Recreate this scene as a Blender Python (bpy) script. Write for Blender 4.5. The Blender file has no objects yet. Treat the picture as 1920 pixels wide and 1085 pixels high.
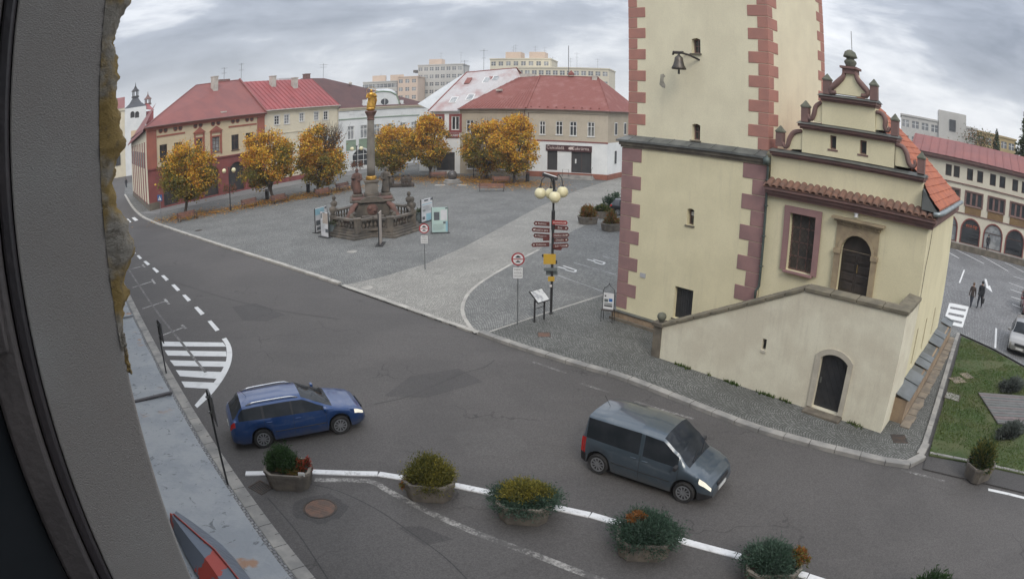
import bpy, math, random
import numpy as np
from mathutils import Vector, Matrix
random.seed(7)
sc = bpy.context.scene
col = sc.collection
PI = math.pi
# ------------------------------------------------------------------ camera
CAM_H = 9.8                      # camera height over the street
LA, LB = 0.78186, 0.073845       # lens: angle = LA*r + LB*r^3, r = 1 at half picture width
PITCH, ROLL = 0.284943, 0.00814
cp, sp, cr, sr = math.cos(PITCH), math.sin(PITCH), math.cos(ROLL), math.sin(ROLL)
def cam2world(x, y, z):
    x, z = x*cr - z*sr, x*sr + z*cr
    return Vector((x, y*cp + z*sp, -y*sp + z*cp))
cam = bpy.data.cameras.new('camera')
cam.type = 'PANO'; cam.panorama_type = 'FISHEYE_LENS_POLYNOMIAL'
cam.sensor_width = 36; cam.sensor_fit = 'HORIZONTAL'; cam.fisheye_fov = math.radians(180)
cam.fisheye_polynomial_k0 = 0; cam.fisheye_polynomial_k1 = -LA/18; cam.fisheye_polynomial_k2 = 0
cam.fisheye_polynomial_k3 = -LB/18**3; cam.fisheye_polynomial_k4 = 0
cam.clip_start = 0.01; cam.clip_end = 3000
camo = bpy.data.objects.new('camera', cam); col.objects.link(camo)
R_, U_, B_ = cam2world(1, 0, 0), cam2world(0, 0, 1), -cam2world(0, 1, 0)
camo.matrix_world = Matrix(((R_.x, U_.x, B_.x, 0), (R_.y, U_.y, B_.y, 0), (R_.z, U_.z, B_.z, CAM_H), (0, 0, 0, 1)))
sc.camera = camo
sc.render.engine = 'CYCLES'
sc.cycles.use_denoising = True
sc.cycles.max_bounces = 6; sc.cycles.diffuse_bounces = 3; sc.cycles.glossy_bounces = 3; sc.cycles.transmission_bounces = 4
sc.cycles.transparent_max_bounces = 8
sc.view_settings.view_transform = 'Standard'; sc.view_settings.look = 'None'
sc.view_settings.exposure = 0.04; sc.view_settings.gamma = 1
# ------------------------------------------------------------------ sky and sun
SUN_EL, SUN_AZ = math.radians(40), math.radians(172)     # azimuth clockwise from +Y: high behind the camera, veiled by cloud
w = bpy.data.worlds.new('World'); sc.world = w; w.use_nodes = True
nt = w.node_tree; nt.nodes.clear()
def wn(t, **k):
    n = nt.nodes.new(t)
    for a, b in k.items(): setattr(n, a, b)
    return n
sky = wn('ShaderNodeTexSky', sky_type='NISHITA', sun_disc=False, sun_elevation=SUN_EL, sun_rotation=SUN_AZ)
tc = wn('ShaderNodeTexCoord')
sep = wn('ShaderNodeSeparateXYZ'); nt.links.new(tc.outputs['Generated'], sep.inputs[0])
def wm(op, a, b=None, clamp=False):
    n = wn('ShaderNodeMath', operation=op, use_clamp=clamp)
    for i, v in enumerate((a, b)):
        if v is None: continue
        if isinstance(v, (int, float)): n.inputs[i].default_value = v
        else: nt.links.new(v, n.inputs[i])
    return n.outputs[0]
# clouds: noise over the sky direction, flattened so that banks lie level
SKY_OFF = (7.37, 0.9, 7.1)
mp = wn('ShaderNodeMapping'); mp.inputs['Location'].default_value = SKY_OFF; mp.inputs['Scale'].default_value = (1.0, 1.0, 3.4)
nt.links.new(tc.outputs['Generated'], mp.inputs[0])
n1 = wn('ShaderNodeTexNoise'); n1.inputs['Scale'].default_value = 3.4; n1.inputs['Detail'].default_value = 9; n1.inputs['Roughness'].default_value = 0.57; n1.inputs['Distortion'].default_value = 0.25
nt.links.new(mp.outputs[0], n1.inputs['Vector'])
n2 = wn('ShaderNodeTexNoise'); n2.inputs['Scale'].default_value = 1.3; n2.inputs['Detail'].default_value = 3; n2.inputs['Roughness'].default_value = 0.5
nt.links.new(mp.outputs[0], n2.inputs['Vector'])
fac = wm('ADD', wm('MULTIPLY', n1.outputs[0], 0.5), wm('MULTIPLY', n2.outputs[0], 0.5))
ramp = wn('ShaderNodeValToRGB'); nt.links.new(fac, ramp.inputs[0])
cr_ = ramp.color_ramp; cr_.elements[0].position = 0.40; cr_.elements[0].color = (1.0, 1.02, 1.05, 1)
cr_.elements[1].position = 0.62; cr_.elements[1].color = (0.245, 0.28, 0.345, 1)
e = cr_.elements.new(0.465); e.color = (0.75, 0.78, 0.83, 1)
e = cr_.elements.new(0.525); e.color = (0.42, 0.46, 0.535, 1)
# clouds thin towards the horizon and stand bright there
hz = wm('POWER', wm('SUBTRACT', 1.0, wm('MAXIMUM', sep.outputs[2], 0.0), True), 15.0)
mixh = wn('ShaderNodeMix', data_type='RGBA'); nt.links.new(wm('MULTIPLY', hz, 0.85), mixh.inputs['Factor'])
nt.links.new(ramp.outputs[0], mixh.inputs['A']); mixh.inputs['B'].default_value = (1.2, 1.22, 1.25, 1)
bg1 = wn('ShaderNodeBackground'); nt.links.new(sky.outputs[0], bg1.inputs[0]); bg1.inputs[1].default_value = 0.1
bg2 = wn('ShaderNodeBackground'); nt.links.new(mixh.outputs['Result'], bg2.inputs[0])
# an overcast sky grows brighter towards the zenith (CIE overcast)
nt.links.new(wm('MULTIPLY', wm('ADD', 1.0, wm('MULTIPLY', wm('MAXIMUM', sep.outputs[2], 0.0), 2.0)), 0.84), bg2.inputs[1])
mxs = wn('ShaderNodeMixShader'); mxs.inputs[0].default_value = 0.94
nt.links.new(bg1.outputs[0], mxs.inputs[1]); nt.links.new(bg2.outputs[0], mxs.inputs[2])
wo = wn('ShaderNodeOutputWorld'); nt.links.new(mxs.outputs[0], wo.inputs[0])
sl = bpy.data.lights.new('sun', 'SUN'); sl.energy = 1.5; sl.angle = math.radians(22); sl.color = (1.0, 0.93, 0.83)
so = bpy.data.objects.new('sun', sl); col.objects.link(so)
sdir = Vector((math.sin(SUN_AZ)*math.cos(SUN_EL), math.cos(SUN_AZ)*math.cos(SUN_EL), math.sin(SUN_EL)))
so.rotation_euler = (-sdir).to_track_quat('-Z', 'Y').to_euler()
# ------------------------------------------------------------------ survey helpers: photograph pixel -> place
def ray(px, py):
    x, y = (px-960)/960, -(py-542.5)/960
    r = math.hypot(x, y); th = LA*r + LB*r**3
    s = math.sin(th)/r if r > 1e-9 else LA
    return cam2world(x*s, math.cos(th), y*s)
def G(px, py, z=0.0):
    v = ray(px, py); t = (z-CAM_H)/v.z
    return Vector((v.x*t, v.y*t, z))
class Frame:
    """a vertical plane: origin on the ground, x along it, y behind it"""
    def __init__(s, O, az):
        s.O = Vector((O[0], O[1])); s.az = az
        s.u = Vector((math.cos(az), math.sin(az))); s.n = Vector((-s.u.y, s.u.x))
    def uz(s, px, py, y=0.0):
        v = ray(px, py); o = s.O + s.n*y; d = Vector((v.x, v.y)); t = o.dot(s.n)/d.dot(s.n); p = d*t
        return (p-s.O).dot(s.u), CAM_H + v.z*t
    def yz(s, px, py, x):
        v = ray(px, py); o = s.O + s.u*x; d = Vector((v.x, v.y)); t = o.dot(s.u)/d.dot(s.u); p = d*t
        return (p-s.O).dot(s.n), CAM_H + v.z*t
    def loc(s, p): q = Vector((p[0], p[1]))-s.O; return q.dot(s.u), q.dot(s.n)
    def world(s, x, y, z=0.0): p = s.O + s.u*x + s.n*y; return Vector((p.x, p.y, z))
# ------------------------------------------------------------------ mesh helpers
class MB:
    def __init__(s): s.v = []; s.f = []; s.m = []
    def add(s, vs, fs, mi=0):
        o = len(s.v); s.v += [tuple(p) for p in vs]
        for f in fs: s.f.append(tuple(i+o for i in f)); s.m.append(mi)
        return s
    def poly(s, pts, mi=0): return s.add(pts, [tuple(range(len(pts)))], mi)
    def box(s, x0, x1, y0, y1, z0, z1, mi=0):
        vs = [(x0,y0,z0),(x1,y0,z0),(x1,y1,z0),(x0,y1,z0),(x0,y0,z1),(x1,y0,z1),(x1,y1,z1),(x0,y1,z1)]
        return s.add(vs, [(0,3,2,1),(4,5,6,7),(0,1,5,4),(1,2,6,5),(2,3,7,6),(3,0,4,7)], mi)
    def obox(s, c, ax, ay, az, mi=0):
        c, ax, ay, az = Vector(c), Vector(ax), Vector(ay), Vector(az); vs = []
        for k in (-1, 1):
            for i, j in ((-1,-1),(1,-1),(1,1),(-1,1)): vs.append(c+ax*i+ay*j+az*k)
        return s.add(vs, [(0,3,2,1),(4,5,6,7),(0,1,5,4),(1,2,6,5),(2,3,7,6),(3,0,4,7)], mi)
    def beam(s, a, b, w, h, mi=0):
        a, b = Vector(a), Vector(b); d = b-a; L = d.length
        if L < 1e-6: return s
        d /= L; up = Vector((0,0,1)) if abs(d.z) < 0.95 else Vector((0,1,0))
        x = d.cross(up).normalized(); y = x.cross(d)
        return s.obox((a+b)/2, x*w/2, d*L/2, y*h/2, mi)
    def prism(s, pts, y0, y1, mi=0):
        """polygon in the xz plane (counter-clockwise seen from -y), extruded y0..y1"""
        n = len(pts); vs = [(x,y0,z) for x,z in pts]+[(x,y1,z) for x,z in pts]
        fs = [tuple(range(n)), tuple(range(2*n-1, n-1, -1))]+[(i, i+n, (i+1)%n+n, (i+1)%n) for i in range(n)]
        return s.add(vs, fs, mi)
    def slab(s, pts, z0, z1, mi=0):
        n = len(pts); vs = [(p[0],p[1],z0) for p in pts]+[(p[0],p[1],z1) for p in pts]
        fs = [tuple(range(n-1,-1,-1)), tuple(range(n, 2*n))]+[(i, (i+1)%n, (i+1)%n+n, i+n) for i in range(n)]
        return s.add(vs, fs, mi)
    def lathe(s, prof, n=16, c=(0,0,0), mi=0, a0=0.0, sx=1, sy=1):
        vs = []; k = len(prof)
        for r, z in prof:
            for i in range(n):
                a = a0+2*PI*i/n; vs.append((c[0]+r*math.cos(a)*sx, c[1]+r*math.sin(a)*sy, c[2]+z))
        fs = [(j*n+i, j*n+(i+1)%n, (j+1)*n+(i+1)%n, (j+1)*n+i) for j in range(k-1) for i in range(n)]
        fs.append(tuple(range(n-1,-1,-1))); fs.append(tuple(range((k-1)*n, k*n)))
        return s.add(vs, fs, mi)
    def tube(s, path, r, n=8, mi=0, cap=True):
        path = [Vector(p) for p in path]; vs = []; k = len(path)
        rr = r if isinstance(r, (list, tuple)) else [r]*k
        pu = None
        for i, p in enumerate(path):
            d = (path[min(i+1,k-1)]-path[max(i-1,0)]).normalized()
            if pu is None: pu = Vector((0,0,1)) if abs(d.z) < 0.9 else Vector((1,0,0))
            x = d.cross(pu).normalized(); y = x.cross(d); pu = y
            for j in range(n):
                a = 2*PI*j/n; vs.append(p+(x*math.cos(a)+y*math.sin(a))*rr[i])
        fs = [(j*n+i, j*n+(i+1)%n, (j+1)*n+(i+1)%n, (j+1)*n+i) for j in range(k-1) for i in range(n)]
        if cap: fs.append(tuple(range(n-1,-1,-1))); fs.append(tuple(range((k-1)*n, k*n)))
        return s.add(vs, fs, mi)
    def ball(s, c, r, n=12, m=8, mi=0, sc_=(1,1,1)):
        prof = [(max(r*math.sin(PI*j/m), 1e-4), -r*math.cos(PI*j/m)*sc_[2]) for j in range(m+1)]
        return s.lathe(prof, n, c, mi, 0, sc_[0], sc_[1])
    def loft(s, rings, mi=0, cap=True, closed=True):
        n = len(rings[0]); vs = [p for r in rings for p in r]; fs = []
        for j in range(len(rings)-1):
            for i in range(n if closed else n-1): fs.append((j*n+i, j*n+(i+1)%n, (j+1)*n+(i+1)%n, (j+1)*n+i))
        if cap: fs.append(tuple(range(n-1,-1,-1))); fs.append(tuple(range((len(rings)-1)*n, len(rings)*n)))
        return s.add(vs, fs, mi)
    def strip(s, L, R, mi=0):
        n = len(L); return s.add(list(L)+list(R), [(i, i+1, n+i+1, n+i) for i in range(n-1)], mi)
    def mesh(s, name, mats, smooth=False):
        me = bpy.data.meshes.new(name); me.from_pydata(s.v, [], s.f)
        if not isinstance(mats, (list, tuple)): mats = [mats]
        for m in mats: me.materials.append(m)
        if len(mats) > 1: me.polygons.foreach_set('material_index', s.m)
        if smooth: me.polygons.foreach_set('use_smooth', [True]*len(me.polygons))
        me.update(); return me
    def build(s, name, mats, parent=None, smooth=False, **k):
        return link(name, s.mesh(name, mats, smooth), parent, **k)
def link(name, data, parent=None, label=None, cat=None, group=None, kind=None, loc=None, rz=None):
    o = bpy.data.objects.new(name, data); col.objects.link(o)
    if parent is not None: o.parent = parent
    if label: o['label'] = label
    if cat: o['category'] = cat
    if group: o['group'] = group
    if kind: o['kind'] = kind
    if loc is not None: o.location = loc
    if rz is not None: o.rotation_euler = (0, 0, rz)
    return o
def thing(name, label, cat, loc=(0,0,0), rz=0.0, group=None):
    return link(name, None, None, label, cat, group, None, loc, rz)
def bevel(o, w=0.01, seg=2, ang=0.6):
    m = o.modifiers.new('bevel', 'BEVEL'); m.width = w; m.segments = seg; m.limit_method = 'ANGLE'; m.angle_limit = ang
    return o
def copy_tree(o, parent=None):
    c = o.copy(); col.objects.link(c); c.parent = parent
    for ch in list(o.children): copy_tree(ch, c)
    return c
def cyl_pts(r, n=16, a0=0.0): return [(r*math.cos(a0+2*PI*i/n), r*math.sin(a0+2*PI*i/n)) for i in range(n)]
def text_mesh(body, size, depth=0.0):
    cu = bpy.data.curves.new('lettering', 'FONT'); cu.body = body; cu.size = size; cu.align_x = 'CENTER'; cu.align_y = 'CENTER'; cu.extrude = depth; cu.resolution_u = 3
    o = bpy.data.objects.new('lettering', cu); col.objects.link(o)
    dg = bpy.context.evaluated_depsgraph_get(); dg.update()
    me = bpy.data.meshes.new_from_object(o.evaluated_get(dg)); bpy.data.objects.remove(o); bpy.data.curves.remove(cu)
    return me
def text_on(body, size, x, y, z, mat_, parent, name='lettering', sx=1.0):
    me = text_mesh(body, size, 0.002); me.materials.clear(); me.materials.append(mat_)
    o = link(name, me, parent); o.location = (x, y, z); o.rotation_euler = (PI/2, 0, 0); o.scale = (sx, 1, 1)
    return o
# ------------------------------------------------------------------ materials
MATS = {}
def nodes(name):
    m = bpy.data.materials.new(name); m.use_nodes = True; t = m.node_tree; b = t.nodes['Principled BSDF']
    MATS[name] = m
    return m, t, b
def N(t, typ, ins=None, **k):
    n = t.nodes.new(typ)
    for a, b in k.items(): setattr(n, a, b)
    for a, b in (ins or {}).items():
        if isinstance(b, bpy.types.NodeSocket): t.links.new(b, n.inputs[a])
        else: n.inputs[a].default_value = b
    return n
def M_(t, op, a, b=None, c=None, clamp=False):
    n = t.nodes.new('ShaderNodeMath'); n.operation = op; n.use_clamp = clamp
    for i, v in enumerate((a, b, c)):
        if v is None: continue
        if isinstance(v, (int, float)): n.inputs[i].default_value = v
        else: t.links.new(v, n.inputs[i])
    return n.outputs[0]
def rgba(c): return (c[0], c[1], c[2], 1)
def MIX(t, f, a, b, mode='MIX'):
    n = t.nodes.new('ShaderNodeMix'); n.data_type = 'RGBA'; n.blend_type = mode
    for k, v in (('Factor', f), ('A', a), ('B', b)):
        i = [x for x in n.inputs if x.name == k and (k == 'Factor' and x.type == 'VALUE' or k != 'Factor' and x.type == 'RGBA')][0]
        if isinstance(v, bpy.types.NodeSocket): t.links.new(v, i)
        elif isinstance(v, (int, float)): i.default_value = v
        else: i.default_value = rgba(v)
    return [x for x in n.outputs if x.type == 'RGBA'][0]
def ss(t, x, a, b):
    n = t.nodes.new('ShaderNodeMapRange'); n.interpolation_type = 'SMOOTHSTEP'
    t.links.new(x, n.inputs[0]); n.inputs[1].default_value = a; n.inputs[2].default_value = b
    return n.outputs[0]
def POS(t, world=True):
    if world: return t.nodes.new('ShaderNodeNewGeometry').outputs['Position']
    return t.nodes.new('ShaderNodeTexCoord').outputs['Object']
def noise(t, pos, scale, detail=4, rough=0.55, dist=0.0):
    return N(t, 'ShaderNodeTexNoise', {'Vector': pos, 'Scale': scale, 'Detail': detail, 'Roughness': rough, 'Distortion': dist}).outputs[0]
def stretch(t, pos, s): return N(t, 'ShaderNodeMapping', {'Vector': pos, 'Scale': s}).outputs[0]
def bump(t, b, h, strength=0.3, dist=0.02):
    n = N(t, 'ShaderNodeBump', {'Height': h, 'Strength': strength, 'Distance': dist}); t.links.new(n.outputs[0], b.inputs['Normal'])
def pm(name, c1, c2=None, scale=2.0, rough=0.8, fine=40.0, bmp=0.15, metal=0.0, streak=0.0, streakc=None, spec=0.5, world=True, lo=0.35, hi=0.65, coat=0.0):
    """plain weathered surface: two tones in large soft patches, fine grain, optional vertical streaks"""
    m, t, b = nodes(name); p = POS(t, world)
    if c2 is None: c2 = tuple(x*0.82 for x in c1)
    c = MIX(t, ss(t, noise(t, p, scale, 5), lo, hi), c1, c2)
    g = noise(t, p, fine, 3)
    c = MIX(t, 1.0, c, N(t, 'ShaderNodeMapRange', {0: g, 3: 0.86, 4: 1.14}).outputs[0], 'MULTIPLY')
    if streak:
        s_ = noise(t, stretch(t, p, (2.2, 2.2, 0.22)), 1.6, 5, 0.6)
        c = MIX(t, M_(t, 'MULTIPLY', ss(t, s_, 0.52, 0.75), streak), c, streakc or tuple(x*0.6 for x in c1))
    t.links.new(c, b.inputs['Base Color']); b.inputs['Roughness'].default_value = rough; b.inputs['Metallic'].default_value = metal
    b.inputs['Specular IOR Level'].default_value = spec
    if coat: b.inputs['Coat Weight'].default_value = coat; b.inputs['Coat Roughness'].default_value = 0.08
    if bmp: bump(t, b, g, bmp, 0.02)
    return m
def flat(name, c, rough=0.6, metal=0.0, spec=0.5, var=0.1):
    return pm(name, c, tuple(x*(1-var*2) for x in c), 3.0, rough, 25.0, 0.05, metal, spec=spec)
# ------------------------------------------------------------------ ground materials
def m_asphalt(name, base, rep=0.0):
    m, t, b = nodes(name); p = POS(t)
    big = noise(t, p, 0.16, 5, 0.6, 0.6); mid = noise(t, p, 1.1, 5, 0.65); fine = noise(t, p, 55, 3, 0.7)
    d = tuple(x*0.88 for x in base); l = tuple(x*1.1 for x in base)
    c = MIX(t, ss(t, big, 0.38, 0.64), d, l)
    c = MIX(t, M_(t, 'MULTIPLY', ss(t, mid, 0.56, 0.74), 0.14), c, tuple(x*0.5 for x in base))
    tr = noise(t, N(t, 'ShaderNodeMapping', {'Vector': p, 'Rotation': (0, 0, 0.845), 'Scale': (0.05, 1.1, 1)}).outputs[0], 1.0, 3, 0.5)
    c = MIX(t, M_(t, 'MULTIPLY', ss(t, tr, 0.5, 0.7), 0.16), c, tuple(x*1.4 for x in base))
    agg = N(t, 'ShaderNodeTexVoronoi', {'Vector': p, 'Scale': 34.0}); agr = N(t, 'ShaderNodeSeparateColor', {0: agg.outputs[1]}).outputs[0]
    g = M_(t, 'MULTIPLY', N(t, 'ShaderNodeMapRange', {0: fine, 3: 0.6, 4: 1.4}).outputs[0], N(t, 'ShaderNodeMapRange', {0: agr, 3: 0.8, 4: 1.22}).outputs[0])
    c = MIX(t, 1.0, c, g, 'MULTIPLY')
    warp = N(t, 'ShaderNodeTexNoise', {'Vector': p, 'Scale': 0.9, 'Detail': 4})
    wv = N(t, 'ShaderNodeVectorMath', {0: p, 1: N(t, 'ShaderNodeVectorMath', {0: warp.outputs[1], 'Scale': 1.6}, operation='SCALE').outputs[0]}, operation='ADD').outputs[0]
    vo = N(t, 'ShaderNodeTexVoronoi', {'Vector': wv, 'Scale': 0.21}, feature='DISTANCE_TO_EDGE').outputs[0]
    crk = M_(t, 'MULTIPLY', M_(t, 'SUBTRACT', 1.0, ss(t, vo, 0.0, 0.008)), ss(t, noise(t, p, 0.25, 2), 0.48, 0.6))
    c = MIX(t, M_(t, 'MULTIPLY', crk, 0.65), c, tuple(x*0.35 for x in base))
    t.links.new(c, b.inputs['Base Color'])
    t.links.new(N(t, 'ShaderNodeMapRange', {0: big, 3: 0.62, 4: 0.92}).outputs[0], b.inputs['Roughness'])
    b.inputs['Specular IOR Level'].default_value = 0.35
    bump(t, b, fine, 0.5, 0.008)
    return m
def m_setts(name, c1, c2, joint, size=0.11, arc=1.5, rot=0.0, lift=0.55, contrast=1.0):
    """small stone setts laid in segmental arcs"""
    m, t, b = nodes(name)
    p = N(t, 'ShaderNodeMapping', {'Vector': POS(t), 'Rotation': (0, 0, rot)}).outputs[0]
    wob = N(t, 'ShaderNodeTexNoise', {'Vector': p, 'Scale': 1.7, 'Detail': 2}).outputs[1]
    p = N(t, 'ShaderNodeVectorMath', {0: p, 1: N(t, 'ShaderNodeVectorMath', {0: wob, 'Scale': 0.09}, operation='SCALE').outputs[0]}, operation='ADD').outputs[0]
    s = N(t, 'ShaderNodeSeparateXYZ', {0: p})
    if arc:
        fx = M_(t, 'SUBTRACT', M_(t, 'FRACT', M_(t, 'DIVIDE', s.outputs[0], arc)), 0.5)
        off = M_(t, 'MULTIPLY', M_(t, 'MULTIPLY', fx, fx), arc*lift*2)
        yy = M_(t, 'ADD', s.outputs[1], off)
    else: yy = s.outputs[1]
    v = N(t, 'ShaderNodeCombineXYZ', {0: s.outputs[0], 1: yy, 2: 0.0}).outputs[0]
    br = N(t, 'ShaderNodeTexBrick', {'Vector': v, 'Color1': (0, 0, 0, 1), 'Color2': (1, 1, 1, 1), 'Mortar': (0.5, 0.5, 0.5, 1), 'Scale': 1.0, 'Mortar Size': size*0.13, 'Mortar Smooth': 0.35, 'Bias': 0.0, 'Brick Width': size*1.08, 'Row Height': size})
    br.offset = 0.5
    tone = noise(t, p, 0.35, 4, 0.6)
    rnd = N(t, 'ShaderNodeSeparateColor', {0: br.outputs[0]}).outputs[0]
    c = MIX(t, rnd, c1, c2)
    c = MIX(t, M_(t, 'MULTIPLY', ss(t, tone, 0.38, 0.66), 0.5), c, tuple(x*0.72 for x in c1))
    speck = noise(t, p, 9.0, 2, 0.6)
    c = MIX(t, M_(t, 'MULTIPLY', ss(t, speck, 0.58, 0.70), 0.5), c, tuple(min(1, x*1.7) for x in c2)); c = MIX(t, M_(t, 'MULTIPLY', ss(t, noise(t, p, 4.2, 3, 0.7), 0.5, 0.68), 0.4), c, tuple(x*0.55 for x in c1))
    c = MIX(t, br.outputs[1], c, joint)
    t.links.new(c, b.inputs['Base Color']); b.inputs['Roughness'].default_value = 0.75; b.inputs['Specular IOR Level'].default_value = 0.3
    bump(t, b, M_(t, 'ADD', M_(t, 'SUBTRACT', 1.0, br.outputs[1]), M_(t, 'MULTIPLY', noise(t, p, 30, 2), 0.3)), 0.9*contrast, 0.03)
    return m
def m_paint(name, c, under, wear=0.5, hard=0.1):
    m, t, b = nodes(name); p = POS(t)
    n = M_(t, 'ADD', M_(t, 'MULTIPLY', noise(t, p, 9, 6, 0.75), 0.6), M_(t, 'MULTIPLY', noise(t, p, 1.3, 4), 0.4))
    f = ss(t, n, wear-hard, wear+hard)
    cc = MIX(t, f, c, under); cc = MIX(t, M_(t, 'MULTIPLY', ss(t, noise(t, p, 2.2, 4), 0.5, 0.7), 0.3), cc, tuple(x*0.55 for x in c))
    t.links.new(cc, b.inputs['Base Color']); b.inputs['Roughness'].default_value = 0.7
    bump(t, b, noise(t, p, 55, 3), 0.3, 0.006)
    return m
ASPH = (0.085, 0.079, 0.0755)
road_m = m_asphalt('road_asphalt', ASPH)
patch_m = m_asphalt('patched_asphalt', (0.067, 0.063, 0.061))
patch3_m = m_asphalt('tar', (0.05, 0.048, 0.047))
patch2_m = m_asphalt('worn_asphalt', (0.092, 0.086, 0.082))
foot_m = m_asphalt('footway_asphalt', (0.19, 0.187, 0.184))
ground_m = m_asphalt('far_ground', (0.11, 0.11, 0.10))
setts_m = m_setts('granite_setts', (0.172, 0.175, 0.17), (0.30, 0.30, 0.285), (0.085, 0.085, 0.08), 0.115, 1.6, 0.35)
path_m = m_setts('pale_setts', (0.285, 0.276, 0.253), (0.44, 0.427, 0.385), (0.155, 0.15, 0.138), 0.11, 1.3, 0.9)
fore_m = m_setts('forecourt_setts', (0.125, 0.127, 0.118), (0.225, 0.227, 0.214), (0.06, 0.061, 0.055), 0.10, 1.15, -0.84)
lot_m = m_setts('car_park_setts', (0.185, 0.185, 0.19), (0.31, 0.31, 0.31), (0.09, 0.09, 0.09), 0.12, 0, -0.84)
kerb_m = pm('granite_kerb', (0.31, 0.295, 0.27), (0.20, 0.195, 0.185), 1.2, 0.85, 60, 0.3)
kerb2_m = pm('pale_kerb', (0.42, 0.40, 0.36), (0.30, 0.285, 0.26), 1.2, 0.85, 60, 0.3)
white_m = m_paint('road_paint', (0.62, 0.62, 0.61), ASPH, 0.66, 0.1)
worn_m = m_paint('worn_road_paint', (0.48, 0.47, 0.45), ASPH, 0.5, 0.1)
oldline_m = m_paint('old_line_paint', (0.36, 0.345, 0.32), ASPH, 0.47, 0.09)
faint_m = m_paint('faint_road_paint', (0.36, 0.35, 0.33), ASPH, 0.42, 0.10)
wkerb_m = m_paint('painted_kerb_white', (0.66, 0.66, 0.66), (0.22, 0.21, 0.2), 0.6, 0.09)
lawn_m = pm('lawn_soil', (0.045, 0.075, 0.02), (0.075, 0.082, 0.032), 0.6, 0.95, 35, 0.6)
iron_m = pm('cast_iron', (0.055, 0.05, 0.046), (0.09, 0.065, 0.05), 5, 0.7, 60, 0.4, 0.4)
stone_slab_m = pm('sandstone_slab', (0.26, 0.215, 0.16), (0.17, 0.145, 0.115), 2.5, 0.9, 40, 0.3)
# ------------------------------------------------------------------ ground sheets
def sheet(name, pts, z, m, kind='structure', parent=None):
    mb = MB(); mb.poly([(p[0], p[1], z) for p in pts])
    return mb.build(name, m, parent, kind=kind)
def dens(pts, step=1.0):
    """resample a polyline smoothly (Catmull-Rom)"""
    P = [Vector((p[0], p[1])) for p in pts]; out = []
    for i in range(len(P)-1):
        a, b, c, d = P[max(i-1, 0)], P[i], P[i+1], P[min(i+2, len(P)-1)]
        n = max(2, int((c-b).length/step*3))
        for k in range(n):
            t = k/n
            out.append(0.5*((2*b)+(c-a)*t+(2*a-5*b+4*c-d)*t*t+(3*b-a-3*c+d)*t**3))
    out.append(P[-1]); return out
def walk(pts, step):
    """equal steps along a polyline: list of (point, direction)"""
    res = []; acc = 0.0; need = step/2
    for a, b in zip(pts[:-1], pts[1:]):
        L = (b-a).length
        while L > 1e-9 and acc+L >= need:
            t = (need-acc)/L; res.append((a+(b-a)*t, (b-a).normalized())); need += step
        acc += L
    return res
SQZ = 0.07
sheet('ground', [(-330, -330), (330, -330), (330, 330), (-330, 330)], -0.012, ground_m)
sheet('road', [(-130, -5), (60, -5), (60, 30), (40, 45), (30, 130), (-130, 160)], -0.004, road_m)
kerb_pts = dens([G(*p) for p in [(233, 366), (246, 388), (262, 405), (282, 416), (310, 427), (400, 458), (500, 490), (600, 523), (640, 537)]])
drop_pts = dens([G(*p) for p in [(640, 537), (700, 558), (800, 594), (880, 622), (897, 627)]])
front_pts = dens([G(*p) for p in [(897, 627), (940, 643), (1000, 663), (1080, 687), (1170, 714), (1280, 757), (1400, 803), (1500, 833), (1600, 858), (1670, 873), (1700, 875), (1722, 868), (1735, 848)]])
side_pts = dens([G(*p) for p in [(1735, 848), (1745, 815), (1770, 730), (1790, 660), (1800, 628)]])
sq_poly = kerb_pts + drop_pts[1:] + front_pts[1:] + side_pts[1:] + [Vector((40, 42)), Vector((60, 60)), Vector((60, 140)), Vector((-40, 140)), Vector((-75, 104))]
mbq = MB(); mbq.slab(sq_poly, -0.02, SQZ); mbq.build('square', setts_m, None, kind='structure')
path_poly = [G(*p, SQZ) for p in [(640, 536), (720, 518), (800, 494), (870, 463), (940, 426), (1010, 388), (1080, 358), (1170, 330), (1240, 318), (1240, 360), (1170, 392), (1080, 430), (1010, 468), (950, 500), (905, 527), (880, 548), (869, 568), (868, 588), (880, 610), (893, 624), (800, 592), (700, 557)]]
sheet('sett_path', path_poly, SQZ+0.004, path_m)
fore_poly = [G(*p, SQZ) for p in [(905, 625), (1020, 590), (1130, 556), (1300, 500), (1500, 600), (1790, 630), (1770, 728), (1742, 820), (1722, 862), (1700, 869), (1600, 852), (1400, 797), (1170, 708), (1000, 658)]]
sheet('forecourt', fore_poly, SQZ+0.004, fore_m)
line_l = [G(*p, SQZ) for p in [(914, 624), (1022, 588), (1132, 553)]]
mb = MB(); mb.strip([(p.x, p.y, SQZ+0.008) for p in line_l], [(p.x+0.10, p.y+0.24, SQZ+0.008) for p in line_l]); mb.build('stone_line', kerb2_m, None, kind='structure')
cur = dens([G(*p, SQZ) for p in [(1010, 468), (950, 500), (905, 527), (880, 548), (869, 568), (868, 588), (880, 610), (893, 624)]])
mb = MB(); L = []; R = []
for i, p in enumerate(cur):
    d = (cur[min(i+1, len(cur)-1)]-cur[max(i-1, 0)]).normalized(); n = Vector((-d.y, d.x))
    L.append((p.x-n.x*0.09, p.y-n.y*0.09, SQZ+0.009)); R.append((p.x+n.x*0.09, p.y+n.y*0.09, SQZ+0.009))
mb.strip(L, R); mb.build('path_edging', kerb2_m, None, kind='structure')
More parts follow.
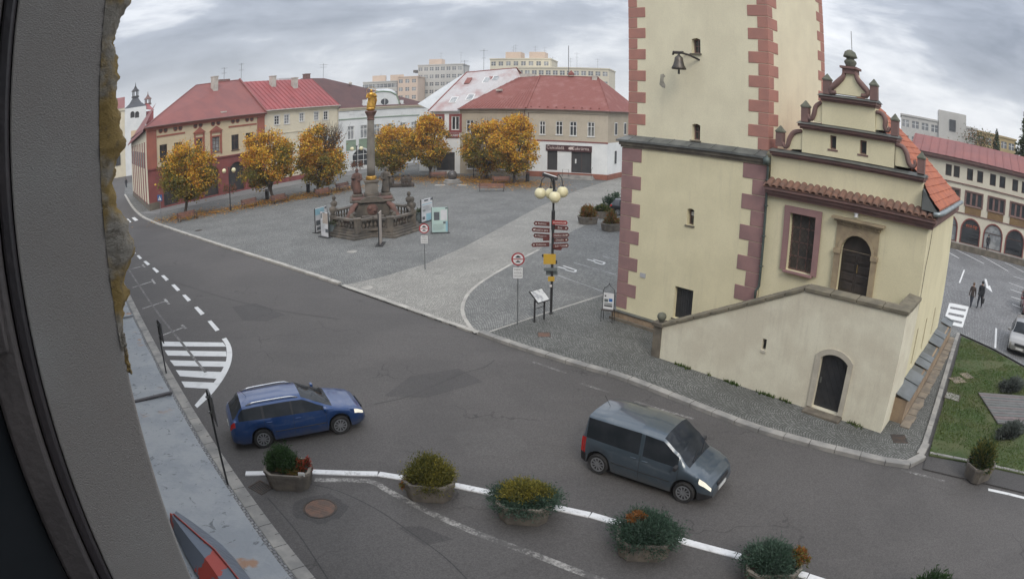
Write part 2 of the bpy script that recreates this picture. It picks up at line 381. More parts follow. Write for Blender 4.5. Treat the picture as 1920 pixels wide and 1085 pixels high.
# kerbs: every stone its own piece
stone_cache = {}
def kerb_run(name, pts, m, step=1.0, wid=0.26, z1=0.13, z0=-0.1, inset=0.13, tilt=0.0):
    root = link(name, None, None, kind='structure')
    if name not in stone_cache:
        b = MB(); L = step/2-0.012; c = 0.02
        b.loft([[(x, -wid/2, z0), (x, wid/2, z0), (x, wid/2, z1-tilt), (x, -wid/2+c, z1), (x, -wid/2, z1-c)] for x in (-L, L)])
        stone_cache[name] = b.mesh('kerb_stone', m)
    for p, d in walk(pts, step):
        o = link('kerb_stone', stone_cache[name], root)
        n = Vector((-d.y, d.x)); q = p+n*inset
        o.location = (q.x, q.y, random.uniform(-0.006, 0.004)); o.rotation_euler = (0, 0, math.atan2(d.y, d.x)+random.uniform(-0.008, 0.008))
    return root
kerb_run('kerb', kerb_pts, kerb2_m, 1.1, 0.30, 0.14)
kerb_run('dropped_kerb', drop_pts, kerb2_m, 1.0, 0.26, SQZ+0.012)
kerb_run('pavement_kerb', front_pts, kerb_m, 0.95, 0.30, 0.15)
kerb_run('lawn_kerb', side_pts, kerb_m, 1.0, 0.22, 0.15)
# near pavement under the camera's own house: facade runs along -0.845 rad
HS = Frame((0, 0), -0.845)
hsn = Vector((math.cos(-0.845+PI/2), math.sin(-0.845+PI/2)))     # towards the street
def hs(a, n, z=0.0):
    """a metres up the street from the camera, n metres out from it"""
    p = -HS.u*a + hsn*n; return Vector((p.x, p.y, z))
near_line = [Vector(hs(a, 3.42)[:2]) for a in np.arange(-8, 64, 0.5)]
mb = MB(); mb.slab([hs(-10, 0.3), hs(-10, 3.4), hs(62, 3.4), hs(62, 0.3)], -0.02, 0.10); mb.build('near_pavement', lot_m, None, kind='structure')
kerb_run('gutter_stones', list(reversed(near_line)), kerb_m, 0.5, 0.22, 0.112, inset=-0.02)
kerb_run('edge_slabs', [Vector(hs(a, 3.12)[:2]) for a in np.arange(62, -8, -0.5)], kerb_m, 1.0, 0.26, 0.118)
# lawn with kerbed edge, car park beyond
lawn_poly = [G(*p, 0.1) for p in [(1803, 630), (1860, 656), (1925, 692), (1990, 735), (1990, 925), (1920, 888), (1830, 868), (1742, 852), (1752, 815), (1776, 730), (1796, 660)]]
mb = MB(); mb.slab(lawn_poly, -0.01, 0.095); mb.build('lawn', lawn_m, None, kind='structure')
lot_poly = [G(*p, 0.02) for p in [(1772, 600), (1803, 628), (1860, 654), (1925, 690), (1990, 733)]] + [Vector((60, 30)), Vector((75, 50)), Vector((60, 75)), Vector((20, 60))]
sheet('car_park', lot_poly, SQZ+0.006, lot_m)
verge = [G(*p) for p in [(1738, 853), (1830, 872), (1920, 893), (1990, 912), (1990, 960), (1920, 925), (1850, 908), (1730, 880)]]
mb = MB(); mb.slab(verge, -0.01, 0.05); mb.build('verge', patch_m, None, kind='structure')
kerb_run('verge_edging', dens([G(*p) for p in [(1742, 853), (1830, 871), (1920, 891), (1990, 912)]]), kerb_m, 1.0, 0.12, 0.12, inset=0.0)
# footway in front of the left-hand houses
RH = Frame(G(281, 397), 1.07)
mb = MB(); mb.slab([RH.world(-1.2, -3.2), RH.world(14, -4.2), RH.world(36, -4.6), RH.world(52, -5), RH.world(52, 0.5), RH.world(-1.2, 0.5)], 0.02, SQZ+0.02); mb.build('footway', foot_m, None, kind='structure')
mb = MB(); mb.slab([RH.world(-26, 1), RH.world(-1.2, -3.2), RH.world(-1.2, 30), RH.world(-26, 60)], -0.3, -0.01); mb.build('side_street', road_m, None, kind='structure')
# ------------------------------------------------------------------ road markings
def zq(pts, x0, y0, s): return [(x0+x/s, y0+y/s) for x, y in pts]
def mark(px, name='road_marking', m=None, z=0.0008, label=None):
    mb = MB(); mb.poly([G(x, y, z) for x, y in px]); return mb.build(name, m or white_m, None, kind='structure')
Z1 = (200, 400, 2.856)
dash = [[(540,577),(560,572),(605,622),(583,630)],[(468,503),(487,498),(525,535),(504,544)],[(404,437),(422,434),(452,463),(434,471)],[(346,383),(364,379),(394,409),(377,416)],
 [(291,333),(308,330),(333,354),(317,361)],[(243,293),(257,290),(282,311),(267,318)],[(196,257),(211,254),(233,272),(218,278)],[(160,226),(173,223),(190,240),(177,245)],[(123,199),(135,196),(158,213),(146,218)],[(95,176),(106,173),(124,187),(113,191)],
 [(97,32),(115,28),(133,46),(112,52)],[(133,24),(150,20),(170,36),(152,41)],[(60,42),(77,38),(92,55),(72,60)]]
for q in dash: mark(zq(q, *Z1), 'lane_dash' if q[0][1] > 100 else 'zebra_stripe')
for q in [[(297,685),(622,690),(640,712),(300,710)],[(310,732),(640,738),(642,765),(328,760)],[(338,785),(640,792),(630,820),(362,815)],[(370,838),(626,848),(600,885),(392,870)],[(400,898),(588,905),(555,938),(418,930)]]:
    mark(zq(q, *Z1), 'hatch_stripe')
outer = dens([G(*p) for p in zq([(640,665),(662,700),(672,740),(668,790),(650,840),(615,900),(560,970),(485,1040)], *Z1)])
inner = dens([G(*p) for p in zq([(616,672),(637,703),(643,742),(640,785),(621,833),(586,888),(535,950),(471,1026)], *Z1)])
mb = MB(); n_ = 40
pick = lambda a, k: a[min(len(a)-1, int(round(k*(len(a)-1)/(n_-1))))]
mb.strip([(*pick(outer, k), 0.0012) for k in range(n_)], [(*pick(inner, k), 0.0012) for k in range(n_)]); mb.build('hatch_border', white_m, None, kind='structure')
def line_mark(px, wid, m, name='road_marking', z=0.0008):
    pts = dens([G(*p) for p in px]); mb = MB(); L = []; R = []
    for i, p in enumerate(pts):
        d = (pts[min(i+1, len(pts)-1)]-pts[max(i-1, 0)]).normalized(); n = Vector((-d.y, d.x))*wid/2
        L.append((p.x-n.x, p.y-n.y, z)); R.append((p.x+n.x, p.y+n.y, z))
    mb.strip(L, R); return mb.build(name, m, None, kind='structure')
for q in [[(108,303),(202,280)],[(138,397),(252,361)],[(190,510),(326,466)],[(290,655),(420,606)]]: line_mark(zq(q, *Z1), 0.12, worn_m, 'bay_line')
for q in [[(192,274),(204,288)],[(242,352),(259,376)],[(310,457),(334,486)],[(402,597),(426,616)]]: line_mark(zq(q, *Z1), 0.15, worn_m, 'bay_tick', 0.0014)
line_mark(zq([(118,300),(200,425),(280,540),(400,690),(530,850)], *Z1), 0.13, faint_m, 'bay_line', 0.002)
line_mark([(590, 899), (690, 901), (722, 916), (800, 957), (900, 1001), (1000, 1038), (1150, 1095)], 0.2, oldline_m, 'old_line')
for q in [[(1000,678),(1062,699)],[(1088,718),(1142,735)],[(1190,752),(1300,785)],[(1380,790),(1500,818)],[(1690,880),(1772,902)]]: line_mark(q, 0.14, faint_m, 'worn_edge_line')
line_mark([(1853, 917), (1890, 925), (1930, 935)], 0.16, white_m, 'edge_line')
for q, m in [([(435,575),(480,568),(535,590),(500,602),(455,600)], patch_m), ([(770,705),(860,690),(905,715),(800,745),(720,742)], patch_m), ([(850,812),(885,806),(900,812),(945,800),(975,818),(992,838),(950,858),(915,852),(880,858)], patch2_m),
             ([(705,905),(800,960),(900,1003),(1010,1045),(900,1090),(760,1010),(650,930)], patch2_m), ([(790,985),(850,1010),(760,1030),(700,990)], patch_m), ([(560,905),(650,920),(780,1010),(900,1095),(640,1095),(560,1020),(500,930)], patch2_m)]:
    _pz = globals().get('_pz', -0.0006)+0.0003; mark(q, 'asphalt_patch', m, _pz)
for q in [[(590,910),(640,922),(700,950),(760,990),(830,1040),(880,1090)],[(700,760),(770,742),(860,700),(905,688),(930,676)],[(300,520),(420,560),(520,580),(640,600)],[(500,930),(560,1000),(620,1090)]]: line_mark([(x+random.uniform(-5,5),y+random.uniform(-3,3)) for x,y in q], 0.035, patch3_m, 'tar_seam', 0.0022)
# white painted kerb along the planters
kerb_run('white_kerb', dens([G(*p) for p in [(460,889),(520,887),(600,886),(680,889),(760,897),(850,912),(920,924),(1060,956),(1150,978),(1290,1017),(1400,1048),(1500,1077),(1600,1108)]]), wkerb_m, 2.0, 0.22, 0.035, inset=0.0)
# car park markings on the right and on the square
def mark2(px, wid, z, name='parking_line', m=None):
    pts = [G(*p, z) for p in px]; mb = MB()
    for a, b in zip(pts[:-1], pts[1:]):
        d = (b-a).normalized(); n = Vector((-d.y, d.x, 0))*wid/2; mb.poly([a-n, b-n, b+n, a+n])
    return mb.build(name, m or white_m, None, kind='structure')
CPZ = SQZ+0.011
for q in [[(1808,506),(1799,530)],[(1868,615),(1866,652)],[(1777,472),(1798,484)],[(1793,468),(1845,494)],[(1838,478),(1890,508)],[(1884,492),(1920,510)],[(1900,518),(1920,524)],[(1892,530),(1920,540)],[(1894,542),(1920,551)],[(1896,556),(1915,562)],[(1898,570),(1915,577)],[(1910,586),(1930,594)]]: mark2(q, 0.14, CPZ)
mark2([(1848, 523), (1852, 540)], 0.22, CPZ, 'arrow_marking'); mb = MB(); mb.poly([G(*p, CPZ+.001) for p in [(1848,538),(1856,535),(1861,548)]]); mb.build('arrow_marking', white_m, None, kind='structure')
for q in [[(1784,568),(1815,574),(1812,580),(1780,574)],[(1780,578),(1811,584),(1808,591),(1776,585)],[(1776,589),(1808,596),(1806,603),(1773,596)],[(1773,600),(1804,607),(1802,613),(1772,606)]]: mark(q, 'zebra_stripe', white_m, CPZ)
mark2([(1815, 574), (1803, 613)], 0.16, CPZ+.002, 'zebra_border'); mark2([(1782, 568), (1772, 600)], 0.16, CPZ+.002, 'zebra_border')
pm_ = m_paint('bay_paint', (0.55, 0.55, 0.54), (0.13, 0.13, 0.13), 0.62, 0.1)
for q in [[(1046,500),(1062,504)],[(1056,498),(1080,506),(1078,510),(1060,506)],[(1101,486),(1116,490)],[(1112,486),(1134,492),(1130,496),(1114,491)]]: mark2(q, 0.14, SQZ+0.006, 'parking_letter', pm_)
fp_ = m_paint('faded_bay_paint', (0.4, 0.4, 0.4), (0.14, 0.14, 0.14), 0.5, 0.12)
for q in [[(1076,492),(1155,515)],[(1046,516),(1130,546)],[(1130,480),(1160,488)]]: mark2(q, 0.1, SQZ+0.005, 'parking_line', fp_)
# iron covers and drains
rust_m = pm('rusty_brown_lid', (0.15, 0.085, 0.06), (0.10, 0.07, 0.055), 4, 0.8, 50, 0.4)
def manhole(px, r, z, label, square=False, m=None, rz=0.0):
    c = G(*px, z); t = thing('manhole_cover', label, 'manhole cover', c, rz)
    f = MB(); n = 4 if square else 24; a0 = PI/4 if square else 0
    f.lathe([(r*1.12, -0.02), (r*1.12, 0.008), (r*1.0, 0.010), (r*1.0, -0.02)], n, a0=a0); f.build('rim', kerb_m if not (square or m is rust_m) else iron_m, t)
    d = MB(); d.lathe([(r*0.98, -0.02), (r*0.98, 0.005), (r*0.9, 0.007)], n, a0=a0)
    for k in range(-2, 3): d.box(-r*0.6, r*0.6, k*r*0.22-0.02, k*r*0.22+0.02, 0.006, 0.011)
    d.build('lid', m or iron_m, t); return t
manhole((600, 952), 0.42, 0.006, 'rusty brown manhole lid in broken asphalt beside the planter with red flowers', False, rust_m, -0.3)
cm = MB(); pts = []
c0 = G(600, 952)
for i in range(22):
    a = 2*PI*i/22; r = 0.68+random.uniform(-0.07, 0.08); pts.append((c0.x+r*math.cos(a)*1.05, c0.y+r*math.sin(a), 0.003))
cm.poly(pts); cm.build('asphalt_patch', patch_m, None, kind='structure')
manhole((660, 471.5), 0.36, SQZ+0.002, 'pale round manhole cover in the setts before the column', False, kerb2_m)
manhole((688, 539), 0.34, SQZ+0.002, 'pale manhole cover at the edge of the pale sett path', False, kerb2_m)
manhole((1020, 627), 0.36, SQZ+0.006, 'brown manhole cover in the setts below the finger post', True, rust_m)
manhole((1686, 822), 0.4, SQZ+0.006, 'dark grate set in the setts by the stair wall corner', True, iron_m, -0.3)
manhole((1786, 743), 0.5, 0.1, 'stone framed access cover in the lawn', True, kerb_m, 0.75)
manhole((372, 432), 0.42, SQZ+0.002, 'dark drain cover in the setts near the road kerb', True, iron_m, 0.3)
def grate(px, label, L, W, rz, z=0.003, n=9):
    t = thing('drain_grate', label, 'drain', G(*px, z), rz)
    f = MB(); f.box(-L/2, L/2, -W/2, -W/2+0.03, -.02, .01); f.box(-L/2, L/2, W/2-0.03, W/2, -.02, .01); f.box(-L/2, -L/2+.03, -W/2+.03, W/2-.03, -.02, .01); f.box(L/2-.03, L/2, -W/2+.03, W/2-.03, -.02, .01); f.build('frame', iron_m, t)
    g = MB()
    for k in range(n): x = -L/2+.05+(L-.1)*k/(n-1); g.box(x-.012, x+.012, -W/2+.03, W/2-.03, -.01, .008)
    g.build('bars', iron_m, t, kind='stuff')
grate((489, 913), 'iron drain grate beside the planter with red flowers', 0.62, 0.5, -0.5)
# ------------------------------------------------------------------ flagstones along the church
fl = link('flagstone_strip', None, None, kind='structure')
# ------------------------------------------------------------------ building helpers
def wall(mb, x0, x1, z0, z1, holes=(), y=0.0, depth=0.25, mi=0, rmi=None, segs=10):
    """a wall face at local y with real openings; holes = (x0, x1, z0, z1, rise of arch)"""
    rmi = mi if rmi is None else rmi
    xs = sorted({x0, x1, *[h[0] for h in holes], *[h[1] for h in holes]}); zs = sorted({z0, z1, *[h[2] for h in holes], *[h[3] for h in holes]})
    xs = [x for x in xs if x0-1e-6 <= x <= x1+1e-6]; zs = [z for z in zs if z0-1e-6 <= z <= z1+1e-6]
    for xa, xb in zip(xs[:-1], xs[1:]):
        for za, zb in zip(zs[:-1], zs[1:]):
            cx, cz = (xa+xb)/2, (za+zb)/2
            if any(h[0] < cx < h[1] and h[2] < cz < h[3] for h in holes): continue
            mb.poly([(xa, y, za), (xb, y, za), (xb, y, zb), (xa, y, zb)], mi)
    for h in holes:
        a, b, c, d, r = h
        yb = y+depth
        prof = [(a, c), (a, d-r)]
        if r > 0:
            half = (b-a)/2; mx = (a+b)/2; arc = []
            R = (half*half+r*r)/(2*r); cz = d-R
            a0 = math.asin(min(1, half/R))
            for k in range(segs+1):
                t = -a0+2*a0*k/segs; arc.append((mx+R*math.sin(t), cz+R*math.cos(t)))
            prof = [(a, c)]+arc+[(b, c)]
            h2 = segs//2
            mb.poly([(a, y, d)]+[(px, y, pz) for px, pz in arc[h2::-1]], mi)
            mb.poly([(b, y, d)]+[(px, y, pz) for px, pz in arc[:h2-1:-1]], mi)
        else: prof = [(a, c), (a, d), (b, d), (b, c)]
        n = len(prof)
        for k in range(n):
            p, q = prof[k], prof[(k+1) % n]
            mb.poly([(p[0], y, p[1]), (q[0], y, q[1]), (q[0], yb, q[1]), (p[0], yb, p[1])], rmi)
def arch_pts(a, b, c, d, r, segs=10):
    if r <= 0: return [(a, c), (b, c), (b, d), (a, d)]
    half = (b-a)/2; mx = (a+b)/2; R = (half*half+r*r)/(2*r); cz = d-R; a0 = math.asin(min(1, half/R))
    return [(a, c), (b, c)]+[(mx+R*math.sin(t), cz+R*math.cos(t)) for t in [a0-2*a0*k/segs for k in range(segs+1)]]
def ring(mb, a, b, c, d, r, wid, y0, y1, mi=0, segs=10, bottom=True):
    """a frame round an opening"""
    inn = arch_pts(a, b, c, d, r, segs); r2 = r+wid*0.6 if r > 0 else 0
    out = arch_pts(a-wid, b+wid, c-(wid if bottom else 0), d+wid, r2, segs)
    n = len(inn)
    for k in range(n):
        if k == 0 and not bottom: continue
        p, q, P_, Q_ = inn[k], inn[(k+1) % n], out[k], out[(k+1) % n]
        mb.add([(p[0],y0,p[1]),(q[0],y0,q[1]),(Q_[0],y0,Q_[1]),(P_[0],y0,P_[1]),(p[0],y1,p[1]),(q[0],y1,q[1]),(Q_[0],y1,Q_[1]),(P_[0],y1,P_[1])],
               [(0,3,2,1),(0,1,5,4),(3,7,6,2),(1,2,6,5),(0,4,7,3)], mi)
glass_m = pm('window_glass', (0.025, 0.028, 0.032), (0.045, 0.05, 0.055), 0.8, 0.08, 5, 0.0, spec=0.7)
glass_pale_m = pm('curtained_glass', (0.18, 0.19, 0.20), (0.33, 0.34, 0.34), 1.6, 0.12, 6, 0.0, spec=0.6)
whiteframe_m = flat('white_window_frame', (0.70, 0.70, 0.68), 0.5)
glass_mid_m = pm('half_curtained_glass', (0.03, 0.033, 0.037), (0.16, 0.16, 0.15), 0.7, 0.1, 6, 0.0, spec=0.7)
def window(parent, a, b, c, d, y, r=0.0, fm=None, gm=None, nx=1, nz=(), fw=0.07, bar=0.045, sill=None, trim=None, trimw=0.0, sm=None, name='window', depth=0.06, trimy=0.05):
    """a window set in an opening: frame with bars > pane, sill, surround"""
    f = MB(); e = 0.004
    if gm is None: gm = random.choice((glass_m, glass_m, glass_mid_m, glass_pale_m))
    ring(f, a+fw, b-fw, c+fw, d-fw, max(0, r-fw*0.5), fw-e, y, y+depth)
    for k in range(1, nx+1) if nx > 0 else ():
        x = a+(b-a)*k/(nx+1); f.box(x-bar/2, x+bar/2, y+0.006, y+depth-0.004, c+fw, d-fw)
    for q in nz: z = c+(d-c)*q; f.box(a+fw, b-fw, y+0.009, y+depth-0.007, z-bar/2, z+bar/2)
    o = f.build(name, fm or whiteframe_m, parent)
    g = MB(); g.prism(arch_pts(a+e, b-e, c+e, d-e, r), y+depth*0.55, y+depth*0.55+0.012); g.build('pane', gm or glass_m, o)
    if sill is not None:
        s = MB(); s.box(a-0.08, b+0.08, -sill, y+0.02, c-0.07, c-0.005); s.build('sill', sm or trim or fm or whiteframe_m, o)
    if trim:
        s = MB(); ring(s, a, b, c, d, r, trimw, -trimy, -0.002, bottom=sill is None); s.build('surround', trim, o)
    return o
def gable_roof_pts(): pass
def slope(mb, p0, p1, p2, p3, th=0.12, mi=0):
    """a roof slope: four corners (eave a, eave b, ridge b, ridge a), with thickness"""
    P = [Vector(p) for p in (p0, p1, p2, p3)]; n = (P[1]-P[0]).cross(P[2]-P[0])
    if n.length < 1e-6: n = (P[2]-P[0]).cross(P[3]-P[0])
    n.normalize()
    if n.z < 0: n = -n
    vs = [p for p in P]+[p-n*th for p in P]
    mb.add(vs, [(0,1,2,3),(7,6,5,4),(0,4,5,1),(1,5,6,2),(2,6,7,3),(3,7,4,0)], mi)
# ------------------------------------------------------------------ the church tower
TW = Frame(G(1150, 598), -0.84)
plaster_m = pm('yellow_plaster', (0.70, 0.635, 0.43), (0.64, 0.58, 0.39), 0.7, 0.92, 22, 0.15, streak=0.24, streakc=(0.48, 0.43, 0.31))
plaster_up_m = pm('pale_yellow_plaster', (0.71, 0.655, 0.48), (0.655, 0.60, 0.44), 0.7, 0.92, 22, 0.15, streak=0.2, streakc=(0.50, 0.45, 0.34))
plaster_st_m = pm('cream_stair_plaster', (0.69, 0.65, 0.515), (0.60, 0.55, 0.43), 0.9, 0.92, 22, 0.15, streak=0.3, streakc=(0.42, 0.37, 0.29))
quoin_up_m = pm('terracotta_quoin_paint', (0.40, 0.19, 0.15), (0.34, 0.17, 0.14), 1.3, 0.9, 40, 0.2)
quoin_lo_m = pm('plum_quoin_paint', (0.30, 0.175, 0.165), (0.25, 0.15, 0.145), 1.3, 0.9, 40, 0.2)
brown_m = pm('brown_cornice_paint', (0.20, 0.115, 0.10), (0.16, 0.10, 0.09), 2, 0.85, 40, 0.2)
lead_m = pm('weathered_sheet_metal', (0.16, 0.165, 0.155), (0.10, 0.105, 0.10), 1.5, 0.55, 30, 0.15, 0.3)
stone_m = pm('brown_stone', (0.175, 0.15, 0.115), (0.11, 0.095, 0.075), 2, 0.92, 30, 0.35)
plinth_m = pm('plinth_render', (0.34, 0.25, 0.165), (0.24, 0.175, 0.12), 1.4, 0.95, 30, 0.3, streak=0.5, streakc=(0.14, 0.11, 0.085))
darkwood_m = pm('dark_oak', (0.045, 0.035, 0.03), (0.028, 0.023, 0.02), 3, 0.6, 40, 0.2)
irondoor_m = pm('dark_iron_door', (0.035, 0.036, 0.04), (0.05, 0.05, 0.052), 3, 0.55, 50, 0.2, 0.3)
mesh_m = pm('wire_glazing', (0.05, 0.048, 0.045), (0.10, 0.085, 0.07), 2.2, 0.5, 60, 0.2)
tower = thing('church_tower', 'tall cream tower with terracotta and plum corner blocks rising beside the stepped gable hall', 'tower', (TW.O.x, TW.O.y, SQZ), TW.az)
tz = lambda p, y=0.0: (TW.uz(*p, y)[0], TW.uz(*p, y)[1]-SQZ)
XL, XR, TD = 0.14, 7.42, 7.3
zc_ = 8.32
holes = [(3.35, 4.32, 0.86, 2.28, 0.0), (3.72, 4.08, 5.02, 5.72, 0.06)]
lw = MB(); wall(lw, XL, XR, 0.02, zc_, holes, 0.0, 0.34)
lw.poly([(XR, 0, 0.02), (XR, TD, 0.02), (XR, TD, zc_), (XR, 0, zc_)]); lw.poly([(XL, 0, 0.02), (XL, 0, zc_), (XL, TD, zc_), (XL, TD, 0.02)]); lw.poly([(XR, TD, 0.02), (XL, TD, 0.02), (XL, TD, zc_), (XR, TD, zc_)])
lw.build('lower_wall', plaster_m, tower)
UY = 0.22
ul = TW.uz(1179.8, 140, UY)[0]; ur = TW.uz(1441.6, 140, UY)[0]; UB = 7.0
HT = 20.0
w1 = tz((1297, 100), UY), tz((1313, 72), UY); w2 = tz((1297, 262), UY), tz((1313, 233), UY)
holes = [(w1[0][0], w1[1][0], w1[0][1], w1[1][1], 0.07), (w2[0][0], w2[1][0], w2[0][1], w2[1][1], 0.07)]
uw = MB(); wall(uw, ul, ur, zc_, HT, holes, UY, 0.3)
uw.poly([(ur, UY, zc_), (ur, UB, zc_), (ur, UB, HT), (ur, UY, HT)]); uw.poly([(ul, UY, zc_), (ul, UY, HT), (ul, UB, HT), (ul, UB, zc_)]); uw.poly([(ur, UB, zc_), (ul, UB, zc_), (ul, UB, HT), (ur, UB, HT)])
uw.build('upper_wall', plaster_up_m, tower)
rf = MB(); o_ = 0.5
for a, b in (((ul-o_, UY-o_), (ur+o_, UY-o_)), ((ur+o_, UY-o_), (ur+o_, UB+o_)), ((ur+o_, UB+o_), (ul-o_, UB+o_)), ((ul-o_, UB+o_), (ul-o_, UY-o_))):
    rf.poly([(a[0], a[1], HT), (b[0], b[1], HT), ((ul+ur)/2, (UY+UB)/2, HT+7)])
rf.poly([(ul-o_, UY-o_, HT), (ul-o_, UB+o_, HT), (ur+o_, UB+o_, HT), (ur+o_, UY-o_, HT)])
rf.build('roof', lead_m, tower)
# skirt roof between the stages
sk = MB(); ov = 0.22
a = [(XL-ov, -ov, zc_), (XR+0.02, -ov, zc_), (XR+0.02, TD, zc_), (XL-ov, TD, zc_)]; b = [(ul-0.01, UY-0.01, zc_+0.2), (ur+0.01, UY-0.01, zc_+0.2), (ur+0.01, TD-0.3, zc_+0.2), (ul-0.01, TD-0.3, zc_+0.2)]
for k in (0, 3): sk.poly([a[k], a[(k+1) % 4], b[(k+1) % 4], b[k]])
sk.box(XL-ov, XR+0.02, -ov, -ov+0.03, zc_-0.09, zc_-0.002); sk.box(XL-ov, XL-ov+0.03, -ov+0.03, TD, zc_-0.09, zc_-0.002)
for k in range(7):
    x = XL+0.5+k*1.05; sk.beam((x, -ov, zc_+0.012), (x+0.06, UY, zc_+0.205), 0.03, 0.03)
skirt = sk.build('skirt_roof', lead_m, tower)
cn = MB(); cn.box(XL-0.12, XR+0.01, -0.13, -0.002, zc_-0.24, zc_-0.095); cn.box(XL-0.06, XR+0.008, -0.07, -0.001, zc_-0.34, zc_-0.242); cn.build('string_course', stone_m, tower)
# corner blocks, every block a piece
def blk(x0, x1, y0, y1, z0, z1, m):
    b = MB(); b.box(x0, x1, y0, y1, z0, z1); return bevel(b.build('quoin_block', m, tower), 0.012, 1)
pitch = 0.497; z = zc_+0.215; k = 0
while z < HT-0.6:
    wide = k % 2 == 1
    zt = z+pitch-0.02; lw_, sw = (0.93, 0.47)
    blk(ul-0.02, ul+(lw_ if wide else sw), UY-0.022, UY+(sw if wide else lw_)*0.8, z, zt, quoin_up_m)
    blk(ur-(lw_ if wide else sw), ur+0.02, UY-0.022, UY+(0.47 if wide else 0.93), z, zt, quoin_up_m)
    blk(ur-0.3, ur+0.02, UB-(0.95 if wide else 0.5), UB+0.02, z, zt, quoin_up_m)
    z += pitch; k += 1
pitch = 0.615; z = zc_-0.345-pitch; k = 0
while z > 0.3:
    wide = k % 2 == 0; zt = z+pitch-0.02
    blk(XL-0.022, XL+(1.08 if wide else 0.6), -0.024, 0.5, z, zt, quoin_lo_m)
    blk(XR-(1.08 if wide else 0.62), XR-0.001, -0.024, 0.12, z, zt, quoin_lo_m)
    z -= pitch; k += 1
pl = MB(); pl.box(0.0, 4.9, -0.16, 0.6, -0.05, 0.42); pl.box(0.0, 0.135, 0.6, TD, -0.05, 0.42); pl.build('plinth', plinth_m, tower)
cp_ = MB(); cp_.box(-0.06, 4.9, -0.22, 0.0-0.002, 0.425, 0.475); cp_.box(-0.06, XL-0.002, -0.002, TD, 0.425, 0.475); cp_.build('plinth_coping', lead_m, tower)
st_ = MB(); st_.box(-0.05, 4.9, -0.26, -0.165, -0.05, 0.14); st_.build('plinth_foot', stone_m, tower)
# openings
def small_window(h, y):
    o = window(tower, *h[:4], y, h[4], brown_m, glass_m, 1, (0.5,), 0.06, 0.03)
    s = MB(); s.box(h[0]-0.06, h[1]+0.06, y-0.3, y+0.05, h[2]-0.06, h[2]-0.004); s.build('sill', stone_m, o)
for h in [(w1[0][0], w1[1][0], w1[0][1], w1[1][1], 0.07), (w2[0][0], w2[1][0], w2[0][1], w2[1][1], 0.07)]: small_window(h, UY+0.22)
so_ = window(tower, 3.72, 4.08, 5.02, 5.72, 0.26, 0.06, brown_m, glass_m, 0, (0.45,), 0.05, 0.03); s = MB(); s.box(3.80, 3.98, 0.235, 0.25, 5.40, 5.56); s.build('white_notice', whiteframe_m, so_)
s = MB(); s.box(3.66, 4.14, -0.05, 0.3, 4.96, 5.016); s.build('sill', stone_m, so_)
hd = MB(); hd.box(3.354, 4.316, 0.2, 0.25, 0.864, 2.276)
for k in range(8): x = 3.354+0.12*k; hd.box(x+0.01, x+0.10, 0.185, 0.199, 0.88, 2.26)
hd.build('iron_hatch', irondoor_m, tower)
s = MB(); s.box(3.29, 4.38, -0.04, 0.33, 0.80, 0.855); s.build('hatch_sill', stone_m, tower)
s = MB(); s.box(1.42, 1.72, -0.03, -0.003, 2.28, 2.48); s.build('plaque', pm('grey_plaque', (0.42, 0.42, 0.43), None, 2, 0.5), tower)
pz = tz((1242, 153), UY); hp = [(-0.10,0.30),(0.06,0.34),(0.16,0.24),(0.08,0.18),(0.06,0.02),(0.16,-0.16),(0.14,-0.30),(-0.02,-0.26),(-0.16,-0.14),(-0.12,0.06)]
s = MB(); s.prism([(pz[0]+x, pz[1]+z) for x, z in reversed(hp)], UY-0.006, UY-0.002); s.build('bare_patch', pm('bare_masonry', (0.36, 0.33, 0.27), (0.25, 0.23, 0.19), 6, 0.95, 30, 0.5), tower, label='patch of fallen plaster showing grey masonry')
# the wall bell
bz = tz((1291, 118), UY)
bell = thing('wall_bell', 'small bronze bell hung from an iron bracket beneath the tower window', 'bell', TW.world(bz[0], UY-0.75, 0), TW.az)
bz_ = TW.uz(1291, 108, UY-0.75)[1]
bronze_m = pm('aged_bronze', (0.11, 0.095, 0.08), (0.07, 0.065, 0.06), 4, 0.45, 30, 0.1, 0.6)
b = MB(); b.lathe([(0.30,-0.52),(0.31,-0.46),(0.24,-0.34),(0.19,-0.16),(0.17,-0.02),(0.10,0.05),(0.05,0.09),(0.05,0.16)], 20, (0,0,bz_)); b.build('bell_body', bronze_m, bell, True)
b = MB(); b.tube([(0,0,bz_-0.4),(0,0,bz_-0.72)], [0.03,0.05], 8); b.build('clapper', irondoor_m, bell)
b = MB(); b.tube([(0.55,0.76,bz_-0.02),(0.3,0.35,bz_+0.14),(0,0,bz_+0.22),(-0.3,0.05,bz_+0.24),(-0.36,0.1,bz_+0.12)], 0.045, 8); b.tube([(-0.1,0.76,bz_+0.22),(0,0,bz_+0.22)], 0.04, 8); b.tube([(-0.22,0,bz_+0.2),(0.22,0,bz_+0.2)], 0.06, 8); b.build('bracket', darkwood_m, bell)
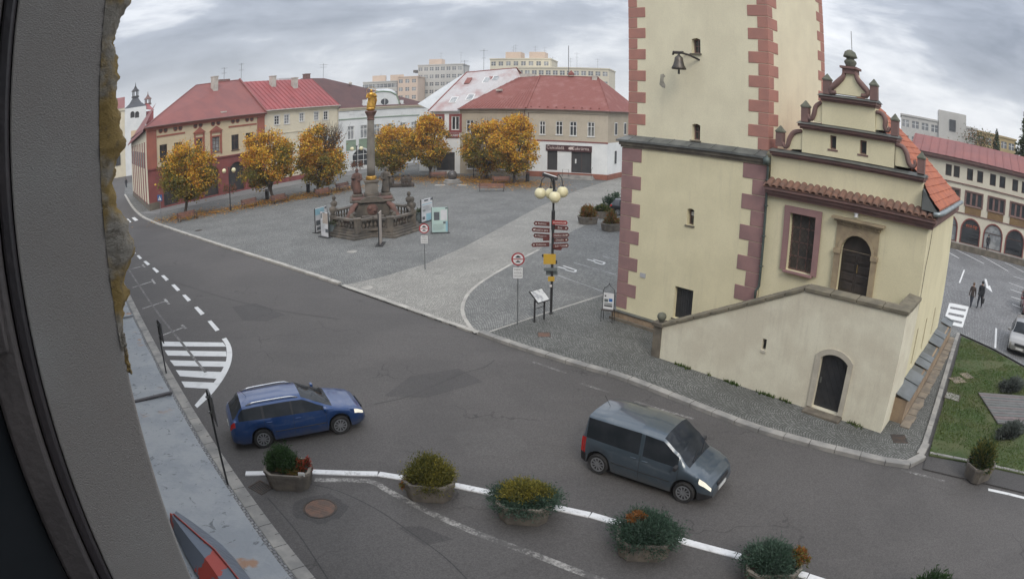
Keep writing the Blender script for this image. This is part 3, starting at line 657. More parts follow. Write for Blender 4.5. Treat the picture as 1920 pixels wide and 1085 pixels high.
# ------------------------------------------------------------------ the gabled hall
hall = thing('gabled_hall', 'yellow hall with stepped scrolled gable, orange tiled roof and arched portal', 'church', (TW.O.x, TW.O.y, SQZ), TW.az)
CX0, CX1, CD = XR+0.04, 14.5, 8.8
HY = 0.06
ze = 7.06
dl = tz((1568, 552)); dr = tz((1632, 440)); px0, px1 = tz((1572, 500))[0], tz((1632, 500))[0]
pzt = tz((1602, 441))[1]; pzb = 3.72
wl = tz((1481, 403)); wr = tz((1528, 515)); wx0, wx1, wz0, wz1 = tz((1474, 450))[0]+0.1, tz((1530, 450))[0]-0.08, tz((1500, 512))[1], tz((1500, 402))[1]
fm = MB(); wall(fm, CX0, CX1, 0.02, ze, [(wx0, wx1, wz0, wz1, 0.0), (px0, px1, pzb, pzt, (px1-px0)/2)], HY, 0.35)
sidew = MB()
sl_h = [(6.0, 6.35, 1.3, 2.6, 0), (3.4, 3.75, 1.3, 2.7, 0), (1.2, 1.55, 1.3, 2.8, 0)]
tmp = MB(); wall(tmp, HY, CD, 0.02, ze+0.3, [(h[0], h[1], h[2], h[3], 0) for h in sl_h], 0.0, 0.3)
fm.add([(CX1-y, x, z) for x, y, z in tmp.v], tmp.f)
fm.poly([(CX1, CD, 0.02), (CX0, CD, 0.02), (CX0, CD, ze), (CX1, CD, ze)])
fm.build('wall', plaster_m, hall)
for h in sl_h:
    s = MB(); s.box(CX1-0.26, CX1-0.2, h[0]+.003, h[1]-.003, h[2]+.003, h[3]-.003); s.build('slit_window', darkwood_m, hall)
# big window
wo_ = window(hall, wx0, wx1, wz0, wz1, HY+0.2, 0, brown_m, mesh_m, 2, (0.25, 0.5, 0.75), 0.06, 0.035, 0.16, quoin_lo_m, 0.26, quoin_lo_m, trimy=0.04)
g = MB()
for k in range(-8, 12):
    for sgn in (1, -1):
        xa = wx0+(k*0.22); pts = []
        x_, zz = (xa, wz0+0.05) if sgn > 0 else (xa, wz1-0.05)
        H_ = wz1-wz0-0.1; x2 = x_+H_*0.8
        a_, b_ = Vector((x_, HY+0.17, zz)), Vector((x2, HY+0.17, zz+sgn*H_))
        ta, tb = 0.0, 1.0
        if a_.x < wx0: ta = (wx0-a_.x)/(x2-x_)
        if b_.x > wx1: tb = (wx1-a_.x)/(x2-x_)
        if ta < tb: g.beam(a_.lerp(b_, ta), a_.lerp(b_, tb), 0.014, 0.014)
g.build('lattice', iron_m, wo_)
# portal
sandst_m = pm('portal_sandstone', (0.36, 0.285, 0.18), (0.27, 0.21, 0.14), 2.5, 0.9, 40, 0.25)
pw = 0.24
pr = MB(); 
pr.box(px0-pw, px0, HY-0.12, HY+0.02, pzb, pzt-(px1-px0)/2); pr.box(px1, px1+pw, HY-0.12, HY+0.02, pzb, pzt-(px1-px0)/2)
ring(pr, px0, px1, pzt-(px1-px0)/2, pzt, (px1-px0)/2, 0.14, HY-0.10, HY+0.02, bottom=False)
pr.box(px0-pw-0.04, px0+0.03, HY-0.16, HY+0.01, pzt-0.78, pzt-0.62); pr.box(px1-0.03, px1+pw+0.04, HY-0.16, HY+0.01, pzt-0.78, pzt-0.62)
portal = pr.build('portal', sandst_m, hall)
s = MB(); wall(s, px0-pw, px1+pw, pzt-0.6, pzt+0.3, [(px0-0.14, px1+0.14, pzt-0.6, pzt+0.14, (px1-px0)/2)], HY-0.06, 0.05); s.box(px0-pw-0.02, px1+pw+0.02, HY-0.10, HY, pzt+0.30, pzt+0.42); s.box(px0-pw-0.10, px1+pw+0.10, HY-0.20, HY, pzt+0.42, pzt+0.50); s.box(px0-pw-0.2, px1+pw+0.2, HY-0.3, HY, pzt+0.50, pzt+0.58)
for k in range(14): x = px0-pw+0.03+k*(px1-px0+2*pw-0.06)/13; s.box(x-0.025, x+0.025, HY-0.14, HY-0.101, pzt+0.32, pzt+0.41)
s.build('entablature', sandst_m, portal)
dr_ = MB(); mx = (px0+px1)/2; dr_.prism(arch_pts(px0+.004, px1-.004, pzb, pzt-.004, (px1-px0)/2), HY+0.22, HY+0.27)
door = dr_.build('door', darkwood_m, hall)
for sgn in (-1, 1):
    for q in range(4):
        z0_ = pzb+0.12+q*0.36; s = MB(); xa, xb = sorted((mx+sgn*0.06, mx+sgn*((px1-px0)/2-0.08))); s.box(xa, xb, HY+0.19, HY+0.219, z0_, z0_+0.28); bevel(s.build('panel', darkwood_m, door), 0.02, 1)
s = MB(); s.box(mx+0.05, mx+0.08, HY+0.14, HY+0.19, pzb+0.85, pzb+1.15); s.build('handle', pm('brass', (0.45, 0.33, 0.14), None, 3, 0.4, metal=0.8), door)
# lower cornice and its barrel tiles
c = MB(); c.box(CX0+0.02, CX1+0.22, HY-0.18, HY+0.02, ze-0.24, ze-0.12); c.box(CX0+0.02, CX1+0.30, HY-0.28, HY+0.02, ze-0.118, ze+0.02); c.box(CX0+0.02, CX1+0.38, HY-0.4, HY+0.02, ze+0.022, ze+0.14)
c.box(CX1+0.002, CX1+0.18, HY+0.02, CD, ze-0.24, ze-0.12); c.box(CX1+0.002, CX1+0.28, HY+0.02, CD, ze-0.118, ze+0.14); c.build('eaves_cornice', brown_m, hall)
tile_m = pm('old_barrel_tile', (0.215, 0.115, 0.08), (0.14, 0.085, 0.065), 5, 0.9, 40, 0.3)
tm = MB(); n = 10
arc0 = [(0.135*math.cos(PI*k/n), 0.12*math.sin(PI*k/n)) for k in range(n+1)]; arc1 = [(0.105*math.cos(PI*k/n), 0.09*math.sin(PI*k/n)) for k in range(n, -1, -1)]
prof = arc0+arc1
tm.loft([[(x, -0.46, z+0.15) for x, z in prof], [(x, 0.04, z+0.40) for x, z in prof]]); tme = tm.mesh('barrel_tile', tile_m)
nt_ = 25
for k in range(nt_):
    o = link('barrel_tile', tme, hall); o.location = (CX0+0.2+k*(CX1+0.2-CX0-0.3)/(nt_-1), HY+random.uniform(-0.015, 0.015), ze+random.uniform(-0.01, 0.01))
s = MB(); s.add([(CX0, HY-0.44, ze+0.145), (CX1+0.38, HY-0.44, ze+0.145), (CX1+0.1, HY+0.02, ze+0.42), (CX0, HY+0.02, ze+0.42)], [(0,1,2,3)]); s.build('tile_bed', tile_m, hall)
# gable tiers: (left px, right px) at lower edge y px
def gx(px, py): return tz((px, py), HY)
c1z, c2z, c3z = gx(1545, 307)[1], gx(1592, 254)[1], gx(1592, 195.5)[1]
T1 = (gx(1446, 300)[0], gx(1730, 350)[0]); T2 = (gx(1504, 262)[0], gx(1677, 300)[0]); T3 = (gx(1541, 215)[0], gx(1641, 232)[0])
GB = 0.55
s = MB(); s.box(T1[0], T1[1], HY, HY+GB, ze+0.02, c1z); s.build('gable_base', plaster_m, hall)
g2 = MB()
ghx = [(gx(1556, 266)[0], gx(1568, 266)[0]), (gx(1612, 275)[0], gx(1625, 275)[0])]; gz = gx(1562, 280)[1], gx(1562, 254.5)[1]
wall(g2, T2[0], T2[1], c1z+0.3, c2z, [(a, b, gz[0], gz[1], 0) for a, b in ghx], HY, 0.3)
g2.box(T2[0], T2[1], HY+0.32, HY+GB, c1z+0.3, c2z); g2.build('gable_second_tier', plaster_m, hall)
for a, b in ghx: window(hall, a, b, gz[0], gz[1], HY+0.12, 0, brown_m, glass_m, 0, (), 0.05, sill=0.02-HY, sm=brown_m)
s = MB(); s.box(T3[0], T3[1], HY, HY+GB, c2z+0.28, c3z); s.build('gable_third_tier', plaster_m, hall)
def cornice(xa, xb, z):
    b = MB(); b.box(xa+0.05, xb-0.05, HY-0.10, HY+GB+0.06, z-0.002, z+0.08); b.box(xa, xb, HY-0.2, HY+GB+0.1, z+0.081, z+0.19); o = b.build('cornice', brown_m, hall)
    b = MB(); b.add([(xa-0.05, HY-0.27, z+0.19), (xb+0.05, HY-0.27, z+0.19), (xb+0.05, HY+0.14, z+0.30), (xa-0.05, HY+0.14, z+0.30), (xa-0.05, HY+GB+0.16, z+0.19), (xb+0.05, HY+GB+0.16, z+0.19)], [(0,1,2,3),(3,2,5,4),(0,3,4),(1,5,2),(0,4,5,1)])
    b.build('cornice_flashing', lead_m, o)
cornice(gx(1447, 290)[0], gx(1734, 340)[0], c1z); cornice(gx(1499, 240)[0], gx(1684, 267)[0], c2z); cornice(gx(1538, 189)[0], gx(1645, 202)[0], c3z)
cap_m = pm('mossy_capstone', (0.15, 0.15, 0.115), (0.10, 0.105, 0.08), 3, 0.95, 40, 0.4)
def pinnacle(pxc, pyb, pyt, w=0.30):
    x, zb = gx(pxc, pyb); zt = gx(pxc, pyt)[1]; b = MB(); yc = HY+0.1
    b.box(x-w/2, x+w/2, yc-w/2, yc+w/2, zb-0.03, zb+(zt-zb)*0.66); o = b.build('pinnacle', brown_m, hall)
    b = MB(); zs = zb+(zt-zb)*0.66
    b.lathe([(w*0.82, zs), (w*0.82, zs+0.05), (w*0.55, zs+(zt-zs)*0.45), (w*0.16, zs+(zt-zs)*0.9), (0.02, zt)], 4, (x, yc, 0), a0=PI/4); b.build('capstone', cap_m, o)
for a in [(1461, 273, 235), (1726, 324, 284), (1509, 227, 188), (1677, 253, 213), (1550, 175, 138), (1638, 187, 148)]: pinnacle(*a)
def scroll(pts, fillpts, r=0.085):
    q = dens([gx(*p) for p in zq(pts, 1420, 60, 3.192)], 0.15); b = MB()
    b.tube([(p.x, HY+0.02, p.y) for p in q], [r*(0.75+0.5*math.sin(PI*i/(len(q)-1))) for i in range(len(q))], 8); o = b.build('scroll', brown_m, hall, True)
    if fillpts:
        b = MB(); f = [gx(*p) for p in zq(fillpts, 1420, 60, 3.192)]; b.prism(f, HY+0.05, HY+GB-0.02); b.build('scroll_infill', plaster_m, o)
scroll([(825,672),(868,688),(893,728),(905,780),(925,808),(945,792),(938,768)], [(822,800),(905,815),(893,728),(868,688),(825,672)])
scroll([(265,592),(218,602),(192,640),(180,680),(162,688),(153,660)], [(185,700),(268,705),(268,592),(218,602),(192,640)])
scroll([(710,478),(745,490),(766,530),(763,572),(780,592),(792,570)], [(705,585),(760,590),(766,530),(745,490),(710,478)])
scroll([(382,420),(350,445),(338,490),(325,520),(308,515),(303,492)], [(335,535),(385,540),(385,420),(350,445),(338,490)])
tl = [(518,238),(512,268),(472,308),(440,338),(440,360),(470,362)]; tr = [(588,250),(598,282),(632,325),(660,360),(650,382),(622,380)]
scroll(tl, None, 0.1); scroll(tr, None, 0.1)
f = [gx(*p) for p in zq([(450,365),(640,392),(655,360),(632,325),(598,282),(588,250),(518,238),(512,268),(472,308),(445,338)], 1420, 60, 3.192)]
b = MB(); b.prism(f, HY+0.04, HY+GB-0.02); b.build('gable_crown', plaster_m, hall)
xt, zt = gx(1592, 128); b = MB(); b.box(xt-0.28, xt+0.28, HY-0.06, HY+0.5, zt-0.22, zt-0.03); b.box(xt-0.36, xt+0.36, HY-0.14, HY+0.56, zt-0.028, zt+0.06); b.build('crown_block', brown_m, hall)
b = MB(); zu = zt+0.06; th_ = gx(1591, 92)[1]-zu
b.lathe([(0.2, 0), (0.2, th_*0.1), (0.26, th_*0.25), (0.24, th_*0.36), (0.16, th_*0.44), (0.17, th_*0.5), (0.30, th_*0.56), (0.28, th_*0.64), (0.22, th_*0.86), (0.1, th_*0.97), (0.02, th_)], 18, (xt, HY+0.2, zu)); b.build('urn_finial', cap_m, hall, True)
b = MB(); b.tube([(xt+0.05, HY+0.3, zu), (xt+0.05, HY+0.3, zu+th_+0.75)], 0.012, 6); b.build('lightning_rod', iron_m, hall)
# orange tiled roof: courses laid one over the other
otile_m = pm('orange_roof_tile', (0.40, 0.125, 0.06), (0.27, 0.085, 0.05), 2.4, 0.85, 18, 0.3, lo=0.3, hi=0.7)
rx, rz_ = 10.9, 11.25-SQZ; ex, ez = CX1+0.48, ze+0.50
y0_, y1_, yr = HY+GB+0.02, CD-1.6, 4.1
vg = MB(); vg.add([(ex-0.06, HY-0.42, ez-0.10), (ex-0.06, y0_+0.1, ez-0.10), (ex-0.78, y0_+0.1, ez+0.62), (ex-0.78, HY-0.3, ez+0.62), (ex-0.78, HY-0.3, ez-0.1), (ex-0.78, y0_+0.1, ez-0.1)], [(0,1,2,3),(0,3,4),(3,2,5,4)]); vg.build('verge_flashing', lead_m, hall)
roof = MB(); roof.add([(ex-0.05, y0_, ez-0.14), (ex-0.05, y1_, ez-0.14), (rx, yr, rz_-0.1), (rx, y0_, rz_-0.1), (2*rx-ex, y0_, ez-0.14), (2*rx-ex, y1_, ez-0.14)], [(0,1,2,3),(3,2,5,4),(1,5,2),(0,4,5,1)])
roofo = roof.build('roof', otile_m, hall)
nc = 17
def R3(f, y): return None
for k in range(nc):
    f0, f1 = k/nc, (k+1.12)/nc
    pts = []
    for f_ in (f0, min(f1, 1)):
        x = ex+(rx-ex)*f_; z_ = ez+(rz_-ez)*f_; yb = y1_+(yr-y1_)*f_
        ys_k = {0: HY-0.46, 1: HY-0.42, 2: HY-0.36, 3: HY+0.1}.get(k+(0 if f_ == f0 else 1), y0_); pts.append((x, ys_k, yb, z_))
    (xa, ya, yb, za), (xc, yc_, yd, zc2) = pts
    lift = 0.05
    n_s = 14; L_ = []; U_2 = []
    for i in range(n_s+1):
        y_l = ya+(yb-ya)*i/n_s; y_u = yc_+(yd-yc_)*i/n_s
        j = random.uniform(-0.02, 0.02)
        L_.append((xa+j*0.6, y_l, za+lift+j*0.4)); U_2.append((xc, y_u, zc2+0.008))
    b = MB(); b.strip(L_, U_2); b.strip([(p[0]-0.005, p[1], p[2]-0.07) for p in L_], L_); o = b.build('tile_course', otile_m, roofo)
gm_ = pm('zinc_gutter', (0.33, 0.37, 0.37), (0.24, 0.27, 0.28), 2, 0.45, 20, 0.1, 0.5)
b = MB(); b.tube([(ex-0.22, HY-0.52, ez-0.16), (ex+0.02, HY-0.4, ez-0.12), (ex+0.1, HY+0.1, ez-0.10), (ex+0.1, y1_+0.1, ez-0.10)], 0.085, 8)
for k in range(8): y = y0_+0.2+k*(y1_-y0_)/8; b.beam((ex+0.08, y, ez-0.06), (ex-0.2, y, ez+0.09), 0.06, 0.012)
b.build('gutter', gm_, roofo, True)
b = MB(); b.add([(ex+0.06, HY-0.46, ez-0.10), (ex+0.06, y1_, ez-0.08), (ex-0.32, y1_, ez+0.13), (ex-0.32, y0_-0.35, ez+0.13)], [(0,1,2,3)]); b.build('eaves_flashing', gm_, roofo)
# downpipe in the corner
b = MB(); xp = XR+0.10; b.tube([(xp-0.02, -0.22, zc_+0.05), (xp, -0.14, zc_-0.25), (xp, -0.10, zc_-0.4), (xp, -0.10, 3.2), (xp-0.1, -0.16, 3.0), (xp-0.1, -0.16, 2.55)], 0.055, 8); b.box(xp-0.14, xp+0.1, -0.3, -0.06, zc_-0.3, zc_-0.02)
for z in (4.0, 5.2, 6.4, 7.4): b.box(xp-0.07, xp+0.07, -0.17, -0.03, z, z+0.04)
b.build('downpipe', pm('green_downpipe', (0.10, 0.125, 0.115), (0.07, 0.085, 0.08), 2, 0.5, metal=0.3), hall, True)
fx_, fz_ = tz((1608, 397), HY); b = MB(); b.box(fx_-0.09, fx_+0.09, HY-0.16, HY-0.002, fz_-0.08, fz_+0.16); b.tube([(fx_, HY-0.12, fz_-0.08), (fx_, HY-0.14, fz_-0.2)], [0.07, 0.09], 10); b.build('alarm_box', whiteframe_m, hall)
cb = MB(); cb.tube([(CX1+0.02, 1.2, ze-0.3), (CX1+0.03, 0.9, ze-1.0), (CX1+0.03, 0.45, ze-1.7), (CX1+0.03, 0.2, 3.6), (CX1+0.03, 0.15, 1.2)], 0.012, 5); cb.build('cable', iron_m, hall)
# side plinth with stepped metal copings
sp_ = MB(); sp_.box(CX1+0.002, 15.1, -1.25, 11.2, -0.05, 0.92); sp_.build('side_plinth', plinth_m, hall)
yy = -1.3; steps = [1.7, 1.3, 0.75, 1.0, 0.8, 1.6, 1.5, 0.9, 1.5, 1.2]; k = 0
while yy < 11.0:
    L_ = steps[k % len(steps)]; drop = 0.05 if k % 3 == 2 else 0.0; ye = min(yy+L_, 11.25)
    b = MB(); b.add([(15.2, yy, 0.93-drop), (15.2, ye-0.02, 0.93-drop), (CX1+0.004, ye-0.02, 1.08-drop), (CX1+0.004, yy, 1.08-drop), (15.2, yy, 0.89-drop), (15.2, ye-0.02, 0.89-drop)], [(0,1,2,3),(4,5,1,0)])
    if drop == 0: b.beam((15.2, yy+0.02, 0.945), (CX1+0.01, yy+0.02, 1.095), 0.04, 0.03)
    b.build('metal_coping', lead_m if drop else pm('blue_grey_coping_%d' % k, (0.19, 0.205, 0.21), (0.13, 0.14, 0.145), 1.5, 0.4, metal=0.3), hall); yy = ye; k += 1
for k in range(20):
    b = MB(); y_ = -1.5+k*0.64; b.slab([(15.12, y_), (15.55+random.uniform(-.05, .05), y_+random.uniform(-.03, .03)), (15.55+random.uniform(-.05, .05), y_+0.6), (15.12, y_+0.6)], 0.0, 0.02+random.uniform(0, .02))
    o = b.build('flagstone', stone_slab_m, fl)
fl.location = (TW.O.x, TW.O.y, SQZ); fl.rotation_euler = (0, 0, TW.az)
# ------------------------------------------------------------------ the stair wall
ST = Frame(G(1650, 815), -0.84)
stair = thing('stair_wall', 'cream plastered stair enclosure with sloping stone coping and low arched door', 'wall', (ST.O.x, ST.O.y, SQZ), ST.az)
sz = lambda p: (ST.uz(*p)[0], ST.uz(*p)[1]-SQZ)
xl_ = sz((1236, 660))[0]; zl = sz((1240, 612))[1]; xp_, zp = sz((1510, 545)); zr = sz((1702, 591))[1]
dx0, dx1 = sz((1530, 720))[0], sz((1583, 720))[0]; dzt = sz((1562, 664))[1]; SX = xl_
sx_ = sz((1432, 650)); sl = (sx_[0]-0.09, sx_[0]+0.09, sx_[1]-0.12, sx_[1]+0.3, 0.0)
fw_ = MB()
zt_ = min(zl, zp, zr); 
dh = (dx0, dx1, 0.14, dzt, 0.22)
cut = lambda x: zl+(zp-zl)*min(1, max(0, (x-xl_)/(xp_-xl_)))
topline = [(xl_, zl), (xp_, zp), (0.0, zr)]
wall(fw_, xl_, xp_, -0.05, zl, [], 0); fw_.poly([(xl_, 0, zl), (xp_, 0, zl), (xp_, 0, zp)])
fw_.f = []; fw_.v = []; fw_.m = []
xs = [xl_, sl[0], sl[1], xp_, dx0, dx1, 0.0]
def col_(xa, xb, za, zb=None): fw_.poly([(xa, 0, za), (xb, 0, za), (xb, 0, cut(xb) if zb is None else zb), (xa, 0, cut(xa) if zb is None else zb)])
zfl = lambda x: zp+(zr-zp)*max(0, (x-xp_)/(0-xp_))
col_(xl_, sl[0], -0.05); col_(sl[0], sl[1], -0.05, sl[2]); col_(sl[0], sl[1], sl[3]); col_(sl[1], xp_, -0.05)
for xa, xb, za in ((xp_, dx0, -0.05), (dx0, dx1, dzt), (dx1, 0.0, -0.05)): fw_.poly([(xa, 0, za), (xb, 0, za), (xb, 0, zfl(xb)), (xa, 0, zfl(xa))])
tmp = MB(); wall(tmp, dx0, dx1, -0.05, dzt, [dh], 0, 0.3); fw_.add(tmp.v, tmp.f)
tmp = MB(); wall(tmp, sl[0], sl[1], sl[2], sl[3], [sl], 0, 0.25); fw_.add(tmp.v, tmp.f)
SW = 2.42
fw_.poly([(0, 0, -0.05), (0, SW, -0.05), (0, SW, zr), (0, 0, zr)])
fw_.poly([(xl_, 0.45, -0.05), (xl_, 0.45, zl), (xp_, 0.45, zp), (0, 0.45, zr), (0, 0.45, 2.6), (xp_, 0.45, 2.6), (xl_, 0.45, 0)])
fw_.poly([(xl_, 0, -0.05), (xl_, 0, zl), (xl_, 0.45, zl), (xl_, 0.45, -0.05)]); fw_.poly([(xl_, 0, zl), (xp_, 0, zp), (xp_, 0.45, zp), (xl_, 0.45, zl)]); fw_.poly([(xp_, 0, zp), (0, 0, zr), (0, 0.45, zr), (xp_, 0.45, zp)])
fw_.poly([(-0.45, 0.45, zr), (0, 0.45, zr), (0, SW, zr), (-0.45, SW, zr)]); fw_.poly([(-0.45, 0.45, 2.6), (-0.45, 0.45, zr), (-0.45, SW, zr), (-0.45, SW, 2.6)])
fw_.build('wall', plaster_st_m, stair)
b = MB(); n_st = 20
for k in range(n_st): xa = xl_+0.3+(xp_-xl_-0.3)*k/n_st; b.box(xa, xp_ if k == n_st-1 else xa+(xp_-xl_-0.3)/n_st+0.02, 0.46, SW-0.02, -0.05, 0.17*(k+1))
b.box(xp_, -0.46, 0.46, SW-0.02, -0.05, 3.6); b.build('steps', stone_m, stair)
cop_m = pm('coping_sandstone', (0.20, 0.175, 0.125), (0.13, 0.115, 0.085), 2.2, 0.95, 40, 0.35)
def coping(a, b_, n):
    for k in range(n):
        p = Vector(a).lerp(Vector(b_), k/n); q = Vector(a).lerp(Vector(b_), (k+1)/n-0.006)
        m = MB(); d = (q-p).normalized(); sdv = Vector((d.y, -d.x, 0)).normalized(); upv = Vector((0, 0, 1))
        if abs(d.x) > 0.5: sdv = Vector((0, -1, 0))
        r0 = [p+sdv*-0.28+upv*0.0, p+sdv*0.28, p+sdv*0.28+upv*0.13, p-sdv*0.28+upv*0.17]; r1 = [q-sdv*0.28, q+sdv*0.28, q+sdv*0.28+upv*0.13, q-sdv*0.28+upv*0.17]
        m.loft([r0, r1]); bevel(m.build('coping_stone', cop_m, stair), 0.015, 1)
coping((xl_+0.02, 0.2, zl), (xp_, 0.2, zp), 8); coping((xp_, 0.2, zp+0.001), (0.09, 0.2, zr), 4); coping((-0.2, 0.5, zr), (-0.2, SW-0.05, zr), 2)
b = MB(); b.box(xl_-0.36, xl_+0.04, -0.04, 0.44, -0.05, zl-0.02); b.box(xl_-0.42, xl_+0.10, -0.1, 0.5, zl-0.018, zl+0.12); pil = b.build('end_pillar', stone_m, stair)
b = MB(); b.lathe([(0.10, zl+0.12), (0.08, zl+0.17), (0.14, zl+0.21), (0.19, zl+0.30), (0.19, zl+0.38), (0.14, zl+0.46), (0.05, zl+0.50)], 16, (xl_-0.16, 0.2, 0)); b.build('stone_ball', cap_m, pil, True)
palestone_m = pm('pale_door_stone', (0.50, 0.46, 0.375), (0.40, 0.365, 0.30), 1.5, 0.92, 30, 0.2)
b = MB(); ring(b, dx0, dx1, 0.14, dzt, 0.22, 0.2, -0.05, 0.01, bottom=False); b.build('door_surround', palestone_m, stair)
b = MB(); b.prism(arch_pts(dx0+.004, dx1-.004, 0.14, dzt-.004, 0.22), 0.2, 0.26); dd_ = b.build('door', irondoor_m, stair)
b = MB(); W_d = dx1-dx0
for k in range(-9, 10):
    for sgn in (1, -1):
        a_ = Vector((dx0+k*0.26, 0.19, 0.2)); H_ = dzt-0.45; bb = a_+Vector((sgn*H_*0.55, 0, H_)); ta, tb = 0, 1
        for lim, s_ in ((dx0+.05, 1), (dx1-.05, -1)):
            fa, fb = s_*(a_.x-lim), s_*(bb.x-lim)
            if fa < 0 and fb < 0: ta = 2
            elif fa < 0: ta = max(ta, fa/(fa-fb))
            elif fb < 0: tb = min(tb, fa/(fa-fb))
        if ta < tb: b.beam(a_.lerp(bb, ta), a_.lerp(bb, tb), 0.02, 0.02)
b.build('strapwork', irondoor_m, dd_)
b = MB(); b.box(dx0+.07, dx0+.13, 0.14, 0.19, 1.05, 1.25); b.build('lock_plate', lead_m, dd_)
b = MB(); b.box(dx0-0.22, dx1+0.22, -0.42, 0.28, -0.05, 0.10); bevel(b.build('door_step', stone_m, stair), 0.03, 2)
b = MB(); b.box(sl[0]+.002, sl[1]-.002, 0.18, 0.2, sl[2]+.002, sl[3]-.002); b.build('slit_grille', irondoor_m, stair)
b = MB(); b.box(sl[0]-0.02, sl[1]+0.02, -0.03, -0.002, sl[2]-0.1, sl[2]-0.01); b.build('slit_sill', palestone_m, stair)
# ------------------------------------------------------------------ houses round the square
redroof_m = pm('red_sheet_roof', (0.245, 0.09, 0.08), (0.205, 0.08, 0.075), 0.5, 0.6, 6, 0.1, spec=0.3)
redroof2_m = pm('bright_red_sheet_roof', (0.31, 0.075, 0.075), (0.25, 0.065, 0.065), 0.5, 0.55, 6, 0.1, spec=0.35)
rustroof_m = pm('weathered_red_roof', (0.215, 0.075, 0.062), (0.27, 0.12, 0.105), 0.8, 0.7, 5, 0.15, spec=0.3, lo=0.48, hi=0.75, streak=0.35, streakc=(0.28, 0.14, 0.125))
brownroof_m = pm('dark_brown_roof', (0.085, 0.048, 0.048), (0.11, 0.058, 0.055), 0.6, 0.7, 12, 0.15, spec=0.3)
greyroof_m = pm('patched_grey_roof', (0.46, 0.44, 0.44), (0.36, 0.25, 0.24), 0.35, 0.65, 4, 0.1, spec=0.3, lo=0.46, hi=0.7, streak=0.4, streakc=(0.33, 0.30, 0.31))
paleroof_m = pm('pale_sheet_roof', (0.55, 0.57, 0.58), (0.47, 0.49, 0.5), 0.4, 0.55, 5, 0.1)
cream_m = pm('cream_render', (0.60, 0.50, 0.335), (0.55, 0.455, 0.31), 0.6, 0.92, 12, 0.1)
cream2_m = pm('pale_cream_render', (0.66, 0.60, 0.46), (0.60, 0.545, 0.42), 0.6, 0.92, 12, 0.1)
whitewall_m = pm('white_render', (0.70, 0.71, 0.70), (0.63, 0.645, 0.64), 0.5, 0.9, 12, 0.1, streak=0.15)
terra_m = pm('terracotta_render', (0.33, 0.115, 0.078), (0.28, 0.10, 0.07), 0.8, 0.9, 14, 0.1)
dred_m = pm('deep_red_render', (0.235, 0.068, 0.062), (0.19, 0.058, 0.055), 0.8, 0.9, 14, 0.1)
taupe_m = pm('taupe_render', (0.40, 0.345, 0.265), (0.355, 0.305, 0.235), 0.6, 0.92, 12, 0.1, streak=0.2)
taupe2_m = pm('light_taupe_render', (0.46, 0.405, 0.32), (0.41, 0.36, 0.285), 0.6, 0.92, 12, 0.1, streak=0.15)
green_m = pm('sage_render', (0.235, 0.305, 0.225), (0.20, 0.265, 0.195), 0.6, 0.9, 12, 0.1)
brick_base_m = pm('red_base_render', (0.27, 0.105, 0.07), (0.21, 0.085, 0.06), 1, 0.9, 20, 0.2)
chim_m = pm('chimney_render', (0.52, 0.49, 0.44), (0.40, 0.37, 0.33), 1.5, 0.92, 14, 0.2)
darkframe_m = flat('dark_window_frame', (0.075, 0.04, 0.032), 0.5)
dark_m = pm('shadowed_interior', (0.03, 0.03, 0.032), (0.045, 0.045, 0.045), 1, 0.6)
antenna_m = flat('grey_metal', (0.17, 0.17, 0.18), 0.5, 0.6)
class House:
    def __init__(s, name, label, F, cat='house', z=SQZ, group=None):
        s.F = F; s.z = z; s.o = thing(name, label, cat, (F.O.x, F.O.y, z), F.az, group)
    def p(s, px, py, y=0.0): a, b = s.F.uz(px, py, y); return a, b-s.z
    def part(s, name, mb, m, parent=None, smooth=False, **k): return mb.build(name, m, parent or s.o, smooth, **k)
    def win(s, q, **k):
        """q = x0, y0, x1, y1 in photograph pixels on the front"""
        a = s.p(q[0], (q[1]+q[3])/2)[0]; b = s.p(q[2], (q[1]+q[3])/2)[0]; mx = (q[0]+q[2])/2
        return a, b, s.p(mx, q[3])[1], s.p(mx, q[1])[1]
def chimney(h, x, y, w, d, z0, z1, m=None, cap=True, name='chimney'):
    b = MB(); b.box(x-w/2, x+w/2, y-d/2, y+d/2, z0, z1)
    if cap: b.box(x-w/2-.06, x+w/2+.06, y-d/2-.06, y+d/2+.06, z1, z1+0.12)
    return h.part(name, b, m or chim_m)
def aerial(h, x, y, z0, z1, arms=((0.9, 0.6), (0.75, 0.8)), name='antenna'):
    b = MB(); b.tube([(x, y, z0), (x, y, z1)], 0.03, 5)
    for f, l in arms:
        z = z0+(z1-z0)*f; b.tube([(x-l/2, y, z), (x+l/2, y, z)], 0.018, 4)
        for k in range(4): xx = x-l/2+l*k/3; b.tube([(xx, y-0.25, z), (xx, y+0.25, z)], 0.012, 4)
    return h.part(name, b, antenna_m)
def seams(h, roof, e0, e1, r0, r1, n, m, off=0.03, single=True):
    """standing seams from eave e0..e1 to ridge r0..r1"""
    e0, e1, r0, r1 = map(Vector, (e0, e1, r0, r1)); nn = (e1-e0).cross(r0-e0).normalized()
    if nn.z < 0: nn = -nn
    allb = MB()
    for k in range(n+1):
        a = e0.lerp(e1, k/n)+nn*off; c = r0.lerp(r1, k/n)+nn*off
        b = MB() if single else allb
        b.beam(a, c, 0.05, 0.06)
        if single: b.build('standing_seam', m, roof)
    if not single: allb.build('standing_seams', m, roof, kind='stuff')
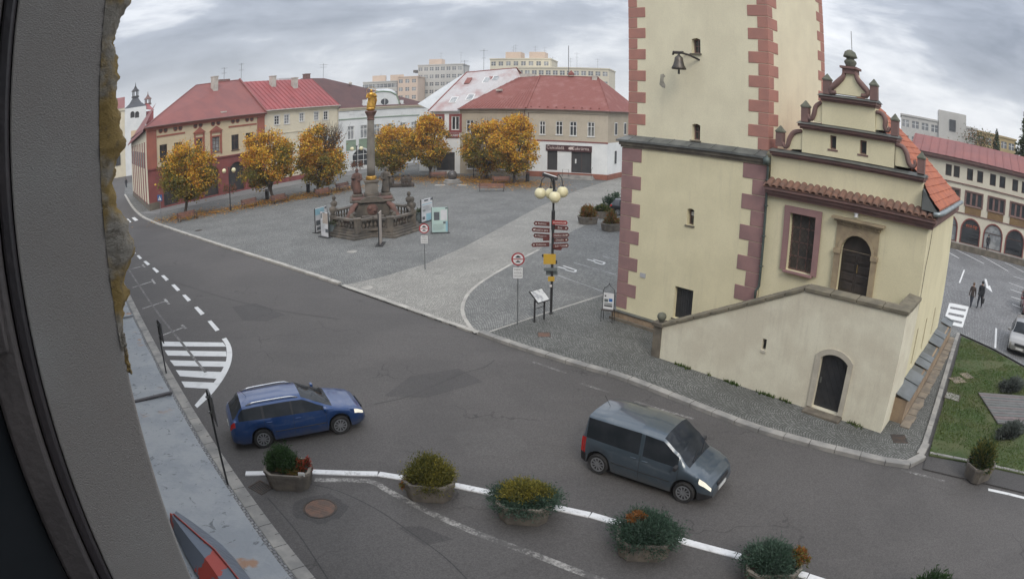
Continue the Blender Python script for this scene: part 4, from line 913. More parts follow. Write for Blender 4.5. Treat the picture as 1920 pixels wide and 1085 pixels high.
# ---- the red and cream corner house
rh = House('corner_house', 'cream and terracotta corner house with round attic windows under a red hipped roof', RH)
zE = 10.05; XE = rh.p(495, 208)[0]; zG = rh.p(281, 318)[1]
rw = [rh.win(q) for q in [(299.5,271,314,301),(327,267,341.5,297),(368,260,379.5,290),(398,256.7,412,285),(434,252.5,448,281),(461,249,475,278)]]
arches = [(2.3, 4.8), (5.5, 8.1), (8.9, 11.5), (13.2, 16.0), (16.8, 18.5)]
b = MB(); wall(b, 0.0, XE, zG, zE, [(a, c, d, e, 0) for a, c, d, e in rw], 0, 0.22); b.poly([(XE, 0, 0), (XE, 9, 0), (XE, 9, zE), (XE, 0, zE)]); b.poly([(XE, 9, 0), (8, 21, 0), (8, 21, zE), (XE, 9, zE)])
rh.part('wall', b, cream_m)
b = MB(); wall(b, 0.0, XE, -0.05, zG, [(a, c, 0.15, 4.0, (c-a)/2) for a, c in arches], -0.02, 0.5); b.box(-0.03, XE+0.02, -0.16, -0.021, zG-0.12, zG+0.06)
for a, c in arches: b.box(a-0.75, a-0.02, -0.10, -0.0205, 2.6, 2.75)
rh.part('arcade_wall', b, dred_m)
for a, c in arches:
    b = MB(); b.prism(arch_pts(a+.004, c-.004, 0.16, 3.99, (c-a)/2), 0.44, 0.47); o = rh.part('shop_window', b, dark_m)
    b = MB(); b.box((a+c)/2-.04, (a+c)/2+.04, 0.40, 0.439, 0.2, 3.9); b.box(a+.05, c-.05, 0.405, 0.436, 2.5, 2.58); rh.part('shop_frame', b, darkframe_m, o)
for xa, xb in ((-0.05, 1.45), (XE-1.25, XE+0.02)):
    b = MB(); b.box(xa, xb, -0.12, -0.002, zG+0.065, zE); rh.part('corner_pilaster', b, terra_m)
    b = MB(); b.box(xa, xb, -0.20, -0.1605 if False else -0.022, -0.05, 0.9); rh.part('pilaster_base', b, stone_m)
b = MB(); b.box(-0.3, XE+0.05, -0.45, -0.001, zE-0.16, zE+0.05); b.box(-0.15, XE+0.03, -0.25, -0.0015, zE-0.42, zE-0.162); rh.part('eaves_cornice', b, terra_m)
for q in [(685,1060,1000,1015), (1490,950,1805,912)]:
    a = rh.p(180+q[0]/6, 80+q[1]/6); c = rh.p(180+q[2]/6, 80+q[3]/6); b = MB(); b.box(a[0], c[0], -0.06, -0.002, a[1]-0.12, a[1]+0.1); rh.part('band', b, terra_m)
for k, (a, c, d, e) in enumerate(rw):
    mid = k in (2, 3)
    o = window(rh.o, a, c, d, e, 0.1, 0, darkframe_m, glass_m if k != 3 else glass_pale_m, 1, (0.62,) if k != 3 else (0.25, 0.5, 0.75), 0.09, 0.06, 0.12, terra_m if mid else None, 0.2 if mid else 0, terra_m if mid else darkframe_m)
    if mid:
        b = MB(); x = (a+c)/2; b.box(a-0.3, c+0.3, -0.14, -0.002, e+0.55, e+0.75); b.prism([(a-0.5, e+0.76), (c+0.5, e+0.76), (x, e+1.45)], -0.2, -0.002); b.box(a-0.34, a-0.12, -0.1, -0.0025, d-0.3, e+0.549); b.box(c+0.12, c+0.34, -0.1, -0.0025, d-0.3, e+0.549); rh.part('pediment', b, terra_m, o)
for zx, zy in [(727,990),(781,985),(893,968),(948,960),(1118,937),(1176,928),(1316,911),(1376,903),(1540,884),(1592,877),(1700,866),(1752,860)]:
    x, z = rh.p(180+zx/6, 80+zy/6); b = MB()
    ri = [(x+0.36*math.cos(t), z+0.36*math.sin(t)) for t in [2*PI*i/16 for i in range(16)]]
    b.prism(ri, -0.03, -0.003); o = rh.part('round_window', b, terra_m); b = MB(); b.prism([(x+0.25*math.cos(t), z+0.25*math.sin(t)) for t in [2*PI*i/16 for i in range(16)]], -0.045, -0.031); rh.part('pane', b, darkframe_m, o)
rl = rh.p(368, 160, 6); rr = rh.p(450, 150, 6)
ry = 6.0
b = MB(); ev = [(-0.55, -0.55, zE+0.05), (XE, -0.55, zE+0.05)]
b.add([ev[0], ev[1], (XE, ry, rr[1]), (rl[0], ry, rl[1]), (8, 21.5, zE-1.2), (XE, 9.5, zE)], [(0,1,2,3),(0,3,4),(3,2,5,4),(1,5,2)])
roof_ = rh.part('roof', b, redroof_m)
b = MB(); b.tube([(-0.62, -0.62, zE+0.02), (XE, -0.62, zE+0.06)], 0.08, 6); rh.part('gutter', b, brown_m, roof_)
b = MB(); b.tube([ev[0], (rl[0], ry, rl[1]), (XE, ry, rr[1])], 0.09, 6); rh.part('ridge_cap', b, redroof_m, roof_)
b = MB(); b.loft([[(XE-0.12, -0.5, zE-0.1), (XE+0.18, -0.5, zE-0.1), (XE+0.18, -0.5, zE+0.4), (XE-0.12, -0.5, zE+0.4)], [(XE-0.12, ry, rr[1]-0.3), (XE+0.18, ry, rr[1]-0.3), (XE+0.18, ry, rr[1]+0.22), (XE-0.12, ry, rr[1]+0.22)]]); rh.part('party_wall', b, redroof_m, roof_)
cxx, cz_ = rh.p(402, 168, 4.6); chimney(rh, cxx, 4.6, 0.8, 0.8, cz_-0.5, rh.p(402, 145, 4.6)[1])
cxx = rh.p(420, 152, 6.2)[0]; b = MB(); b.box(cxx-1, cxx+1, 6.0, 6.6, rr[1]-0.2, rr[1]+0.25); rh.part('ridge_hatch', b, brown_m)
for px, pt in ((420, 127), (452, 119)): xx, _ = rh.p(px, 150, 6); aerial(rh, xx, 6, rr[1]-0.1, rh.p(px, pt, 6)[1], ((0.95, 0.9), (0.6, 0.7)))
b = MB(); a = rh.p(417, 211, 0.6); b.box(a[0]-0.5, a[0]+0.5, 0.2, 0.8, a[1]-0.05, a[1]+0.12); rh.part('snow_guard', b, chim_m)
# street side of the corner house: striped pink wall under a lower eave
SF = Frame(RH.world(0, 0), math.atan2(*(RH.world(8, 21)-RH.world(0, 0)).yx))
sl_ = 22.5
def side_pt(d, z, out=0.0):
    q = SF.world(d, out); x, y = RH.loc(q); return (x, y, z)
b = MB(); zs0, zs1 = 8.9, 7.9
b.poly([side_pt(0.02, -0.3, 0.01), side_pt(0.02, zs0+0.8, 0.01), side_pt(sl_, zs1, 0.01), side_pt(sl_, -0.3, 0.01)]); rh.part('side_wall', b, cream2_m)
for k in range(7):
    d = 2.0+k*2.9; b = MB()
    vs = [side_pt(d, 0.6, 0.05), side_pt(d+0.9, 0.6, 0.05), side_pt(d+0.9, zs0-0.6-0.1*k, 0.05), side_pt(d, zs0-0.6-0.1*k, 0.05)]
    b.poly(vs); b.poly([side_pt(d, 0.6, 0.011), vs[0], vs[3], side_pt(d, zs0-0.6-0.1*k, 0.011)]); rh.part('side_pilaster', b, dred_m)
    b = MB(); b.poly([side_pt(d+1.2, 5.0, 0.03), side_pt(d+2.3, 5.0, 0.03), side_pt(d+2.3, 7.0, 0.03), side_pt(d+1.2, 7.0, 0.03)]); rh.part('side_window', b, glass_m)
b = MB(); b.poly([side_pt(0.02, -0.3, 0.03), side_pt(sl_, -0.3, 0.03), side_pt(sl_, 0.8, 0.03), side_pt(0.02, 0.8, 0.03)]); rh.part('side_base', b, stone_m)
b = MB(); e0, e1 = side_pt(-0.2, zs0+0.95, 0.5), side_pt(sl_, zs1+0.1, 0.6); b.add([e0, e1, (10, 20, 11.5), (4.5, 5.5, 13.2)], [(0,1,2,3)]); b.add([side_pt(-0.2, zs0+0.75, 0.5), side_pt(sl_, zs1-0.1, 0.6), e1, e0], [(0,1,2,3)]); rh.part('side_roof', b, redroof_m)
# ---- cream house
ch = House('cream_house', 'pale cream house with a bright red seamed roof and two chimneys', Frame(RH.world(XE+0.05, 0), RH.az))
CW = ch.p(634, 197)[0]; zC = 10.35
cwn = [ch.win(q) for q in [(514.5,217,524,234),(533,215,542.5,232.5),(561.7,212.5,570,228),(589,210,597.5,226),(607,209,615,224.7)]]
low = [(a, c, 3.9, 5.9) for a, c, d, e in cwn]
b = MB(); wall(b, 0, CW, -0.05, zC, [(*w_, 0) for w_ in cwn+low], 0, 0.2); b.poly([(CW, 0, 0), (CW, 9, 0), (CW, 9, zC), (CW, 0, zC)]); ch.part('wall', b, cream2_m)
for a, c, d, e in cwn+low: window(ch.o, a, c, d, e, 0.06, 0, whiteframe_m, None, 1, (0.36, 0.68), 0.09, 0.06, 0.08, whiteframe_m, 0.1, whiteframe_m, trimy=0.02)
b = MB(); b.box(0, CW, -0.3, -0.001, zC-0.12, zC+0.08); b.box(0, CW, -0.15, -0.0015, zC-0.3, zC-0.122); b.box(0, CW, -0.08, -0.002, 7.0, 7.16); ch.part('eaves_cornice', b, cream2_m)
b = MB(); b.box(0.3, CW-0.3, -0.06, -0.003, -0.05, 0.7); ch.part('base', b, dred_m)
r0, r1 = ch.p(462, 154, 6), ch.p(577, 148, 6); zr_ = (r0[1]+r1[1])/2
b = MB(); b.add([(-0.02, -0.45, zC+0.08), (CW+0.05, -0.45, zC+0.08), (CW+0.05, 6, zr_), (-0.02, 6, zr_), (-0.02, 12.5, zC), (CW+0.05, 12.5, zC)], [(0,1,2,3),(3,2,5,4)]); cro = ch.part('roof', b, redroof2_m)
seams(ch, cro, (0.3, -0.45, zC+0.08), (CW-0.1, -0.45, zC+0.08), (0.3, 6, zr_), (CW-0.1, 6, zr_), 17, redroof2_m)
b = MB(); b.tube([(0, -0.5, zC+0.05), (CW, -0.5, zC+0.05)], 0.08, 6); b.tube([(CW-0.1, -0.12, zC), (CW-0.1, -0.12, 0)], 0.06, 6); ch.part('gutter', b, chim_m, cro)
for px, pb, pt, yy in ((511, 165, 144, 4.8), (552, 170, 147, 4.2)): x, z = ch.p(px, pb, yy); chimney(ch, x, yy, 0.85, 0.7, z-0.6, ch.p(px, pt, yy)[1])
x, z = ch.p(547, 186, 2.2); b = MB(); b.box(x-0.5, x+0.5, 1.9, 2.6, z-0.05, z+0.3); ch.part('roof_vent', b, redroof2_m)
x0 = ch.p(516, 155, 8)[0]; x1 = ch.p(543, 150, 8)[0]; b = MB(); b.box(x0, x1, 7, 9, zr_-0.6, zr_+0.35); ch.part('dormer', b, paleroof_m)
# ---- white house with curved gable
WF = Frame(RH.world(XE+0.05+CW, 0), 0.942)
wh = House('white_house', 'white house with curved gable, oval window and dark brown roof behind the column', WF)
WW = wh.p(803, 197)[0]; zW = wh.p(640, 202)[1]-0.15
wins = [wh.win(q) for q in [(652,237,664,262),(676,235,689,259)]]
d_ = wins[1][0]-wins[0][0]; base = wins[0]
wins += [(base[0]+d_*k, base[1]+d_*k, base[2], base[3]) for k in (2.1, 3.2, 4.3, 5.3) if base[1]+d_*k < WW-0.5]
shop = [wh.win((661, 283, 693, 320))]; shop = [(shop[0][0]+k*5.0, shop[0][1]+k*5.0, 0.5, 3.3) for k in (0, 1, 2)]; shop = [s for s in shop if s[1] < WW-0.3]
b = MB(); wall(b, 0.02, WW, -0.05, zW, [(*w_, 0) for w_ in wins]+[(a, c, d, e, 0.9) for a, c, d, e in shop], 0, 0.2); b.poly([(WW, 0, 0), (WW, 10, 0), (WW, 10, zW), (WW, 0, zW)]); wh.part('wall', b, whitewall_m)
for w_ in wins: window(wh.o, *w_, 0.06, 0, whiteframe_m, glass_pale_m, 1, (0.7,), 0.1, 0.12, 0.12, whitewall_m, 0.14, whitewall_m)
for w_ in shop: window(wh.o, *w_, 0.08, 0.9, whiteframe_m, glass_m, 2, (0.35, 0.68), 0.1, 0.08, None, whitewall_m, 0.2)
zb_ = wh.p(700, 220.5)[1]; b = MB(); b.box(0.03, WW, -0.1, -0.001, zb_-0.06, zb_+0.08); wh.part('band', b, green_m)
for w_ in wins:
    b = MB(); b.box(w_[0]-0.35, w_[1]+0.35, -0.04, -0.0015, w_[2]-1.7, w_[2]-0.08); wh.part('green_panel', b, green_m)
b = MB(); b.box(0.02, WW+0.02, -0.35, -0.001, zW-0.15, zW+0.05); b.box(0.02, WW+0.01, -0.18, -0.002, zW-0.4, zW-0.152); wh.part('eaves_cornice', b, cream2_m)
for px in (659, 682, 757):
    a = wh.p(px-5.5, 214); c = wh.p(px+5.5, 212); b = MB(); b.box(a[0], c[0], -0.05, -0.002, a[1]-0.1, a[1]+0.55); wh.part('attic_panel', b, whitewall_m)
gp = [wh.p(*p) for p in [(689,200),(748,199),(747,190),(742,178),(731,172.5),(705,172.5),(695,179),(690,190)]]
b = MB(); b.prism(gp, -0.12, 0.5); gab = wh.part('curved_gable', b, whitewall_m)
gp2 = [wh.p(*p) for p in [(747.5,200),(747,190),(742,178),(731,172.5),(718,171.5),(705,172.5),(695,179),(690,190),(689.5,200)]]
b = MB(); b.tube([(x, -0.12, z) for x, z in gp2], 0.13, 6); wh.part('gable_moulding', b, green_m, gab)
for px in (684, 754): x, z = wh.p(px, 196); b = MB(); b.box(x-0.45, x+0.45, -0.12, 0.4, z-0.25, z+0.1); b.box(x-0.25, x+0.2, -0.11, 0.3, z+0.1, z+0.75); wh.part('gable_block', b, whitewall_m)
x, z = wh.p(720, 191); b = MB(); el = lambda a, c: [(x+a*math.cos(t), z+c*math.sin(t)) for t in [2*PI*i/20 for i in range(20)]]
b.prism(el(1.05, 0.72), -0.16, -0.121); o = wh.part('oval_window', b, whiteframe_m); b = MB(); b.prism(el(0.85, 0.52), -0.18, -0.161); b2 = wh.part('pane', b, glass_m, o); b = MB(); b.box(x-0.05, x+0.05, -0.2, -0.181, z-0.5, z+0.5); wh.part('glazing_bar', b, whiteframe_m, o)
ra, rb = wh.p(577, 147, 7), wh.p(608, 147, 7)
b = MB(); b.add([(0, -0.4, zW+0.05), (WW+0.1, -0.4, zW+0.05), (rb[0], 7, rb[1]), (ra[0], 7, ra[1]), (0, 14, zW), (WW+0.1, 14, zW), (ra[0]-1.5, 7, ra[1])], [(0,1,2,3),(1,5,2),(3,2,5,4),(0,3,6)]); wro = wh.part('roof', b, brownroof_m)
b = MB(); b.add([(0.05, -0.43, zW+0.065), (WW+0.1, -0.43, zW+0.065), (WW-0.3, 0.5, zW+0.45), (0.05, 0.5, zW+0.45)], [(0,1,2,3)]); wh.part('eaves_strip', b, redroof_m, wro)
chimney(wh, ra[0]+0.1, 7.5, 0.9, 0.9, ra[1]-0.5, wh.p(575, 140, 7.5)[1], brown_m)
x = wh.p(606, 147, 7)[0]; aerial(wh, x, 7, ra[1]-0.2, wh.p(606, 119, 7)[1], ((0.9, 1.6), (0.75, 1.2)))
xg, zg = wh.p(717, 168, 4); b = MB(); b.lathe([(2.4, 0), (2.3, 0.4), (1.7, 0.9), (0.9, 1.1)], 4, (xg, 4, zg-1.0), a0=PI/4); wh.part('skylight_dome', b, paleroof_m)
x, z = wh.p(654, 157, 5); b = MB(); b.ball((x, 4.6, z), 0.3, 8, 5); wh.part('roof_vent', b, chim_m)
# ---- tan row
TF = Frame(G(1138, 339), -0.287)
tb = House('confectioner_house', 'taupe corner house with white shop front and hipped red roof facing the square', TF)
TM = tb.p(988, 206)[0]; zT = 9.15
twin = [tb.win(q) for q in [(1011.5,227,1022.5,252.5),(1042,227.5,1055,253),(1068,228,1081.5,255),(1101.5,229,1115,256.5)]]
zB = tb.p(1100, 268)[1]; zS0 = tb.p(1100, 333)[1]
shopq = [tb.win((1026, 282, 1045, 318)), tb.win((1071, 285, 1109, 322))]
zsb = 0.85
b = MB(); wall(b, TM, 0, zB+0.1, zT, [(*w_, 0) for w_ in twin], 0, 0.2); tb.part('upper_wall', b, taupe2_m)
sh = [(shopq[0][0], shopq[0][1], 0.95, shopq[0][3], 0), (shopq[1][0], shopq[1][1], 0.75, shopq[1][3], 0)]
b = MB(); wall(b, TM, 0, 0.72, zB+0.1, sh, -0.02, 0.3); tb.part('lower_wall', b, whitewall_m)
b = MB(); b.box(TM, 0.05, -0.12, 0.1, -0.05, 0.715); tb.part('base', b, brick_base_m)
b = MB(); b.box(TM, 0.05, -0.08, -0.021, zB+0.0, zB+0.16); tb.part('band', b, dred_m)
b = MB(); b.box(TM, 0.06, -0.3, -0.001, zT-0.12, zT+0.06); b.box(TM, 0.04, -0.16, -0.002, zT-0.42, zT-0.122); tb.part('eaves_cornice', b, taupe2_m)
for w_ in twin: window(tb.o, *w_, 0.06, 0, whiteframe_m, None, 1, (0.68,), 0.1, 0.1, 0.1, None, 0, whitewall_m)
for a, c, d, e, r in sh:
    o = window(tb.o, a, c, d, e, 0.12, 0, darkframe_m, dark_m, 1 if c-a > 1.8 else 0, (), 0.08, 0.07, name='shop_window')
b = MB(); b.box(sh[1][0]+0.5, sh[1][0]+0.68, 0.08, 0.1, 2.0, 2.6); tb.part('door_notice', b, whiteframe_m)
sa, sb = tb.p(1024, 274)[0], tb.p(1110, 282)[0]; zs_ = tb.p(1067, 278)[1]
b = MB(); b.box(sa, sb, -0.16, -0.022, zs_-0.42, zs_+0.38); sgn_o = tb.part('shop_sign', b, pm('maroon_sign', (0.06, 0.02, 0.022), (0.05, 0.018, 0.02), 1, 0.5))
ltr_m = flat('pale_lettering', (0.62, 0.52, 0.48), 0.6)
text_on('\u010cokol\u00e1d\u00e1', 0.62, sa+1.3, -0.168, zs_, ltr_m, sgn_o); text_on('Cukr\u00e1rna', 0.62, sb-1.55, -0.168, zs_, ltr_m, sgn_o)
b = MB(); b.prism([(sa+3.05, zs_-0.1), (sa+3.3, zs_-0.2), (sa+3.7, zs_-0.16), (sa+3.75, zs_+0.12), (sa+3.4, zs_+0.2), (sa+3.1, zs_+0.1)], -0.175, -0.161); tb.part('cup_emblem', b, ltr_m, sgn_o)
for k in range(3): b = MB(); b.box(sh[1][0]-1.6+k*0.1, sh[1][1]+0.5-k*0.1, -1.6+0.35*k, -0.125, -0.05, 0.16*(k+1)); bevel(tb.part('entrance_step', b, kerb_m), 0.02, 1)
b = MB(); b.tube([(sh[1][0]-0.9, -1.2, 0.1), (sh[1][0]-0.9, -1.2, 1.25), (sh[1][0]-0.1, -1.2, 1.25), (sh[1][0]-0.1, -1.2, 0.1)], 0.025, 6); tb.part('handrail', b, iron_m)
b = MB(); b.tube([(sh[1][1]+0.2, -1.2, 0.1), (sh[1][1]+0.2, -1.2, 1.25), (sh[1][1]+0.2, -0.3, 1.6)], 0.025, 6); tb.part('handrail', b, iron_m)
# side of the house
tsz = 1.05; TS = Frame(TF.world(0, 0), tsz)
def ts_pt(d, z, out=0.0): q = TS.world(d, out); x, y = TF.loc(q); return (x, y, z)
b = MB(); b.poly([ts_pt(0, zB+.1), ts_pt(13, zB+.1), ts_pt(13, zT), ts_pt(0, zT)]); b.poly([ts_pt(13, 0), ts_pt(13, zT), (TM, 12, zT), (TM, 12, 0)]); tb.part('side_wall', b, taupe_m)
b = MB(); b.poly([ts_pt(0, .7), ts_pt(13, .7), ts_pt(13, zB+.1), ts_pt(0, zB+.1)]); tb.part('side_lower_wall', b, whitewall_m)
b = MB(); b.poly([ts_pt(-.1, -0.05, -.12), ts_pt(13, -0.05, -.12), ts_pt(13, .7, -.12), ts_pt(-.1, .7, -.12)]); b.poly([ts_pt(-.1, .7, -.12), ts_pt(13, .7, -.12), ts_pt(13, .7, .1), ts_pt(-.1, .7, .1)]); tb.part('side_base', b, brick_base_m)
for z0, z1 in ((5.9, 7.7), (1.9, 3.9)):
    for d in (2.4, 6.0):
        b = MB(); b.poly([ts_pt(d, z0, -.04), ts_pt(d+1.0, z0, -.04), ts_pt(d+1.0, z1, -.04), ts_pt(d, z1, -.04)]); b.poly([ts_pt(d, z0, 0), ts_pt(d, z0, -.04), ts_pt(d, z1, -.04), ts_pt(d, z1, 0)]); o = tb.part('side_window', b, whiteframe_m)
        b = MB(); b.poly([ts_pt(d+.12, z0+.12, -.05), ts_pt(d+.9, z0+.12, -.05), ts_pt(d+.9, z1-.12, -.05), ts_pt(d+.12, z1-.12, -.05)]); tb.part('pane', b, glass_m, o)
zrt = tb.p(1065, 142, 7)[1]; rxa, rxb = tb.p(1065, 142, 7)[0], tb.p(1122, 145, 7)[0]
b = MB(); b.add([(TM, -0.5, zT+0.06), (0.35, -0.5, zT+0.06), (rxb, 7, zrt-0.15), (TM+0.1, 7, zrt-0.1), ts_pt(13.4, zT, -0.4)[:2]+(zT+0.06,), (TM, 13, zT)], [(0,1,2,3),(1,4,2),(3,2,4,5)]); tro = tb.part('roof', b, rustroof_m)
b = MB(); b.tube([(0.35, -0.5, zT+0.08), (rxb, 7, zrt-0.12)], 0.08, 6); b.tube([(TM, 7, zrt-0.08), (rxb, 7, zrt-0.12)], 0.08, 6); tb.part('ridge_cap', b, rustroof_m, tro)
b = MB(); b.tube([(TM, -0.56, zT+0.04), (0.4, -0.56, zT+0.04), ts_pt(13, zT+0.04, -0.5)], 0.08, 6); b.tube([(TM+0.25, -0.1, zT), (TM+0.25, -0.1, 0)], 0.06, 6); tb.part('gutter', b, brown_m, tro)
for k in range(9):
    b = MB(); x = TM+0.6+k*1.15; b.box(x-0.1, x+0.1, -0.2, 0.0, zT+0.3, zT+0.45); tb.part('snow_guard', b, rustroof_m, tro)
x, z = tb.p(1052, 185, 3); b = MB(); b.box(x-0.45, x+0.45, 2.6, 3.4, z-0.1, z+0.15); tb.part('roof_hatch', b, chim_m)
x, z = tb.p(1116, 150, 7); chimney(tb, x, 6.6, 0.7, 0.6, z-0.5, z+0.5)
x, z = tb.p(1066, 140, 7); b = MB(); b.tube([(x, 7, z-0.3), (x, 7, tb.p(1065, 86, 7)[1])], 0.05, 6); tb.part('flag_pole', b, antenna_m); b = MB(); b.lathe([(0.55, 0), (0.5, 0.3), (0.02, 0.75)], 4, (x+0.4, 7, z-0.1), a0=PI/4); tb.part('roof_turret', b, rustroof_m)
# left tan house
TAF = Frame(TF.world(TM, 0), TF.az)
ta = House('taupe_house', 'grey taupe house with a rusty red seamed roof half hidden by the trees', TAF)
TA0 = ta.p(863, 205)[0]
tw2 = [(TA0+0.9+k*2.35, TA0+2.0+k*2.35, 5.8, 7.6) for k in range(4)]; ts2 = [(TA0+1.0+k*4.4, TA0+4.2+k*4.4, 0.7, 3.4) for k in range(2)]
b = MB(); wall(b, TA0, -0.02, -0.05, zT-0.05, [(*w_, 0) for w_ in tw2+ts2], 0, 0.2); b.poly([(TA0, 0, 0), (TA0, 0, zT), (TA0, 12, zT), (TA0, 12, 0)]); ta.part('wall', b, taupe_m)
for w_ in tw2+ts2: window(ta.o, *w_, 0.06, 0, whiteframe_m, None, 1, (0.68,), 0.1, 0.1, 0.1)
b = MB(); b.box(TA0, -0.02, -0.3, -0.001, zT-0.15, zT+0.04); b.box(TA0, -0.02, -0.12, -0.002, zT-0.5, zT-0.152); ta.part('eaves_cornice', b, taupe_m)
r0 = ta.p(955, 147, 7); b = MB(); b.add([(TA0-0.2, -0.5, zT+0.05), (-0.02, -0.5, zT+0.05), (0.08, 7, zrt-0.1), (r0[0], 7, r0[1]), (TA0-0.2, 13, zT), (-0.02, 13, zT)], [(0,1,2,3),(3,2,5,4),(0,3,4)]); aro = ta.part('roof', b, rustroof_m)
seams(ta, aro, (TA0, -0.5, zT+0.05), (-0.1, -0.5, zT+0.05), (r0[0], 7, r0[1]), (-0.1, 7, zrt-0.1), 22, rustroof_m, single=False)
b = MB(); b.tube([(TA0-0.2, -0.56, zT+0.03), (-0.05, -0.56, zT+0.03)], 0.08, 6); b.tube([(-0.3, -0.1, zT), (-0.3, -0.1, 0)], 0.06, 6); ta.part('gutter', b, brown_m, aro)
b = MB(); b.box(-0.16, 0.04, -0.5, 0.5, zT+0.05, zT+0.3); ta.part('party_kerb', b, rustroof_m, aro)
b = MB(); b.loft([[(-0.1, -0.5, zT+0.06), (0.08, -0.5, zT+0.06), (0.08, -0.5, zT+0.22), (-0.1, -0.5, zT+0.22)], [(-0.1, 7, zrt-0.1), (0.08, 7, zrt-0.1), (0.08, 7, zrt+0.06), (-0.1, 7, zrt+0.06)]]); ta.part('party_ridge', b, rustroof_m, aro)
x, z = ta.p(936, 169, 3); b = MB(); b.box(x-0.4, x+0.4, 2.7, 3.3, z-0.1, z+0.15); ta.part('roof_hatch', b, chim_m)
x, z = ta.p(990, 143, 8); b = MB(); b.box(x-1.1, x+1.0, 7.6, 8.6, z-0.6, z+0.35); ta.part('wide_chimney', b, chim_m)
# grey roofed house further left
GF = Frame(TAF.world(TA0, 0), TF.az)
gr = House('grey_roof_house', 'white house with red window surrounds under a big patchy grey roof with skylights', GF)
GX = gr.p(809, 207)[0]; zg_ = gr.p(830, 209)[1]
gw = [gr.win((846.5, 218, 861.5, 244))]; gw += [(gw[0][0]-2.6, gw[0][1]-2.6, gw[0][2], gw[0][3])]
gw = [w_ for w_ in gw if w_[0] > GX+0.2]
b = MB(); wall(b, GX, -0.02, -0.05, zg_, [(*w_, 0) for w_ in gw]+[(GX+0.8, -0.8, 0.4, 3.0, 0)], 0, 0.2); b.poly([(GX, 0, 0), (GX, 0, zg_), (GX, 14, zg_), (GX, 14, 0)]); gr.part('wall', b, whitewall_m)
for w_ in gw: window(gr.o, *w_, 0.05, 0, whiteframe_m, glass_m, 1, (), 0.12, 0.16, None, dred_m, 0.35)
window(gr.o, GX+0.8, -0.8, 0.4, 3.0, 0.1, 0, darkframe_m, dark_m, 2, (0.7,), name='shop_window')
sx2 = gr.p(855, 254); b = MB(); b.box(sx2[0]-1.5, min(-0.1, sx2[0]+1.3), -0.12, -0.003, sx2[1]-0.35, sx2[1]+0.35); so2 = gr.part('shop_sign', b, dred_m); text_on('L\u00c9K\u00c1RNA', 0.5, sx2[0]-0.15, -0.126, sx2[1], whiteframe_m, so2)
b = MB(); b.box(GX, -0.02, -0.3, -0.001, zg_-0.12, zg_+0.05); gr.part('eaves_cornice', b, whitewall_m)
ga, gb = gr.p(875, 136, 8), gr.p(968, 128, 8)
b = MB(); b.add([(GX-0.3, -0.5, zg_+0.05), (0.0, -0.5, zg_+0.05), (gb[0], 8, gb[1]), (ga[0], 8, ga[1])], [(0,1,2,3)])
b.add([(0.0, -0.5, zg_+0.05), (6.6, 7.2, zg_+0.1+5.0), (gb[0], 8, gb[1])], [(0,1,2)]); gro = gr.part('roof', b, greyroof_m)
gxx = gr.p(980, 143, 10); gyy = gr.p(957, 148, 8); b = MB(); b.add([(gyy[0], 8.0, gyy[1]-3), (gxx[0], 10, gxx[1]-3), (gxx[0], 10, gxx[1]), (gb[0]-0.1, 8.1, gb[1]-0.05), (gyy[0], 8.0, gyy[1])], [(0,1,2,3,4)]); gr.part('gable_end', b, cream2_m)
b = MB(); b.tube([(gb[0], 7.95, gb[1]+0.05), (gxx[0]+0.15, 9.95, gxx[1])], 0.12, 6); b.tube([(ga[0], 8, ga[1]), (gb[0], 8, gb[1])], 0.1, 6); b.tube([(GX-0.3, -0.5, zg_+0.1), (ga[0], 8, ga[1])], 0.1, 6); gr.part('ridge_cap', b, rustroof_m, gro)
def on_roof(px, py):
    """where the view of (px, py) meets the grey roof plane, by walking y"""
    best = None
    for i in range(171):
        y = i*0.05; x, z = gr.p(px, py, y); zr2 = zg_+0.05+(y+0.5)/8.5*((ga[1]+gb[1])/2-zg_)
        if best is None or abs(z-zr2) < best[0]: best = (abs(z-zr2), x, y, z)
    return best[1:]
for px, py, m in [(913,151,0),(930,148,0),(851,188,0),(882,183,0),(878,152,1),(920,150,1)]:
    x, y, z = on_roof(px, py); sl3 = ((ga[1]+gb[1])/2-zg_)/8.5; d = Vector((0.06, 1, sl3)).normalized(); u = Vector((1, 0, 0)); n = u.cross(d)
    b = MB(); b.obox(Vector((x, y, z))+n*0.05, u*(0.55 if m == 0 else 0.4), d*0.75, n*0.06); o = gr.part('skylight' if m == 0 else 'roof_patch', b, whiteframe_m if m == 0 else rustroof_m)
    if m == 0: b = MB(); b.obox(Vector((x, y, z))+n*0.12, u*0.42, d*0.6, n*0.012); gr.part('pane', b, glass_pale_m, o)
for px, pb, pt in ((871, 137, 113), (907, 133, 92)): x = gr.p(px, pb, 8)[0]; aerial(gr, x, 8, gr.p(px, pb, 8)[1]-0.2, gr.p(px, pt, 8)[1], ((0.92, 1.1), (0.6, 0.6)))
PF = Frame(GF.world(GX-0.4, 2.0), TF.az)
pa = House('pale_roof_house', 'house showing only its pale sheet roof between white house and grey roof', PF)
b = MB(); b.add([pa.p(783, 195)[0:1]+(0.0, pa.p(783, 195)[1]), (-0.1, 0.0, zg_), pa.p(873, 137, 7)[0:1]+(7.0, pa.p(873, 137, 7)[1]), pa.p(862, 143, 7)[0:1]+(7.0, pa.p(862, 143, 7)[1])], [(0,1,2,3)]); pa.part('roof', b, paleroof_m)
b = MB(); b.box(pa.p(785, 195)[0], -0.2, 0.3, 7, -0.05, zg_-0.05); pa.part('wall', b, whitewall_m)
